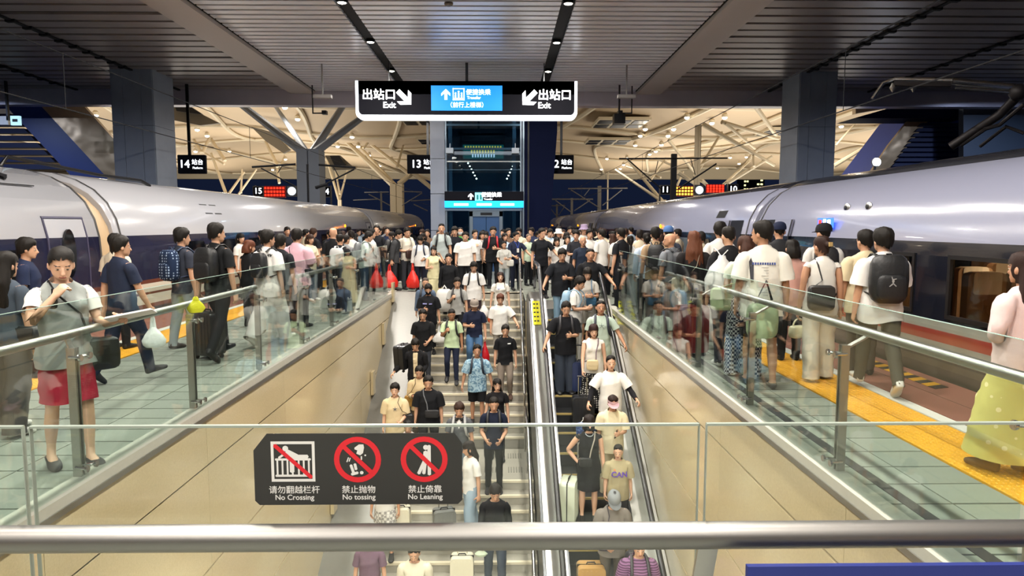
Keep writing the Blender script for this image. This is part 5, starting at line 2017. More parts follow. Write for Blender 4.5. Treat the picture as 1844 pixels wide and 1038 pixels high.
po = u_path(sx(640.5), sx(1039.5), sz(215), sz(146), 0.20)
pi_ = u_path(sx(645.5), sx(1034.5), sz(207.5), sz(146), 0.14)
q = MB(); n = len(po)
v = [(x, YSG - 0.02, z) for x, z in po] + [(x, YSG - 0.02, z) for x, z in pi_] + [(x, YSG + 0.31, z) for x, z in po] + [(x, YSG + 0.31, z) for x, z in pi_]
q.poly(v, [(i, i + 1, n + i + 1, n + i) for i in range(n - 1)] + [(2 * n + i, 3 * n + i, 3 * n + i + 1, 2 * n + i + 1) for i in range(n - 1)] + [(i, 2 * n + i, 2 * n + i + 1, i + 1) for i in range(n - 1)] + [(n + i, n + i + 1, 3 * n + i + 1, 3 * n + i) for i in range(n - 1)])
q.build('light_border', mat('border_glow', '#ffffff', 0.4, emit='#eef4ff', estr=2.6), ms)
q = MB(); q.box(sx(776.5), sx(904.5), YSG - 0.022, YSG + 0.01, sz(199.5), sz(154.5)); bp = q.build('blue_panel', 'sign_blue', ms)
tk = dict(extrude=0.0)
yt = YSG - 0.012
PX = (sx(900) - sx(800)) / 100.0
text('lettering', '出站口', 20.5 * PX, 'white_glow', ms, (sx(682.5), yt, sz(172)), bold=0.02, **tk)
text('lettering', 'Exit', 15 * PX, 'white_glow', ms, (sx(701), yt, sz(190)), bold=0.022, **tk)
text('lettering', '出站口', 20.5 * PX, 'white_glow', ms, (sx(999), yt, sz(172)), bold=0.022, **tk)
text('lettering', 'Exit', 15 * PX, 'white_glow', ms, (sx(980), yt, sz(190)), bold=0.022, **tk)
arrow(ms, sx(728.5), sz(176.5), yt, 34 * PX, R(-135), 'white_glow')
arrow(ms, sx(953), sz(176.5), yt, 34 * PX, R(135), 'white_glow')
ytb = YSG - 0.03
arrow(bp, sx(803), sz(170.5), ytb, 19 * PX, 0, 'white_glow')
for a in ((815.5, 836.5, 159.5, 161), (815.5, 836.5, 179.5, 181), (815.5, 817, 159.5, 181), (835, 836.5, 159.5, 181)):
    q = MB(); q.box(sx(a[0]), sx(a[1]), ytb, ytb + 0.003, sz(a[3]), sz(a[2])); q.build('icon_frame', 'white_glow', bp)
for cx_, hh in ((820.5, 9), (826, 12), (831.5, 9)):
    q = MB(); q.box(sx(cx_ - 1.4), sx(cx_ + 1.4), ytb, ytb + 0.003, sz(177.5), sz(177.5 - hh + 2.5)); q.ball((sx(cx_), ytb, sz(177.5 - hh)), (1.6 * PX, 0.004, 1.6 * PX), 8, 5); q.build('icon_figure', 'white_glow', bp)
q = MB(); q.box(sx(818), sx(834), ytb, ytb + 0.003, sz(178.8), sz(177.2)); q.build('icon_floor', 'white_glow', bp)
text('lettering', '便捷换乘', 11.2 * PX, 'white_glow', bp, (sx(861.5), ytb, sz(167)), bold=0.006, **tk)
text('lettering', 'Transfer', 7.2 * PX, 'white_glow', bp, (sx(853.5), ytb, sz(176.5)), bold=0.015, **tk)
text('lettering', '（前行上楼梯）', 10.4 * PX, 'white_glow', bp, (sx(841), ytb, sz(190)), bold=0.006, **tk)
q = MB(); q.box(sx(838), sx(843), YSG + 0.10, YSG + 0.20, sz(146), CEIL + 0.1); q.build('hanger_post', 'steel_dark', ms)
for px in (700, 980):
    q = MB(); q.box(sx(px) - 0.015, sx(px) + 0.015, YSG + 0.13, YSG + 0.16, sz(146), CEIL + 0.1); q.build('hanger_rod', 'steel_dark', ms)


def platform_sign(cx_px, cy_px, w, h, d, big, bigx, smallx, label, rod_px):
    c = at_y(cx_px, cy_px, d)
    k = d / F_PX
    o = thing('platform_sign', label, 'sign', (c.x, d, c.z))
    q = MB(); q.rbox(-w * k / 2, w * k / 2, 0, 0.12, -h * k / 2, h * k / 2, 0.03, 2, 'y'); q.build('panel', 'sign_black', o)
    text('lettering', big, 19 * k, 'white_glow', o, (bigx * k, -0.006, 0), bold=0.02, extrude=0)
    text('lettering', '站台', 10.2 * k, 'white_glow', o, (smallx * k, -0.006, 3.2 * k), bold=0.02, extrude=0)
    text('lettering', 'Platform', 5.2 * k, 'white_glow', o, (smallx * k, -0.006, -6.5 * k), bold=0.02, extrude=0)
    q = MB(); rx = at_y(rod_px, 250, d).x - c.x; q.box(rx - 0.05, rx + 0.05, 0.03, 0.09, h * k / 2, 7.2 - c.z)
    if d > 27:
        q.box(rx - 0.05, rx + 0.05, 26.8 - d, 0.09, 7.1 - c.z, 7.2 - c.z)      # bracket back to the canopy end
    q.build('hanger_post', 'steel_dark', o)


platform_sign(345, 296, 49, 33, 25.3, '14', -12.5, 10.5, 'hanging platform 14 sign left of the lift tower', 339)
platform_sign(758, 296, 49, 33, 28.5, '13', -8.5, 14.5, 'hanging platform 13 sign half hidden by the lift tower stone', 770)
platform_sign(1008.5, 296, 49, 33, 28.5, '12', -11, 12, 'hanging platform 12 sign half hidden by the dark enclosure', 1011)
# cameras and detectors hung from the fascia
for x, y, lab in ((571, 204, 'left'), (1130, 204, 'right')):
    c = at_y(x, y, 25.2)
    o = thing('security_camera', 'small security camera hung from the canopy end, %s of the exit sign' % lab, 'camera', (c.x, 25.2, c.z))
    s_ = -1 if lab == 'left' else 1
    q = MB(); q.box(0.15 * s_ - 0.02, 0.15 * s_ + 0.02, -0.02, 0.02, 0.0, CEIL - c.z); q.box(min(-0.2 * s_, 0.17 * s_), max(-0.2 * s_, 0.17 * s_), -0.02, 0.02, -0.02, 0.02); q.build('arm', 'steel_dark', o)
    q = MB(); q.box(-0.28 * s_ - 0.08, -0.28 * s_ + 0.08, -0.14, 0.10, -0.05, 0.08); q.build('housing', 'steel_dark', o)
c = at_y(1115, 214, 25.0)
o = thing('projector_box', 'grey boxy speaker hung from the canopy end right of the exit sign', 'speaker', (c.x, 25.0, c.z))
q = MB(); q.box(-0.20, 0.20, -0.15, 0.25, -0.18, 0.16); q.build('housing', 'steel_dark', o)
q = MB(); q.box(-0.03, 0.03, 0.0, 0.06, 0.16, CEIL - c.z); q.build('arm', 'steel_dark', o)
for x, y in ((581, 174), (1128, 174)):
    c = at_y(x, y, 22.0)
    q = MB(); q.box(c.x - 0.28, c.x + 0.28, 21.9, 22.1, c.z - 0.05, c.z + 0.05); q.box(c.x - 0.02, c.x + 0.02, 21.98, 22.02, c.z, CEIL + 0.05)
    tag(q.build('access_antenna', mat('antenna', '#8e8a88', 0.5)), 'flat box antenna on a short rod below the %s ceiling end' % ('left' if x < 900 else 'right'), 'antenna')

# ------------------------------------------------------------------ stair flanks seen beyond the trains
mat('brown_clad', '#c4a67c', 0.28, 0.3)
_bm = MATS['brown_clad'].node_tree
_n = _bm.nodes.new('ShaderNodeTexNoise'); _n.inputs['Scale'].default_value = 0.9
_b2 = _bm.nodes.new('ShaderNodeBump'); _b2.inputs['Strength'].default_value = 0.25; _b2.inputs['Distance'].default_value = 0.25
_t = _bm.nodes.new('ShaderNodeTexCoord')
_bm.links.new(_t.outputs['Object'], _n.inputs['Vector']); _bm.links.new(_n.outputs['Fac'], _b2.inputs['Height']); _bm.links.new(_b2.outputs['Normal'], _bm.nodes['Principled BSDF'].inputs['Normal'])
mat('blue_clad', '#24408f', 0.4, noise=0.12, nscale=0.8)
mat('blue_dark', '#16234d', 0.6)


def quad_slab(pxs, d, th, m, name, label, cat, parent=None):
    v = [at_y(x, y, d) for x, y in pxs]
    q = MB(); n = len(v)
    q.poly([tuple(p) for p in v] + [(p.x, p.y + th, p.z) for p in v], [tuple(range(n)), tuple(range(2 * n - 1, n - 1, -1))] + [(i, n + i, n + (i + 1) % n, (i + 1) % n) for i in range(n)])
    o = q.build(name, m, parent)
    if label:
        tag(o, label, cat)
    return o


fl = quad_slab([(-60, 150), (36, 150), (196, 322), (140, 330), (15, 196), (-60, 196)], 28.0, 3.0, 'blue_clad', 'stair_flank', 'blue clad flank of a rising stair beyond the left train', 'stair flank')
quad_slab([(36, 150), (125, 150), (150, 190), (215, 262), (215, 340), (200, 328)], 27.95, 0.2, 'brown_clad', 'cladding_band', None, None, fl)
for k in range(8):
    quad_slab([(-60, 205 + k * 13), (18 + k * 12, 205 + k * 13), (27 + k * 12, 214 + k * 13), (-60, 214 + k * 13)], 28.3, 0.4, 'blue_dark', 'louvre', None, None, fl)
fr = quad_slab([(1560, 330), (1655, 205), (1850, 195), (1850, 330)], 29.0, 3.0, 'blue_clad', 'stair_flank', 'blue clad flank of a rising stair beyond the right train', 'stair flank')
quad_slab([(1555, 330), (1600, 262), (1640, 212), (1677, 212), (1597, 310), (1590, 330)], 28.9, 0.15, 'brown_clad', 'cladding_band', None, None, fr)
quad_slab([(1538, 213), (1600, 195), (1740, 190), (1740, 213)], 28.0, 1.5, 'navy_panel', 'landing_soffit', None, None, fr)
quad_slab([(1541, 205), (1541, 180), (1600, 180), (1596, 195)], 29.5, 0.3, 'brown_clad', 'cladding_band', None, None, fr)
for k in range(10):
    quad_slab([(1660 - k * 6, 222 + k * 9), (1760, 222 + k * 9), (1760, 228 + k * 9), (1654 - k * 6, 228 + k * 9)], 28.8, 0.1, 'blue_dark', 'louvre', None, None, fr)
quad_slab([(1735, 180), (1844, 180), (1880, 330), (1735, 330)], 27.3, 0.3, mat('slate_panel', '#3a4552', 0.5), 'service_wall', 'slate grey service wall behind the pantograph', 'wall panel')
# bright floodlight over the right train
p_ = at_y(1578, 292, 23.5)
o = thing('floodlight', 'glaring white floodlight above the right train roof', 'lamp', p_)
q = MB(); q.rings([[(r_ * math.cos(t), y, r_ * math.sin(t)) for t in np.linspace(0, 2 * math.pi, 16, endpoint=False)] for r_, y in ((0.06, 0.2), (0.15, 0.05), (0.16, -0.02))]); q.build('housing', 'steel_dark', o, smooth=True)
q = MB(); q.ball((0, -0.03, 0), (0.14, 0.04, 0.14), 14, 6); q.build('lens', mat('flood_glow', '#ffffff', 0.5, emit='#e8f0ff', estr=60), o, smooth=True)
q = MB(); q.box(-0.03, 0.03, 0.05, 0.11, -4.5, 0.0); q.build('post', 'steel_dark', o)
p_ = at_y(27, 217, 24.8)
o = thing('lamp_box', 'small lit white sign box hung beyond the left train', 'sign', p_)
q = MB(); q.box(-0.16, 0.16, 0, 0.1, -0.16, 0.16); q.build('housing', mat('box_lit', '#cfe6ee', 0.5, emit='#a8d8e8', estr=1.2), o)
q = MB(); q.box(-0.09, 0.09, -0.01, 0, -0.05, 0.05); q.build('pictogram', 'black_paint', o)
q = MB(); q.box(-0.55, -0.25, 0, 0.1, -0.15, 0.15); q.build('speaker', 'steel_brushed', o)
q = MB(); q.box(-0.3, -0.24, 0, 0.1, 0, 1.8); q.build('hanger', 'steel_dark', o)

# ------------------------------------------------------------------ great roof of the neighbouring hall
ZR = 11.2


def roof_z(x, y):
    return ZR + 0.55 * math.sin((x + 4) * 0.20) + 0.45 * math.sin((y - 40) * 0.16)


q = MB()
xs = np.linspace(-75, 75, 61)
ysr = np.linspace(30, 118, 45)
v = [(x, y, roof_z(x, y)) for y in ysr for x in xs]
nx = len(xs)
skip = set()
sky = [(-17.0, -14.0, 66, 76), (-5.2, -1.0, 60, 90), (7.5, 11.5, 52, 58), (7.5, 11.5, 63, 69), (8.5, 12, 75, 80), (27, 32, 60, 64), (-32, -27, 58, 64)]
fcs = []
for j in range(len(ysr) - 1):
    for i in range(nx - 1):
        fcs.append((j * nx + i, j * nx + i + 1, (j + 1) * nx + i + 1, (j + 1) * nx + i))
q.poly(v, fcs)
roof = tag(q.build('hall_roof', 'roof_cream', smooth=True), 'cream vaulted station roof spanning the far platforms', 'roof', None)
roof['kind'] = 'structure'
# dark roof lights (openings) framed under the roof
for (x0, x1, y0, y1) in ((8, 12.5, 50, 55), (8.2, 12.7, 59, 64), (8.6, 13, 69, 73), (-8.5, -4.5, 56, 61), (-8.2, -4.2, 66, 70), (24, 29, 62, 66)):
    zz = max(roof_z(x0, y0), roof_z(x1, y1), roof_z(x0, y1), roof_z(x1, y0)) - 0.9
    n = 3
    for k in range(n):
        a = x0 + (x1 - x0) * k / n
        for j in range(2):
            b0 = y0 + (y1 - y0) * j / 2
            q = MB(); q.box(a + 0.15, a + (x1 - x0) / n - 0.15, b0 + 0.3, b0 + (y1 - y0) / 2 - 0.3, zz, zz + 0.2); q.build('roof_light', mat('night_pane', '#070b18', 0.3), roof)
    q = MB(); q.box(x0, x1, y0, y1, zz + 0.05, zz + 0.3); q.build('roof_light_frame', 'rib_cream', roof)
# ribs
for y in (42, 54, 66, 80, 96, 112):
    q = MB(); q.tube([(x, y, roof_z(x, y) - 0.18) for x in np.linspace(-70, 70, 57)], 0.16, 6); q.build('roof_rib', 'rib_cream', roof, smooth=True)
for x in (-58, -46, -34, -26, -18, -10, -3, 6, 14, 21, 28, 36, 46, 58):
    q = MB(); q.tube([(x + 2.6 * math.sin((y - 30) * 0.09), y, roof_z(x + 2.6 * math.sin((y - 30) * 0.09), y) - 0.2) for y in np.linspace(31, 117, 40)], 0.20, 6); q.build('roof_rib', 'rib_cream', roof, smooth=True)
q = MB(); q.box(-75, 75, 117.5, 118.5, 9.6, 11.9); q.build('roof_edge', 'rib_cream', roof)
# eyebrow shaped openings on the left
for (pts, d) in (([(310, 192), (345, 197), (395, 222), (360, 226), (310, 216)], 50), ([(452, 228), (490, 238), (522, 270), (510, 276), (478, 254)], 60), ([(585, 280), (612, 280), (640, 305), (600, 307)], 70)):
    quad_slab(pts, d, 0.4, mat('grille', '#6a6254', 0.7), 'roof_grille', None, None, roof)
for (pts, d) in (([(312, 186), (340, 190), (365, 206), (318, 200)], 49.5), ([(594, 281), (612, 281), (623, 298), (602, 298)], 69.5)):
    quad_slab(pts, d, 0.2, 'night_pane', 'roof_light', None, None, roof)
# hall downlights
LAMPS_PX = [(513, 194), (536, 215), (355, 234), (373, 245), (413, 273), (352, 273), (514, 287), (491, 306), (608, 264), (634, 247), (645, 264), (705, 288), (684, 299), (665, 280), (172, 208),
            (1162, 233), (1153, 245), (1144, 262), (1213, 233), (1203, 245), (1191, 261), (1181, 273), (1170, 278), (1093, 286), (1129, 285), (1123, 297), (1117, 304), (1083, 305), (1237, 212), (1257, 191), (1328, 190),
            (1305, 212), (1282, 222), (1315, 284), (1344, 283), (1331, 295), (1292, 303), (1515, 228)]
lp = None
for (x, y) in LAMPS_PX:
    p_ = at_z(x, y, ZR - 0.9)
    for _ in range(4):
        p_ = at_z(x, y, roof_z(p_.x, p_.y) - 0.45)
    side = 'left' if x < 900 else 'right'
    o = thing('hall_lamp', 'small bright downlight under the cream roof, %s of the lift tower' % side, 'lamp', p_, 0, 'downlights of the cream roof, %s side' % side)
    if lp is None:
        q = MB(); q.ball((0, 0, 0), (0.20, 0.20, 0.14), 12, 7); l1 = q.build('bulb', 'lamp_far', o, smooth=True)
        q = MB(); q.rings([[(r_ * math.cos(t), r_ * math.sin(t), z) for t in np.linspace(0, 2 * math.pi, 12, endpoint=False)] for r_, z in ((0.22, 0.02), (0.24, 0.25), (0.10, 0.40))]); l2 = q.build('housing', 'rib_cream', o, smooth=True)
        lp = (l1, l2)
    else:
        inst(lp[0], 'bulb', o); inst(lp[1], 'housing', o)
# unseen uplights without fixtures, added to brighten the cream roof
for x in (-46, -24, 22, 44):
    for y in (52, 74, 98):
        spot('hall_up_fill', (x, y, 1.2), HALL_W, 14.0, (1.0, 0.92, 0.80), 180, rot=(math.pi, 0, 0))


for x in (-24, -14.5, 9.5, 22):
    for y in (44, 62, 84):
        spot('hall_down_fill', (x, y, 9.4), HALL_W * 0.16, 1.0, (1.0, 0.92, 0.80), 170)  # downlights without fixtures, added to brighten the far trains


for x in (-14.0, -6.0, 4.0, 12.0):
    spot('hall_down_fill', (x, 32.5, 8.6), HALL_W * 0.13, 1.0, (1.0, 0.95, 0.9), 170)  # added fixtureless fill for the front of the grey tree trunk


def tree(name, label, d, trunk, branches, m, r0=0.55):
    """trunk and branch ends given where they stand at depth d"""
    k = d / F_PX
    o = thing(name, label, 'column', (0, 0, 0))
    base = at_y(trunk[0], trunk[2], d)
    q = MB(); w = (trunk[1] - trunk[0]) * k
    top = at_y(trunk[0], trunk[3], d)
    q.box(top.x, top.x + w * 0.47, d, d + w, -1.7, top.z)
    q.box(top.x + w * 0.53, top.x + w, d, d + w, -1.7, top.z)
    q.box(top.x + w * 0.1, top.x + w * 0.9, d + 0.1, d + w * 0.9, -1.7, top.z)
    q.build('trunk', m, o)
    for (x0, y0, x1, y1, dw, dd2) in branches:
        a = at_y(x0, y0, d + w / 2)
        e = at_y(x1, y1, d + dd2)
        q = MB(); q.tube([a, e], [dw * k * 0.5, dw * k * 0.36], 8); q.build('branch', m, o, smooth=True)
    return o


tree('tree_column', 'grey forked tree column behind the left train', 40.5, (533, 573, 390, 268), [(548, 276, 428, 184, 17, 3), (552, 274, 495, 190, 11, 9), (562, 276, 626, 178, 15, 5), (568, 274, 660, 206, 15, 2)], 'tree_grey')
tree('tree_column', 'cream forked tree column left of the lift tower', 71, (702, 724, 390, 331), [(708, 334, 608, 240, 11, 4), (712, 334, 640, 256, 7, 9), (718, 332, 745, 310, 10, 1), (740, 316, 655, 250, 8, 6), (745, 312, 784, 345, 9, 1), (742, 312, 790, 330, 6, 5), (715, 302, 728, 256, 5, 4), (654, 268, 688, 225, 4, 2)], 'rib_cream')
tree('tree_column', 'pale splayed tree column far behind the left train', 75, (402, 414, 390, 350), [(408, 352, 380, 276, 6, 2), (410, 352, 440, 310, 5, 2), (405, 290, 360, 220, 7, 3), (365, 275, 388, 225, 6, 2), (362, 275, 332, 222, 6, 2), (404, 296, 350, 265, 4, 4), (430, 350, 462, 305, 4, 1), (434, 348, 436, 305, 4, 1)], 'rib_cream')
tree('tree_column', 'slim pale strutted tree column between platform signs 15 and 14', 80, (608, 614, 390, 360), [(611, 362, 588, 285, 5, 2), (611, 362, 626, 305, 4, 2), (612, 350, 604, 306, 4, 2), (500, 300, 478, 255, 7, 2), (503, 330, 497, 290, 5, 2), (506, 300, 512, 280, 3, 2)], 'rib_cream')
tree('tree_column', 'pale splayed tree column right of the dark enclosure', 58, (1186, 1200, 390, 360), [(1192, 362, 1132, 290, 7, 3), (1188, 360, 1108, 306, 6, 5), (1170, 326, 1200, 285, 5, 2), (1204, 252, 1250, 310, 6, 2), (1216, 300, 1180, 285, 5, 3), (1190, 320, 1128, 300, 4, 4)], 'rib_cream')
tree('tree_column', 'white post with crossing roof struts before the right column', 48, (1254, 1263, 345, 225), [(1258, 322, 1280, 338, 7, 0.5), (1266, 224, 1395, 298, 9, 1), (1300, 220, 1402, 250, 8, 2), (1306, 222, 1360, 268, 6, 2), (1250, 320, 1300, 238, 6, 2), (1256, 300, 1345, 250, 4, 3), (1310, 330, 1390, 282, 7, 1), (1300, 335, 1350, 290, 5, 2), (1358, 300, 1356, 272, 5, 1), (1358, 188, 1402, 250, 9, 3), (1220, 310, 1250, 330, 9, 1), (1264, 325, 1285, 345, 7, 1), (1215, 345, 1230, 310, 5, 3)], 'rib_cream')
tree('tree_column', 'pale roof struts seen right of the right column', 46, (1498, 1500, 345, 330), [(1500, 300, 1575, 255, 9, 1), (1500, 330, 1560, 290, 7, 1), (1505, 262, 1540, 222, 4, 1)], 'rib_cream')


def mast(label, d, x, w, ytop, arms, m='mast_dark'):
    k = d / F_PX
    o = thing('catenary_mast', label, 'mast', (0, 0, 0))
    t = at_y(x, ytop, d)
    q = MB(); q.box(t.x - w * k / 2, t.x + w * k / 2, d, d + w * k, -1.7, t.z); q.build('pole', m, o)
    for (x0, y0, x1, y1, ww) in arms:
        q = MB(); q.tube([at_y(x0, y0, d), at_y(x1, y1, d)], ww * k / 2, 6); q.build('arm', m, o)
    return o


mat('mast_dark', '#17181c', 0.6)
mat('mast_grey', '#6c6a68', 0.5)
mast('black catenary mast with long arm before the right hall struts', 40, 1215, 9, 277, [(1115, 286, 1310, 285, 3), (1185, 290, 1180, 312, 1.5), (1222, 340, 1290, 295, 3), (1244, 287, 1252, 315, 1.5), (1190, 340, 1130, 287, 2.5)])
mast('grey catenary mast beyond the right train end', 80, 1080, 6, 335, [(1023, 340, 1130, 339, 2.5), (1028, 342, 1080, 375, 2), (1120, 342, 1085, 370, 2), (1052, 353, 1062, 340, 1.5)], 'mast_grey')
mast('small grey catenary mast beside the dark enclosure', 95, 1030, 4, 357, [(994, 359, 1068, 359, 2.5), (1000, 361, 1028, 382, 2), (1062, 361, 1034, 380, 2)], 'mast_grey')
mast('far grey catenary mast next to the dark enclosure', 120, 1003, 3, 368, [(988, 371, 1018, 370, 2), (990, 374, 1001, 388, 1.5), (1016, 373, 1006, 388, 1.5)], 'mast_grey')
mast('slim white lamp post beyond the right train', 90, 1095, 2.2, 310, [(1095, 310, 1097, 308, 4)], 'rib_cream')
mast('dark catenary arm in front of the grey tree column', 37, 553, 3, 296, [(454, 301, 532, 296, 4), (574, 297, 640, 302, 4), (508, 299, 500, 312, 1.5), (470, 303, 530, 335, 2.5), (570, 340, 638, 305, 3), (568, 338, 590, 332, 6), (600, 300, 610, 318, 2)])
mast('pair of grey catenary arms left of the lift tower', 62, 686, 3, 345, [(656, 347, 700, 346, 2), (724, 345, 760, 346, 2), (664, 350, 702, 370, 2), (724, 370, 760, 348, 2), (636, 361, 680, 359, 2), (740, 362, 775, 360, 2), (745, 368, 770, 380, 2)], 'mast_grey')
# overhead wires along the tracks
for i, (x, za, zb, lab) in enumerate(((-8.7, 4.15, 4.15, 'lower contact wire above the left train'), (-8.7, 5.25, 5.0, 'upper carrier wire above the left train'), (6.9, 4.15, 4.15, 'lower contact wire above the right train'), (6.9, 5.4, 5.1, 'upper carrier wire above the right train'))):
    q = MB(); q.tube([(x, 4, za), (x, 110, zb)], 0.012, 6)
    o = tag(q.build('overhead_wire', 'mast_dark'), 'thin dark ' + lab, 'wire')
    if i % 2:
        for y in (14, 24, 34, 46, 60):
            zz = za + (zb - za) * (y - 4) / 106
            q = MB(); q.tube([(x, y, zz), (x, y, 4.15)], 0.008, 5); q.build('dropper', 'mast_dark', o)


def led_board(label, d, items):
    o = thing('platform_board', label, 'sign', (0, 0, 0))
    k = d / F_PX
    xa_, xb_ = at_y(items[0][1], 340, d).x, at_y(items[-1][2], 340, d).x
    q = MB()
    for xx in (xa_, xb_):
        q.box(xx - 0.05, xx + 0.05, d + 0.22, d + 0.3, -1.7, at_y(900, 334, d).z)
    q.box(xa_, xb_, d + 0.2, d + 0.3, at_y(900, 347, d).z, at_y(900, 343, d).z)
    q.build('support_frame', 'mast_grey', o)
    for kind, x0, x1, y0, y1, txt in items:
        a, b_ = at_y(x0, y1, d), at_y(x1, y0, d)
        if kind == 'num':
            q = MB(); q.box(a.x - 1.6 * k, b_.x + 1.6 * k, d, d + 0.2, a.z - 1.6 * k, b_.z + 1.6 * k); q.build('frame', 'mast_grey', o)
            q = MB(); q.box(a.x, b_.x, d - 0.02, d, a.z, b_.z); q.build('number_panel', 'sign_black', o)
            text('lettering', txt, 14.5 * k, 'white_glow', o, ((a.x + b_.x) / 2, d - 0.025, (a.z + b_.z) / 2), bold=0.02, extrude=0)
        elif kind == 'clock':
            q = MB(); q.box(a.x, b_.x, d, d + 0.2, a.z, b_.z); q.build('clock_case', 'mast_grey', o)
            r_ = (b_.x - a.x) * 0.42
            q = MB(); q.prism([((a.x + b_.x) / 2 + r_ * math.cos(t), (a.z + b_.z) / 2 + r_ * math.sin(t)) for t in np.linspace(0, 2 * math.pi, 20, endpoint=False)], d - 0.03, d, 'y'); q.build('clock_face', mat('clock_glow', '#e8f4ff', 0.4, emit='#dff0ff', estr=2.0), o)
        else:
            q = MB(); q.box(a.x, b_.x, d, d + 0.2, a.z, b_.z); q.build('led_case', mat('led_case', '#3a1410', 0.5, emit='#5a0d08', estr=1.0), o)
            m = 'red_led' if kind == 'led' else 'yellow_led'
            for r_ in range(3):
                q = MB(); zz = a.z + (b_.z - a.z) * (0.2 + 0.3 * r_)
                nn = int((x1 - x0) / 5)
                for j in range(nn):
                    xx = a.x + (b_.x - a.x) * (j + 0.12) / nn
                    q.box(xx, xx + 3.4 * k, d - 0.02, d, zz - 1.6 * k, zz + 2.0 * k)
                q.build('led_row', m, o)
    return o


led_board('platform board 15 and 14 with red text and clock behind the grey tree column', 44, [('num', 457, 473, 337, 352, '15'), ('led', 476, 513, 335, 356, ''), ('clock', 517, 534, 335, 354, ''), ('num', 577, 594, 337, 354, '14')])
led_board('platform board 11 and 10 with red text and clock above the right train', 44, [('num', 1190, 1206, 335, 349, '11'), ('ledy', 1216, 1249, 335, 354, ''), ('clock', 1251, 1268, 333, 352, ''), ('led', 1272, 1305, 332, 348, ''), ('num', 1312, 1328, 333, 349, '10')])
# far city buildings at night
for i, (x, w, yt, d) in enumerate(((1345, 12, 305, 150), (1370, 16, 296, 150))):
    t = at_y(x, yt, d)
    k = d / F_PX
    o = thing('city_tower', ('low' if i == 0 else 'tall') + ' dark far tower with rows of lit windows', 'building', (t.x, d, 0))
    q = MB(); q.box(-w * k / 2, w * k / 2, 0, 4, -2, t.z); q.build('wall', mat('tower_dark', '#0b0d14', 0.8), o)
    for r_ in range(8):
        for c_ in range(2):
            if (r_ * 3 + c_ + i) % 5 == 0:
                continue
            q = MB(); q.box(-w * k * 0.35 + c_ * w * k * 0.38, -w * k * 0.35 + c_ * w * k * 0.38 + w * k * 0.26, -0.05, 0, t.z - 1.1 - r_ * 0.85, t.z - 0.75 - r_ * 0.85); q.build('window', 'lamp_dim', o) if 'lamp_dim' in MATS else q.build('window', mat('lamp_dim', '#ffe9b0', 0.5, emit='#f0f0a8', estr=2.0), o)

# ------------------------------------------------------------------ things people wear on their backs, carry and pull
def bake(mb, M, name, m, parent=None, base=None, smooth=True):
    """mesh with the matrix applied, origin at base"""
    b = Vector(base) if base is not None else Vector((0, 0, 0))
    k = MB()
    k.v = [tuple(M @ Vector(p) - b) for p in mb.v]
    k.f = mb.f
    o = k.build(name, m, parent, smooth)
    if parent is None:
        o.location = b
    return o


def leather(c):
    return mat('bag_' + c.strip('#'), c, 0.45, noise=0.06, nscale=12, bump=0.15, bscale=30)


def rounded(mb, cx, cy, cz, ax, ay, az, e=0.5, n=16, m=8):
    """superellipsoid"""
    rings = []
    for j in range(1, m):
        t = -math.pi / 2 + math.pi * j / m
        ct, st_ = math.cos(t), math.sin(t)
        ct = abs(ct) ** e
        st_ = math.copysign(abs(st_) ** e, st_)
        rg = []
        for k in range(n):
            a = 2 * math.pi * k / n
            ca, sa = math.cos(a), math.sin(a)
            rg.append((cx + ax * ct * math.copysign(abs(ca) ** e, ca), cy + ay * ct * math.copysign(abs(sa) ** e, sa), cz + az * st_))
        rings.append(rg)
    mb.rings(rings)
    return mb


def backpack(p, label, col='#1b1b1d', body=None, size=1.0, strapc=None, front_only=False, loose=0.0, logo=None):
    m = body or leather(col)
    M = p.bone('chest')
    base = M @ Vector((0, 0.18, 0.98))
    q = MB(); rounded(q, 0, 0.205 + loose, 1.20 - 0.0 * size, 0.150 * size, 0.088 * size, 0.225 * size, 0.55)
    o = tag(bake(q, M, 'backpack', m, None, base), label, 'backpack')
    q = MB(); rounded(q, 0, 0.285 * (0.6 + 0.4 * size) + loose, 1.12, 0.115 * size, 0.030 * size, 0.115 * size, 0.5)
    bake(q, M, 'front_pocket', m, o, base)
    sm = leather(strapc or col)
    for s in (1, -1):
        q = MB(); q.tube([(0.07 * s, 0.125 + loose, 1.40), (0.085 * s, 0.06, 1.447), (0.095 * s, -0.02, 1.445), (0.105 * s, -0.10 - loose, 1.385), (0.112 * s, -0.145 - loose, 1.27), (0.135 * s, -0.12 - loose, 1.14), (0.172 * s, -0.02, 1.06), (0.14 * s, 0.14 + loose, 1.03)], 0.022, 8, flat=0.45)
        bake(q, M, 'strap', sm, o, base)
    q = MB(); q.tube([(-0.03, 0.17 + loose, 1.415), (-0.02, 0.18 + loose, 1.455), (0.02, 0.18 + loose, 1.455), (0.03, 0.17 + loose, 1.415)], 0.008, 6)
    bake(q, M, 'grab_handle', sm, o, base)
    if logo:
        q = MB()
        for pts in logo:
            q.poly([(x, 0.322 * (0.6 + 0.4 * size) + loose - 0.0, z) for x, z in pts], [tuple(range(len(pts)))])
        bake(q, M, 'emblem', mat('emblem_grey', '#9a9a9a', 0.5), o, base, smooth=False)
    return o


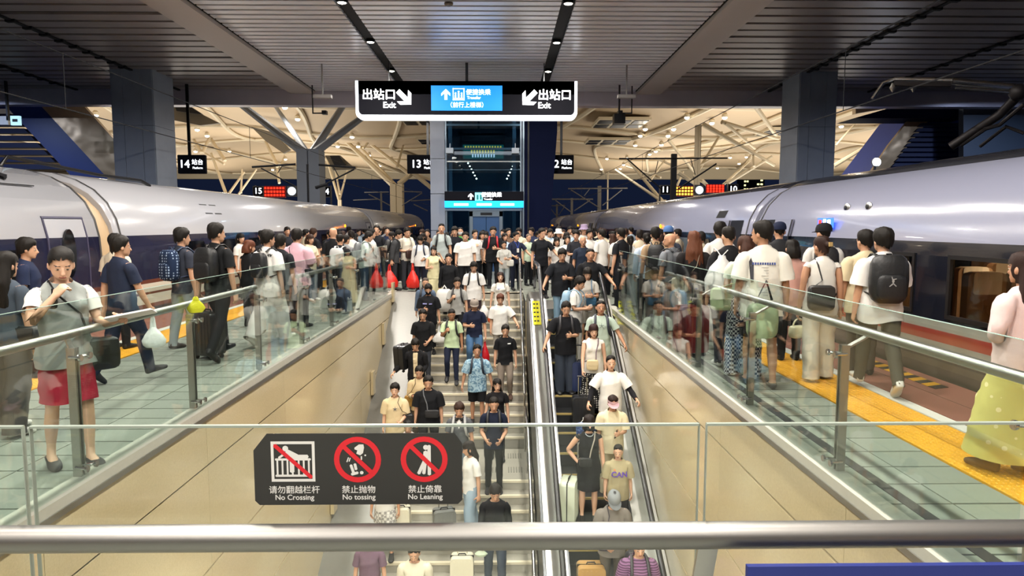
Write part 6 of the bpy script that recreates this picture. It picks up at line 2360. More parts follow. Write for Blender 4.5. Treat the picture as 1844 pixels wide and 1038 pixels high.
def suitcase(label, loc, rz=0.0, col='#1c1d1f', w=0.40, d=0.25, h=0.58, handle=0.38, hm='steel', tilt=0.0, roll=0.0, m=None, group=None):
    m = m or mat('case_' + col.strip('#'), col, 0.35, noise=0.05, nscale=6, coat=0.2)
    o = thing('suitcase', label, 'suitcase', loc, R(rz), group)
    o.rotation_euler = (R(tilt), R(roll), R(rz))
    q = MB(); q.rbox(-w / 2, w / 2, -d / 2, d / 2, 0.055, 0.055 + h, 0.055, 4, 'y'); q.build('shell', m, o, smooth=True)
    for k in range(5):
        x = -w / 2 + w * (k + 1) / 6
        q = MB(); q.rbox(x - 0.012, x + 0.012, -d / 2 - 0.006, d / 2 + 0.006, 0.09, 0.02 + h, 0.01, 2, 'y'); q.build('rib', m, o)
    q = MB(); q.box(-w / 2 - 0.003, w / 2 + 0.003, -0.008, 0.008, 0.052, 0.058 + h); q.build('zip_seam', 'black_rubber', o)
    for sx in (-1, 1):
        for sy in (-1, 1):
            q = MB(); q.tube([(sx * (w / 2 - 0.05) - 0.014, sy * (d / 2 - 0.04), 0.03), (sx * (w / 2 - 0.05) + 0.014, sy * (d / 2 - 0.04), 0.03)], 0.03, 10); q.box(sx * (w / 2 - 0.05) - 0.018, sx * (w / 2 - 0.05) + 0.018, sy * (d / 2 - 0.04) - 0.015, sy * (d / 2 - 0.04) + 0.015, 0.035, 0.065)
            q.build('wheel', 'black_rubber', o)
    if handle:
        q = MB()
        for sx in (-0.075, 0.075):
            q.tube([(sx, d / 2 - 0.05, 0.05 + h), (sx, d / 2 - 0.05, 0.05 + h + handle)], 0.009, 8)
        hb = q.build('handle_tube', hm, o)
        q = MB(); q.tube([(-0.095, d / 2 - 0.05, 0.055 + h + handle), (0.095, d / 2 - 0.05, 0.055 + h + handle)], 0.017, 8); q.build('grip', 'black_rubber' if hm != 'print_white' else hm, hb)
    q = MB(); q.tube([(-0.06, 0, 0.055 + h), (-0.05, 0, 0.085 + h), (0.05, 0, 0.085 + h), (0.06, 0, 0.055 + h)], 0.011, 6); q.build('top_handle', 'black_rubber', o)
    return o


def plastic_bag(label, top, col='#d8dad6', w=0.30, h=0.38, d=0.16, rz=0.0, clear=False, neck=0.16):
    """thin bag hanging from a hand at world point top"""
    m = mat('film_' + col.strip('#'), col, 0.3, noise=0.12, nscale=9, bump=0.5, bscale=14)
    o = thing('carrier_bag', label, 'bag', (top.x, top.y, top.z - h - neck), R(rz))
    q = MB()
    rings = []
    for z, k in ((0.0, 0.70), (0.03, 0.95), (h * 0.35, 1.0), (h * 0.6, 0.78), (h * 0.85, 0.42), (h, 0.20)):
        rings.append([(w / 2 * k * math.copysign(abs(math.cos(t)) ** 0.7, math.cos(t)) * (1 + 0.05 * math.sin(5 * t + z * 20)), d / 2 * k * math.sin(t) * (1 + 0.12 * math.sin(3 * t + z * 30)), z) for t in np.linspace(0, 2 * math.pi, 18, endpoint=False)])
    q.rings(rings); q.build('bag_body', m, o, smooth=True)
    for s in (-1, 1):
        q = MB(); q.tube([(s * w * 0.06, 0, h * 0.94), (s * w * 0.05, 0, h + neck * 0.6), (0, 0, h + neck)], [0.022, 0.013, 0.010], 6, flat=0.4); q.build('loop', m, o)
    return o


def phone(p, side, label, col='#17181b'):
    M = p.bone('hand' + side)
    sg = 1 if side == 'L' else -1
    c = Vector(mx_(SH + ADIR * (S_WR + 0.085) + PALM * 0.030, sg))
    q = MB()
    a, n_, y_ = Vector((ADIR[0] * sg, 0, ADIR[2])), Vector((PALM[0] * sg, 0, PALM[2])), Vector((0, 1, 0))
    def P(i, j, k):
        return c + a * (0.036 * i) + y_ * (0.075 * j) + n_ * (0.004 * k)
    v = [P(i, j, k) for k in (-1, 1) for (i, j) in ((-1, -1), (1, -1), (1, 1), (-1, 1))]
    q.poly(v, [(0, 3, 2, 1), (4, 5, 6, 7), (0, 1, 5, 4), (1, 2, 6, 5), (2, 3, 7, 6), (3, 0, 4, 7)])
    base = M @ c
    o = tag(bake(q, M, 'phone', mat('phone_' + col.strip('#'), col, 0.3), None, base, False), label, 'phone')
    q = MB(); v = [P(i * 0.92, j * 0.95, 1.2) for (i, j) in ((-1, -1), (1, -1), (1, 1), (-1, 1))]
    q.poly(v, [(0, 1, 2, 3)]); bake(q, M, 'screen', mat('phone_screen', '#3a4658', 0.15, emit='#6d86b0', estr=0.35), o, base, False)
    return o


def crossbag(p, label, col='#1a1a1c', w=0.22, h=0.17, d=0.08, at_=(0.0, -0.19, 0.98), strap_from=1, strapc=None):
    """bag on a diagonal strap; strap_from +1: strap over the left shoulder"""
    M = p.bone('spine')
    x, y, z = at_
    base = M @ Vector((x, y, z - h / 2))
    q = MB(); rounded(q, x, y, z, w / 2, d / 2, h / 2, 0.4)
    o = tag(bake(q, M, 'shoulder_bag', leather(col), None, base), label, 'bag')
    q = MB(); q.box(x - w * 0.42, x + w * 0.42, y - d / 2 - 0.006 if y < 0 else y + d / 2 - 0.004, y - d / 2 + 0.004 if y < 0 else y + d / 2 + 0.006, z - 0.0, z + h * 0.42)
    bake(q, M, 'flap', leather(col), o, base, False)
    s = strap_from
    f = -1 if y < 0 else 1
    if f < 0:
        path = [(x + s * w * 0.3, y, z + h * 0.4), (x * 0.5 + s * 0.05, -0.165, 1.20), (s * 0.07, -0.125, 1.36), (s * 0.09, -0.02, 1.452), (s * 0.085, 0.085, 1.42), (s * 0.02, 0.135, 1.25), (-s * 0.10, 0.135, 1.05), (-s * 0.17, 0.02, 0.99), (x - s * w * 0.4, y + 0.02, z + h * 0.4)]
    else:
        path = [(x + s * w * 0.3, y, z + h * 0.4), (s * 0.03, 0.148, 1.20), (s * 0.075, 0.115, 1.38), (s * 0.09, 0.02, 1.452), (s * 0.085, -0.09, 1.40), (s * 0.03, -0.155, 1.25), (-s * 0.12, -0.14, 1.05), (-s * 0.175, 0.0, 1.00), (x - s * w * 0.4, y - 0.02, z + h * 0.4)]
    q = MB(); q.tube(path, 0.010, 6, flat=0.5)
    bake(q, M, 'strap', leather(strapc or col), o, base)
    return o


def shirt_print(p, tname, shapes, m, front=True, name='print'):
    """flat print lying on the cloth: shapes are polygons in (x, z) of the standing body"""
    t = TPL[tname]
    V = t['V']
    sel = np.where((V[:, 1] < 0) if front else (V[:, 1] > 0))[0]
    Vx = V[sel]
    pts, fc = [], []
    for s in shapes:
        fc.append(tuple(range(len(pts), len(pts) + len(s))))
        pts += s
    P = np.array(pts)
    d = (Vx[:, 0][None] - P[:, 0][:, None]) ** 2 + (Vx[:, 2][None] - P[:, 1][:, None]) ** 2
    near = np.argsort(d, 1)[:, :3]
    y = np.array([(Vx[n_, 1].min() if front else Vx[n_, 1].max()) for n_ in near])
    R_ = np.stack([P[:, 0], y + (-0.006 if front else 0.006), P[:, 1]], 1)
    tt = dict(V=R_, F=fc, W=t['W'][sel[near[:, 0]]], m=None)
    Q = skin(tt, bone_array(p.M), p.S, p.dz)
    me = bpy.data.meshes.new(name)
    me.from_pydata(Q.tolist(), [], fc)
    me.materials.append(m)
    return link(name, me, p.top)


def rect(x0, x1, z0, z1):
    return [(x0, z0), (x1, z0), (x1, z1), (x0, z1)]


def strip(x0a, x0b, x1a, x1b, z0, z1, n=10, m=4):
    """patch split into small faces so that it follows the cloth"""
    out = []
    for j in range(n):
        for i in range(m):
            def pt(ii, jj):
                t = jj / n
                a, b = x0a + (x1a - x0a) * t, x0b + (x1b - x0b) * t
                return (a + (b - a) * ii / m, z0 + (z1 - z0) * t)
            out.append([pt(i, j), pt(i + 1, j), pt(i + 1, j + 1), pt(i, j + 1)])
    return out


def text_shapes(s, size, cx, cz, bold=0.02):
    me = text_mesh(s, size, extrude=0.0, bold=bold)
    out = [[(cx + me.vertices[i].co.x, cz + me.vertices[i].co.y) for i in f.vertices] for f in me.polygons]
    return out


# patterned cloth
def pattern(name, kind, c1, c2, scale):
    m = mat(name, c1, 0.85, spec=0.2)
    nt = m.node_tree
    b = nt.nodes['Principled BSDF']
    tc = nt.nodes.new('ShaderNodeTexCoord')
    mx = nt.nodes.new('ShaderNodeMix')
    mx.data_type = 'RGBA'
    mx.inputs['A'].default_value = srgb(c1)
    mx.inputs['B'].default_value = srgb(c2)
    if kind == 'dots':
        v = nt.nodes.new('ShaderNodeTexVoronoi'); v.inputs['Randomness'].default_value = 0.15
        v.inputs['Scale'].default_value = scale
        nt.links.new(tc.outputs['Object'], v.inputs['Vector'])
        th = nt.nodes.new('ShaderNodeMath'); th.operation = 'LESS_THAN'; th.inputs[1].default_value = 0.33
        nt.links.new(v.outputs['Distance'], th.inputs[0]); src = th.outputs[0]
    elif kind == 'blobs':
        v = nt.nodes.new('ShaderNodeTexNoise'); v.inputs['Scale'].default_value = scale; v.inputs['Detail'].default_value = 3; v.inputs['Distortion'].default_value = 1.2
        nt.links.new(tc.outputs['Object'], v.inputs['Vector'])
        th = nt.nodes.new('ShaderNodeMapRange'); th.inputs['From Min'].default_value = 0.46; th.inputs['From Max'].default_value = 0.56
        nt.links.new(v.outputs['Fac'], th.inputs['Value']); src = th.outputs[0]
    elif kind == 'flowers':
        v = nt.nodes.new('ShaderNodeTexVoronoi'); v.inputs['Scale'].default_value = scale
        nt.links.new(tc.outputs['Object'], v.inputs['Vector'])
        th = nt.nodes.new('ShaderNodeMath'); th.operation = 'LESS_THAN'; th.inputs[1].default_value = 0.2
        nt.links.new(v.outputs['Distance'], th.inputs[0]); src = th.outputs[0]
    elif kind == 'check':
        v = nt.nodes.new('ShaderNodeTexChecker'); v.inputs['Scale'].default_value = scale
        nt.links.new(tc.outputs['Object'], v.inputs['Vector']); src = v.outputs['Fac']
    else:
        v = nt.nodes.new('ShaderNodeTexWave'); v.bands_direction = 'Z'; v.inputs['Scale'].default_value = scale; v.inputs['Distortion'].default_value = 1.0
        nt.links.new(tc.outputs['Object'], v.inputs['Vector']); src = v.outputs['Fac']
    nt.links.new(src, mx.inputs['Factor'])
    nt.links.new(mx.outputs['Result'], b.inputs['Base Color'])
    return m


pattern('leaf_print', 'blobs', '#9db9c6', '#5d7f97', 16)
pattern('polka', 'dots', '#17171a', '#d8d4cc', 26)
pattern('hounds', 'check', '#1c1c22', '#c9c9cc', 38)
pattern('floral_yellow', 'flowers', '#bdb56a', '#d9cf9a', 11)
pattern('purple_stripe', 'stripe', '#4a3048', '#8a6288', 10)
pattern('pack_print', 'dots', '#1d2b45', '#93a5bd', 24)
pattern('plaid', 'check', '#8d8a86', '#c9c6bf', 22)

# ------------------------------------------------------------------ placing people
def _solve(px, py, htop, zf, y0, y1):
    best = None
    for y in np.linspace(y0, y1, 300):
        x = at_y(px, py, y).x
        q = proj((x, y, zf(y) + htop))
        e = abs(q[1] - py)
        if best is None or e < best[0]:
            best = (e, y, x)
    return best[2], best[1]


def on_stairs(px, py, h, **k):
    x, y = _solve(px, py, h * 1.008 - 0.01, stair_line, 9.0, 19.5)
    return Vector((x, y, stair_z(y - 0.05)))


def on_esc(px, py, h):
    x, y = _solve(px, py, h * 1.008 - 0.01, lambda y: esc_line(y) + 0.02, 8.0, 17.0)
    return Vector((x, y, esc_z(y)))


def S(px, py, label, h=1.70, **k):
    return person(label, on_stairs(px, py, h), h=h, **k)


def E(px, py, label, h=1.70, **k):
    return person(label, on_esc(px, py, h), h=h, **k)


def P(px, py, d, label, **k):
    """platform: head top pixel and distance give the height"""
    t = at_y(px, py, d)
    h = min(1.92, max(1.40, t.z / 1.012))
    return person(label, Vector((t.x, d, 0.0)), h=h, **k)


HD = lambda p, y=0, r=0: (p, y, r)

# ================================================================== the people
W, BK, NV, CR, GR = '#d9d7d1', '#16171a', '#1d2538', '#cfbf9c', '#8a8c8c'
away = 180
# ------------------------------------------------------------------ left platform
p = P(8, 452, 6.0, 'long haired woman in slate top and grey trousers at the left frame edge', face=170, sex='f', lod=0, hair='hair_long', topc='#3d4650', top='tee', legs='wide', legc='#4a4846', shoec='#d5d2cb', pose=dict(legs='stepl'))
crossbag(p, 'black bag on the woman in the slate top at the left edge', BK, 0.26, 0.22, 0.10, (-0.20, 0.02, 0.92), 1)
P(46, 429, 8.3, 'young man in navy shown in profile behind the eating attendant', face=115, topc='#1f2740', hair='hair_fringe', legs='trousers', pose=dict(head=HD(6, 6)))
att = P(107, 441, 5.15, 'attendant in white blouse, grey vest and red skirt eating beside the left railing', face=46, sex='f', lod=0, hair='hair_bun', skinc='c', topc='#e3e0da', top='tee_f', legs='skirt', legc='#a5263a', shoe='flat', shoec='#17171a',
        pose=dict(arms=(((0.22, -0.25, -1), (0.22, -0.92, 0.22)), 'mouth'), legs='stepl', head=HD(34, -8), curl=(45, 60)))
t_ = TPL['tank']
vest = dict(V=t_['V'], F=t_['F'], W=t_['W'], m=None)
Vv = vest['V'].copy(); Vv[:, :2] *= 1.035
vest['V'] = Vv
_o = link('vest', mesh_from('vest', skin(vest, bone_array(att.M), att.S, att.dz), vest, [cloth('#8f9490')]), att.root)
M_ = att.bone('handL')
hp = att.hand('L', 0.10)
cb = thing('clipboard', 'white clipboard with papers in the attendant\'s left hand', 'clipboard', hp + Vector((0.05, -0.02, 0.02)), R(20))
q = MB(); q.rbox(-0.14, 0.18, -0.11, 0.11, 0, 0.008, 0.01, 2, 'z'); q.build('board', mat('board_white', '#dfe3e8', 0.5), cb)
q = MB(); q.rbox(-0.13, 0.17, -0.10, 0.10, 0.008, 0.014, 0.004, 2, 'z'); q.build('paper', mat('paper', '#f0f0ee', 0.7), cb)
q = MB(); q.box(0.13, 0.17, -0.04, 0.04, 0.014, 0.024); q.build('clip', 'steel_dark', cb)
cb.rotation_euler = (R(-14), R(-10), R(20))
o = crossbag(att, 'grey and black shoulder bag at the attendant\'s hip', '#2a2c2c', 0.24, 0.26, 0.12, (0.24, -0.03, 0.86), -1, '#1a1b1c')
ra = MB(); rounded(ra, -0.095, -0.135, 1.30, 0.028, 0.022, 0.05, 0.5)
rb_ = bake(ra, att.bone('chest'), 'radio', 'black_rubber', None, att.bone('chest') @ Vector((-0.095, -0.135, 1.25)))
tag(rb_, 'small black walkie talkie clipped to the attendant\'s vest', 'radio')
q = MB(); q.tube([(-0.095, -0.135, 1.34), (-0.095, -0.135, 1.40)], 0.007, 6); bake(q, att.bone('chest'), 'aerial', 'black_rubber', rb_, att.bone('chest') @ Vector((-0.095, -0.135, 1.25)))
nv = P(215, 430, 8.0, 'man in navy polo and navy trousers walking away along the left platform', face=152, lod=0, girth=1.06, topc='#232a3d', legc='#1f2536', pose=dict(arms=('hangb', 'hangf'), legs='walkr', head=HD(2, -14)))
plastic_bag('pale plastic bag in the hand of the man in the navy polo', nv.hand('R', 0.1), '#cfd6d2', 0.26, 0.24, 0.14, 20)
P(207, 421, 10.2, 'dark haired person in cream behind the man in the navy polo', face=170, topc='#cfc4ae', hair='hair_short')
b1 = P(326, 411, 10.2, 'man in dark grey tee with patterned blue backpack and pale grey jeans', face=150, topc='#30343f', legs='trousers', legc='#8f9698', hair='hair_fringe', shoec='#3a2f28', pose=dict(legs='stepr', head=HD(4, -12)))
backpack(b1, 'blue backpack with pale dotted print on the man in grey jeans', body=MATS['pack_print'], strapc='#33405a')
b2 = P(388, 407, 9.3, 'man in black tee and black trousers pulling a case along the left platform', face=165, lod=0, topc='#191a1c', legc='#1f2022', hair='hair_short', pose=dict(arms=('hangb', 'carry'), legs='walkl', head=HD(2, -24)))
backpack(b2, 'black backpack with side bottle on the man in black', '#18191a')
c_ = at_z(372, 648, 0)
suitcase('black upright suitcase pulled by the man in the black tee', (c_.x, c_.y + 0.1, 0), -25, '#232425', 0.36, 0.26, 0.60, 0.42)
P(447, 432, 12.4, 'woman with auburn hair in a black sleeveless top by the left train', face=150, sex='f', hair='hair_bob', hairc='#5b3322', top='tank', topc=BK, legs='slim', legc='#26262a', pose=dict(head=HD(14, -20)))
b3 = P(481, 419, 10.4, 'person in white tee and wide white trousers with black backpack on left platform', face=160, top='tee_loose', topc='#dcdad6', legs='wide', legc='#d6d4cf', shoec='#d8d4cc', hair='hair_fringe', pose=dict(legs='walkr', head=HD(4, -18)))
backpack(b3, 'small black backpack on the person in wide white trousers', '#1c1d1f', size=0.86)
shirt_print(b3, 'tee_loose', text_shapes('VP', 0.06, -0.12, 1.34, 0.03), mat('ink_black', '#17171a', 0.7), False)
P(505, 422, 11.3, 'person in dark tee just right of the white tee on the left platform', face=165, topc='#222327', hair='hair_fringe', legs='shorts', legc='#26272b', pose=dict(legs='stepl'))
pk = P(534, 412, 12.3, 'broad man in a pink tee seen from behind by the left train', face=168, girth=1.12, top='tee_loose', topc='#d7aebb', legs='trousers', legc='#2a2a30', pose=dict(arms=('hang', 'phone'), head=HD(10, 6)))
crossbag(pk, 'thin black shoulder strap bag on the man in the pink tee', BK, 0.18, 0.16, 0.07, (-0.20, 0.05, 0.95), 1)
P(600, 409, 15.2, 'bald man in black with backpack straps near the left train door', face=170, hair=None, topc='#191a1d', legs='trousers', legc='#222327')
b4 = P(612, 421, 14.3, 'man in black with grey and white backpack by the left glass railing', face=172, topc='#1b1c20', legs='trousers', legc='#222839', hair='hair_buzz', shoec='#d6d3cc', pose=dict(legs='stepl'))
backpack(b4, 'grey and white backpack on the man beside the left railing', '#b9bab8')
plastic_bag('white plastic bag in the hand of the man with the grey backpack', b4.hand('L', 0.1), '#e0e0dc', 0.26, 0.28)
b5 = P(655, 416, 16.7, 'man in pale green tee with grey sling bag leaning right on left platform', face=110, topc='#b9c8c0', legs='trousers', legc='#3d5266', pose=dict(arms=('phone', 'strap'), bend=12, head=HD(14, 0)))
backpack(b5, 'grey sling backpack on the man in the pale green tee', '#6a6e70', size=0.9)
P(678, 406, 20.5, 'man in black shirt facing the camera behind the red bag carriers', topc='#1a1b20', hair='hair_short')
b6 = P(668, 412, 17.9, 'person in white long shirt and black trousers holding the left red bag', face=120, top='long_loose', topc='#d5d3cd', legs='trousers', legc='#17181b', shoec='#d8d5ce', pose=dict(arms=('carry', 'hang'), head=HD(8, 0)))
plastic_bag('bright red plastic bag, the left one of two at the stair top', at_y(701, 476, 18.9), '#cf2a22', 0.48, 0.48, 0.25, 10, neck=0.18)
b7 = P(709, 413, 19.3, 'man in dark grey jacket bending over near the two red bags', face=95, top='long_loose', topc='#3a3b3d', legs='trousers', legc='#2b2c31', pose=dict(arms=('hang', 'hang'), bend=14, head=HD(16, 0)))
backpack(b7, 'dark backpack on the man in the dark grey jacket', '#2a2a2c', size=0.9)
b8 = P(732, 410, 19.6, 'man in cream tee with black vest carrying a brown bag at the stair top', face=35, topc='#d5cfc0', legs='trousers', legc='#3a3c42', pose=dict(arms=('phone', 'belly'), head=HD(24, 0)))
crossbag(b8, 'dark brown shoulder bag of the man in the cream tee', '#3a2620', 0.30, 0.24, 0.12, (0.02, -0.20, 0.98), 1)
b9 = P(757, 424, 18.95, 'woman in white blouse with bowed head holding the right red bag', sex='f', hair='hair_bob', top='long_loose', topc='#dcdbd8', legs='trousers', legc='#1d2030', pose=dict(arms=('phone_lo', 'carry'), head=HD(34, 0)))
backpack(b9, 'navy backpack straps on the woman in the white blouse', '#232a40', size=0.85)
plastic_bag('bright red plastic bag, the right one of two at the stair top', at_y(743, 474, 18.75), '#cf2a22', 0.37, 0.49, 0.22, -10, neck=0.2)
S(781, 437, 'woman in pale yellow dress shading her face with a raised hand', h=1.60, sex='f', hair='hair_long', top='tank', topc='#d6cfa6', legs='maxi', legc='#d6cfa6', skinc='c', pose=dict(arms=('face', 'phone'), head=HD(14, 0)))
p = P(795, 402, 19.6, 'tall man in pale grey tee with black backpack at the stair top', topc='#a9b3b2', hair='hair_buzz', pose=dict(arms=('hang', 'hang'), head=HD(8, 4)))
backpack(p, 'black backpack straps on the tall man in the pale grey tee', BK)
P(819, 408, 20.3, 'man in black with hair over his brow behind the tall man', topc='#16181f', hair='hair_fringe', pose=dict(head=HD(20, 0)))
P(829, 409, 21.5, 'person in green vest and white face mask in the central crowd', topc='#3fae4a', hair='hair_buzz', cap='mask', capc='#d5dade')
p = P(838, 418, 19.2, 'broad man in a loose white tee at the top of the stairs', girth=1.2, top='tee_loose', topc='#dcdad6', pose=dict(head=HD(16, 0)))
P(855, 414, 20.2, 'man in white shirt holding up a phone in the central crowd', topc='#dddcd8', face=25, pose=dict(arms=('hang', 'phone_hi'), head=HD(8, 0)))
P(868, 416, 20.6, 'woman in a plaid shirt with dark hair in the central crowd', sex='f', hair='hair_bob', topc=MATS['plaid'], face=20)
p = P(888, 408, 19.9, 'man in black jacket with red backpack straps at the stair top', topc='#15161a', top='tee_loose', girth=1.05, pose=dict(arms=('phone', 'hang'), head=HD(22, 0)))
backpack(p, 'backpack with bright red straps on the man in black', '#8f1420', strapc='#b01c2a')
p = P(929, 418, 19.35, 'station worker in navy uniform with badge leaning on the stair rail', topc='#20263a', legs='trousers', legc='#1b2030', face=20, pose=dict(arms=('rail', 'phone_lo'), head=HD(8, 20)))
hp = p.hand('L', 0.12)
o = thing('signal_paddle', 'round blue and white hand paddle held by the station worker', 'paddle', hp + Vector((0.0, -0.08, 0.06)))
q = MB(); q.prism([(0.09 * math.cos(t), 0.09 * math.sin(t)) for t in np.linspace(0, 2 * math.pi, 24, endpoint=False)], -0.012, 0.012, 'y'); q.build('disc', mat('paddle_blue', '#2440a8', 0.5), o)
for r0_, r1_ in ((0.088, 0.066), (0.030, 0.0)):
    q = MB(); n = 24
    v = [(r_ * math.cos(t), -0.014, r_ * math.sin(t)) for r_ in (r0_, max(r1_, 0.001)) for t in np.linspace(0, 2 * math.pi, n, endpoint=False)]
    q.poly(v, [(i, (i + 1) % n, n + (i + 1) % n, n + i) for i in range(n)]); q.build('white_ring', 'print_white', o)
q = MB(); q.tube([(0, 0, -0.09), (0, 0, -0.20)], 0.012, 8); q.build('handle', 'black_rubber', o)
bq = MB(); bq.rbox(-0.035, 0.035, -0.175, -0.168, 1.12, 1.24, 0.008, 2, 'y')
bd = tag(bake(bq, p.bone('chest'), 'name_badge', 'print_white', None, p.bone('chest') @ Vector((0, -0.17, 1.12)), False), 'white name badge on the chest of the station worker', 'badge')
q = MB(); q.tube([(0, -0.165, 1.24), (-0.05, -0.13, 1.38), (-0.06, -0.02, 1.45)], 0.006, 5); q.tube([(0, -0.165, 1.24), (0.05, -0.13, 1.38), (0.06, -0.02, 1.45)], 0.006, 5)
bake(q, p.bone('chest'), 'lanyard', mat('lanyard', '#2a4ab0', 0.7), bd, p.bone('chest') @ Vector((0, -0.17, 1.12)))
P(952, 421, 20.8, 'older man in pale green shirt behind the station worker', topc='#b8c8b0', hair='hair_buzz', hairc='#6a5a50', face=30)
p = P(975, 411, 17.2, 'man in black polo resting a hand on the escalator rail top', topc='#16181d', face=10, pose=dict(arms=('rail', 'hang'), head=HD(14, 20)))

plastic_bag('yellow green plastic strip tied to a left railing post', at_y(352, 535, 6.45), '#b9bf2a', 0.16, 0.13, 0.03, 30, neck=0.02)
# ------------------------------------------------------------------ stairs
p = S(766, 487, 'older balding man in blue grey jacket on the upper stairs', h=1.68, hair='hair_buzz', hairc='#4a4038', top='long_loose', topc='#56657a', legc='#3a3d44', pose=dict(legs='stepl', head=HD(12, 4)))
backpack(p, 'dark backpack straps on the older man in the blue grey jacket', '#23262c')
p = S(771, 503, 'man in black printed tee and black mask looking at his phone on the stairs', h=1.72, top='tee_loose', topc='#15161a', cap='mask', capc='#131417', hair='hair_fringe', pose=dict(arms=('carry', 'phone'), legs='stepr', head=HD(28, 6)))
phone(p, 'R', 'phone held by the man in the black printed tee')
shirt_print(p, 'tee_loose', [rect(-0.12, -0.02, 1.235, 1.26), rect(0.03, 0.10, 1.23, 1.255)], mat('ink_lilac', '#8f90c8', 0.7))
plastic_bag('white plastic bag hanging from the man in the black printed tee', p.hand('L', 0.1), '#dcdcd8', 0.34, 0.26, 0.18, neck=0.2)
S(808, 448, 'man in black sweater and glasses at the top of the stairs', h=1.74, top='long', topc='#17181b', hair='hair_short', pose=dict(legs='stepl', head=HD(8, 0)))
p = S(853, 459, 'person in loose white tee with thin backpack straps and bowed head', h=1.72, top='tee_loose', topc='#dcdad6', hair='hair_fringe', legs='shorts', legc='#3a2f33', pose=dict(arms=('carry', 'hang'), legs='stepr', head=HD(36, 4)))
backpack(p, 'thin black backpack straps on the person in the loose white tee', '#1b1b1d', size=0.8)
plastic_bag('white plastic bag beside the person in the loose white tee', p.hand('L', 0.1), '#e4e3df', 0.30, 0.30, 0.16, neck=0.14)
p = S(823, 497, 'man in grey polo with backpack reading his phone on the stairs', h=1.70, topc='#a2a29e', hair='hair_short', pose=dict(arms=('hang', 'phone_hi'), legs='stepl', head=HD(26, 8)))
backpack(p, 'black backpack on the man in the grey polo', '#1d1c1d')
phone(p, 'R', 'phone held by the man in the grey polo')
bl = MB(); rounded(bl, 0, 0, 0.30, 0.22, 0.14, 0.30, 0.6)
cpos = on_stairs(800, 520, 1.0)
o = thing('bundle', 'tall white wrapped bundle carried left of the man in the grey polo', 'bundle', (cpos.x, cpos.y + 0.05, stair_z(cpos.y) + 0.45))
bl.build('wrap', mat('wrap_white', '#d8d6d0', 0.6, bump=0.4, bscale=9), o, smooth=True)
q = MB(); q.tube([(-0.05, 0, 0.6), (0, 0, 0.68), (0.05, 0, 0.6)], 0.02, 6); q.build('knot', 'wrap_white', o)
p = S(901, 479, 'woman with long wavy hair in white tee with blue tick mark and jeans', h=1.63, sex='f', hair='hair_long_front', hairc='#2a1812', skinc='c', topc='#dedbd2', top='tee_f', legs='slim', legc='#9fb8c2', pose=dict(arms=('hang', 'carry'), legs='stepr', head=HD(4, 4)))
shirt_print(p, 'tee_f', [[(-0.07, 1.285), (-0.045, 1.262), (0.055, 1.315), (-0.04, 1.278), (-0.052, 1.285), (-0.055, 1.305)]], mat('ink_blue', '#3a5ab0', 0.7))
plastic_bag('orange bag in the hand of the woman with the blue tick tee', p.hand('R', 0.09), '#c9562c', 0.18, 0.30, 0.14, neck=0.06)
p = P(908, 449, 18.75, 'short haired person in pale grey top with a white pouch at the stair top', sex='f', hair='hair_tied', topc='#b4b4ae', legs='trousers', legc='#9aa4a8', pose=dict(arms=('phone', 'phone_lo'), head=HD(24, 0)))
crossbag(p, 'white shoulder pouch of the person in the pale grey top', '#d5d4cc', 0.24, 0.22, 0.1, (0.20, -0.10, 0.98), -1)
p = S(854, 528, 'man in grey cap, navy polo and blue jeans on the stairs', h=1.72, topc='#1b2136', legs='trousers', legc='#4d6f95', hair='hair_short', cap='cap', capc='#8c8279', girth=1.1, pose=dict(arms=('hang', 'phone'), legs='downl', head=HD(22, 4)))
plastic_bag('tall glossy red bag carried by the man in the grey cap', p.hand('L', 0.1), '#b5121f', 0.22, 0.42, 0.14, neck=0.1)
p = S(901, 526, 'brown haired person in white shirt touching the stair handrail', h=1.68, topc='#dad8d2', top='tee_loose', hair='hair_fringe', hairc='#5a3526', legs='trousers', legc='#a8a49a', pose=dict(arms=('rail', 'hang'), legs='stepl', head=HD(24, 0)))
p = S(910, 574, 'man in black polo with white tag and khaki trousers on the stairs', h=1.72, topc='#16171a', legc='#80756a', hair='hair_short', shoec='#4a3428', pose=dict(arms=('hang', 'hang'), legs='downr', head=HD(18, 0)))
shirt_print(p, 'tee', [rect(0.05, 0.12, 1.295, 1.315)], MATS['print_white'])
p = S(813, 555, 'man in pale green polo and navy trousers reading a phone on the stairs', h=1.72, topc='#bcd0a8', legs='slim', legc='#20263a', hair='hair_buzz', skinc='d', pose=dict(arms=('hang', 'phone_hi'), legs='downl', head=HD(30, 8)))
backpack(p, 'black backpack on the man in the pale green polo', '#1a1b1d')
phone(p, 'R', 'black phone held by the man in the pale green polo')
p = S(762, 549, 'man in plain black tee and grey trousers stooping slightly on the stairs', h=1.72, topc='#17181a', top='tee_loose', legc='#3c3f46', shoec='#d5d2cc', hair='hair_short', pose=dict(arms=('phone_lo', 'hang'), legs='stepl', bend=6, head=HD(22, 0)))
p = S(749, 605, 'man in black jacket over cream tee lugging a suitcase down the stairs', h=1.70, top='long_loose', topc='#19191b', legc='#2a2a2c', hair='hair_fringe', pose=dict(arms=('phone_lo', ((0.55, -0.1, -0.8), (0.5, -0.5, -0.5))), legs='stepr', bend=10, head=HD(28, 0)))
shirt_print(p, 'long_loose', strip(-0.04, 0.04, -0.05, 0.05, 0.86, 1.41, 16, 4), cloth(CR), name='inner_tee')
c_ = at_y(742, 630, p.root.location.y - 0.15)
suitcase('black ribbed suitcase lifted sideways by the man in the black jacket', (at_y(731, 667, p.root.location.y).x - 0.05, p.root.location.y + 0.1, at_y(735, 667, p.root.location.y).z - 0.02), 65, '#1d1e20', 0.40, 0.24, 0.52, 0, roll=-6)
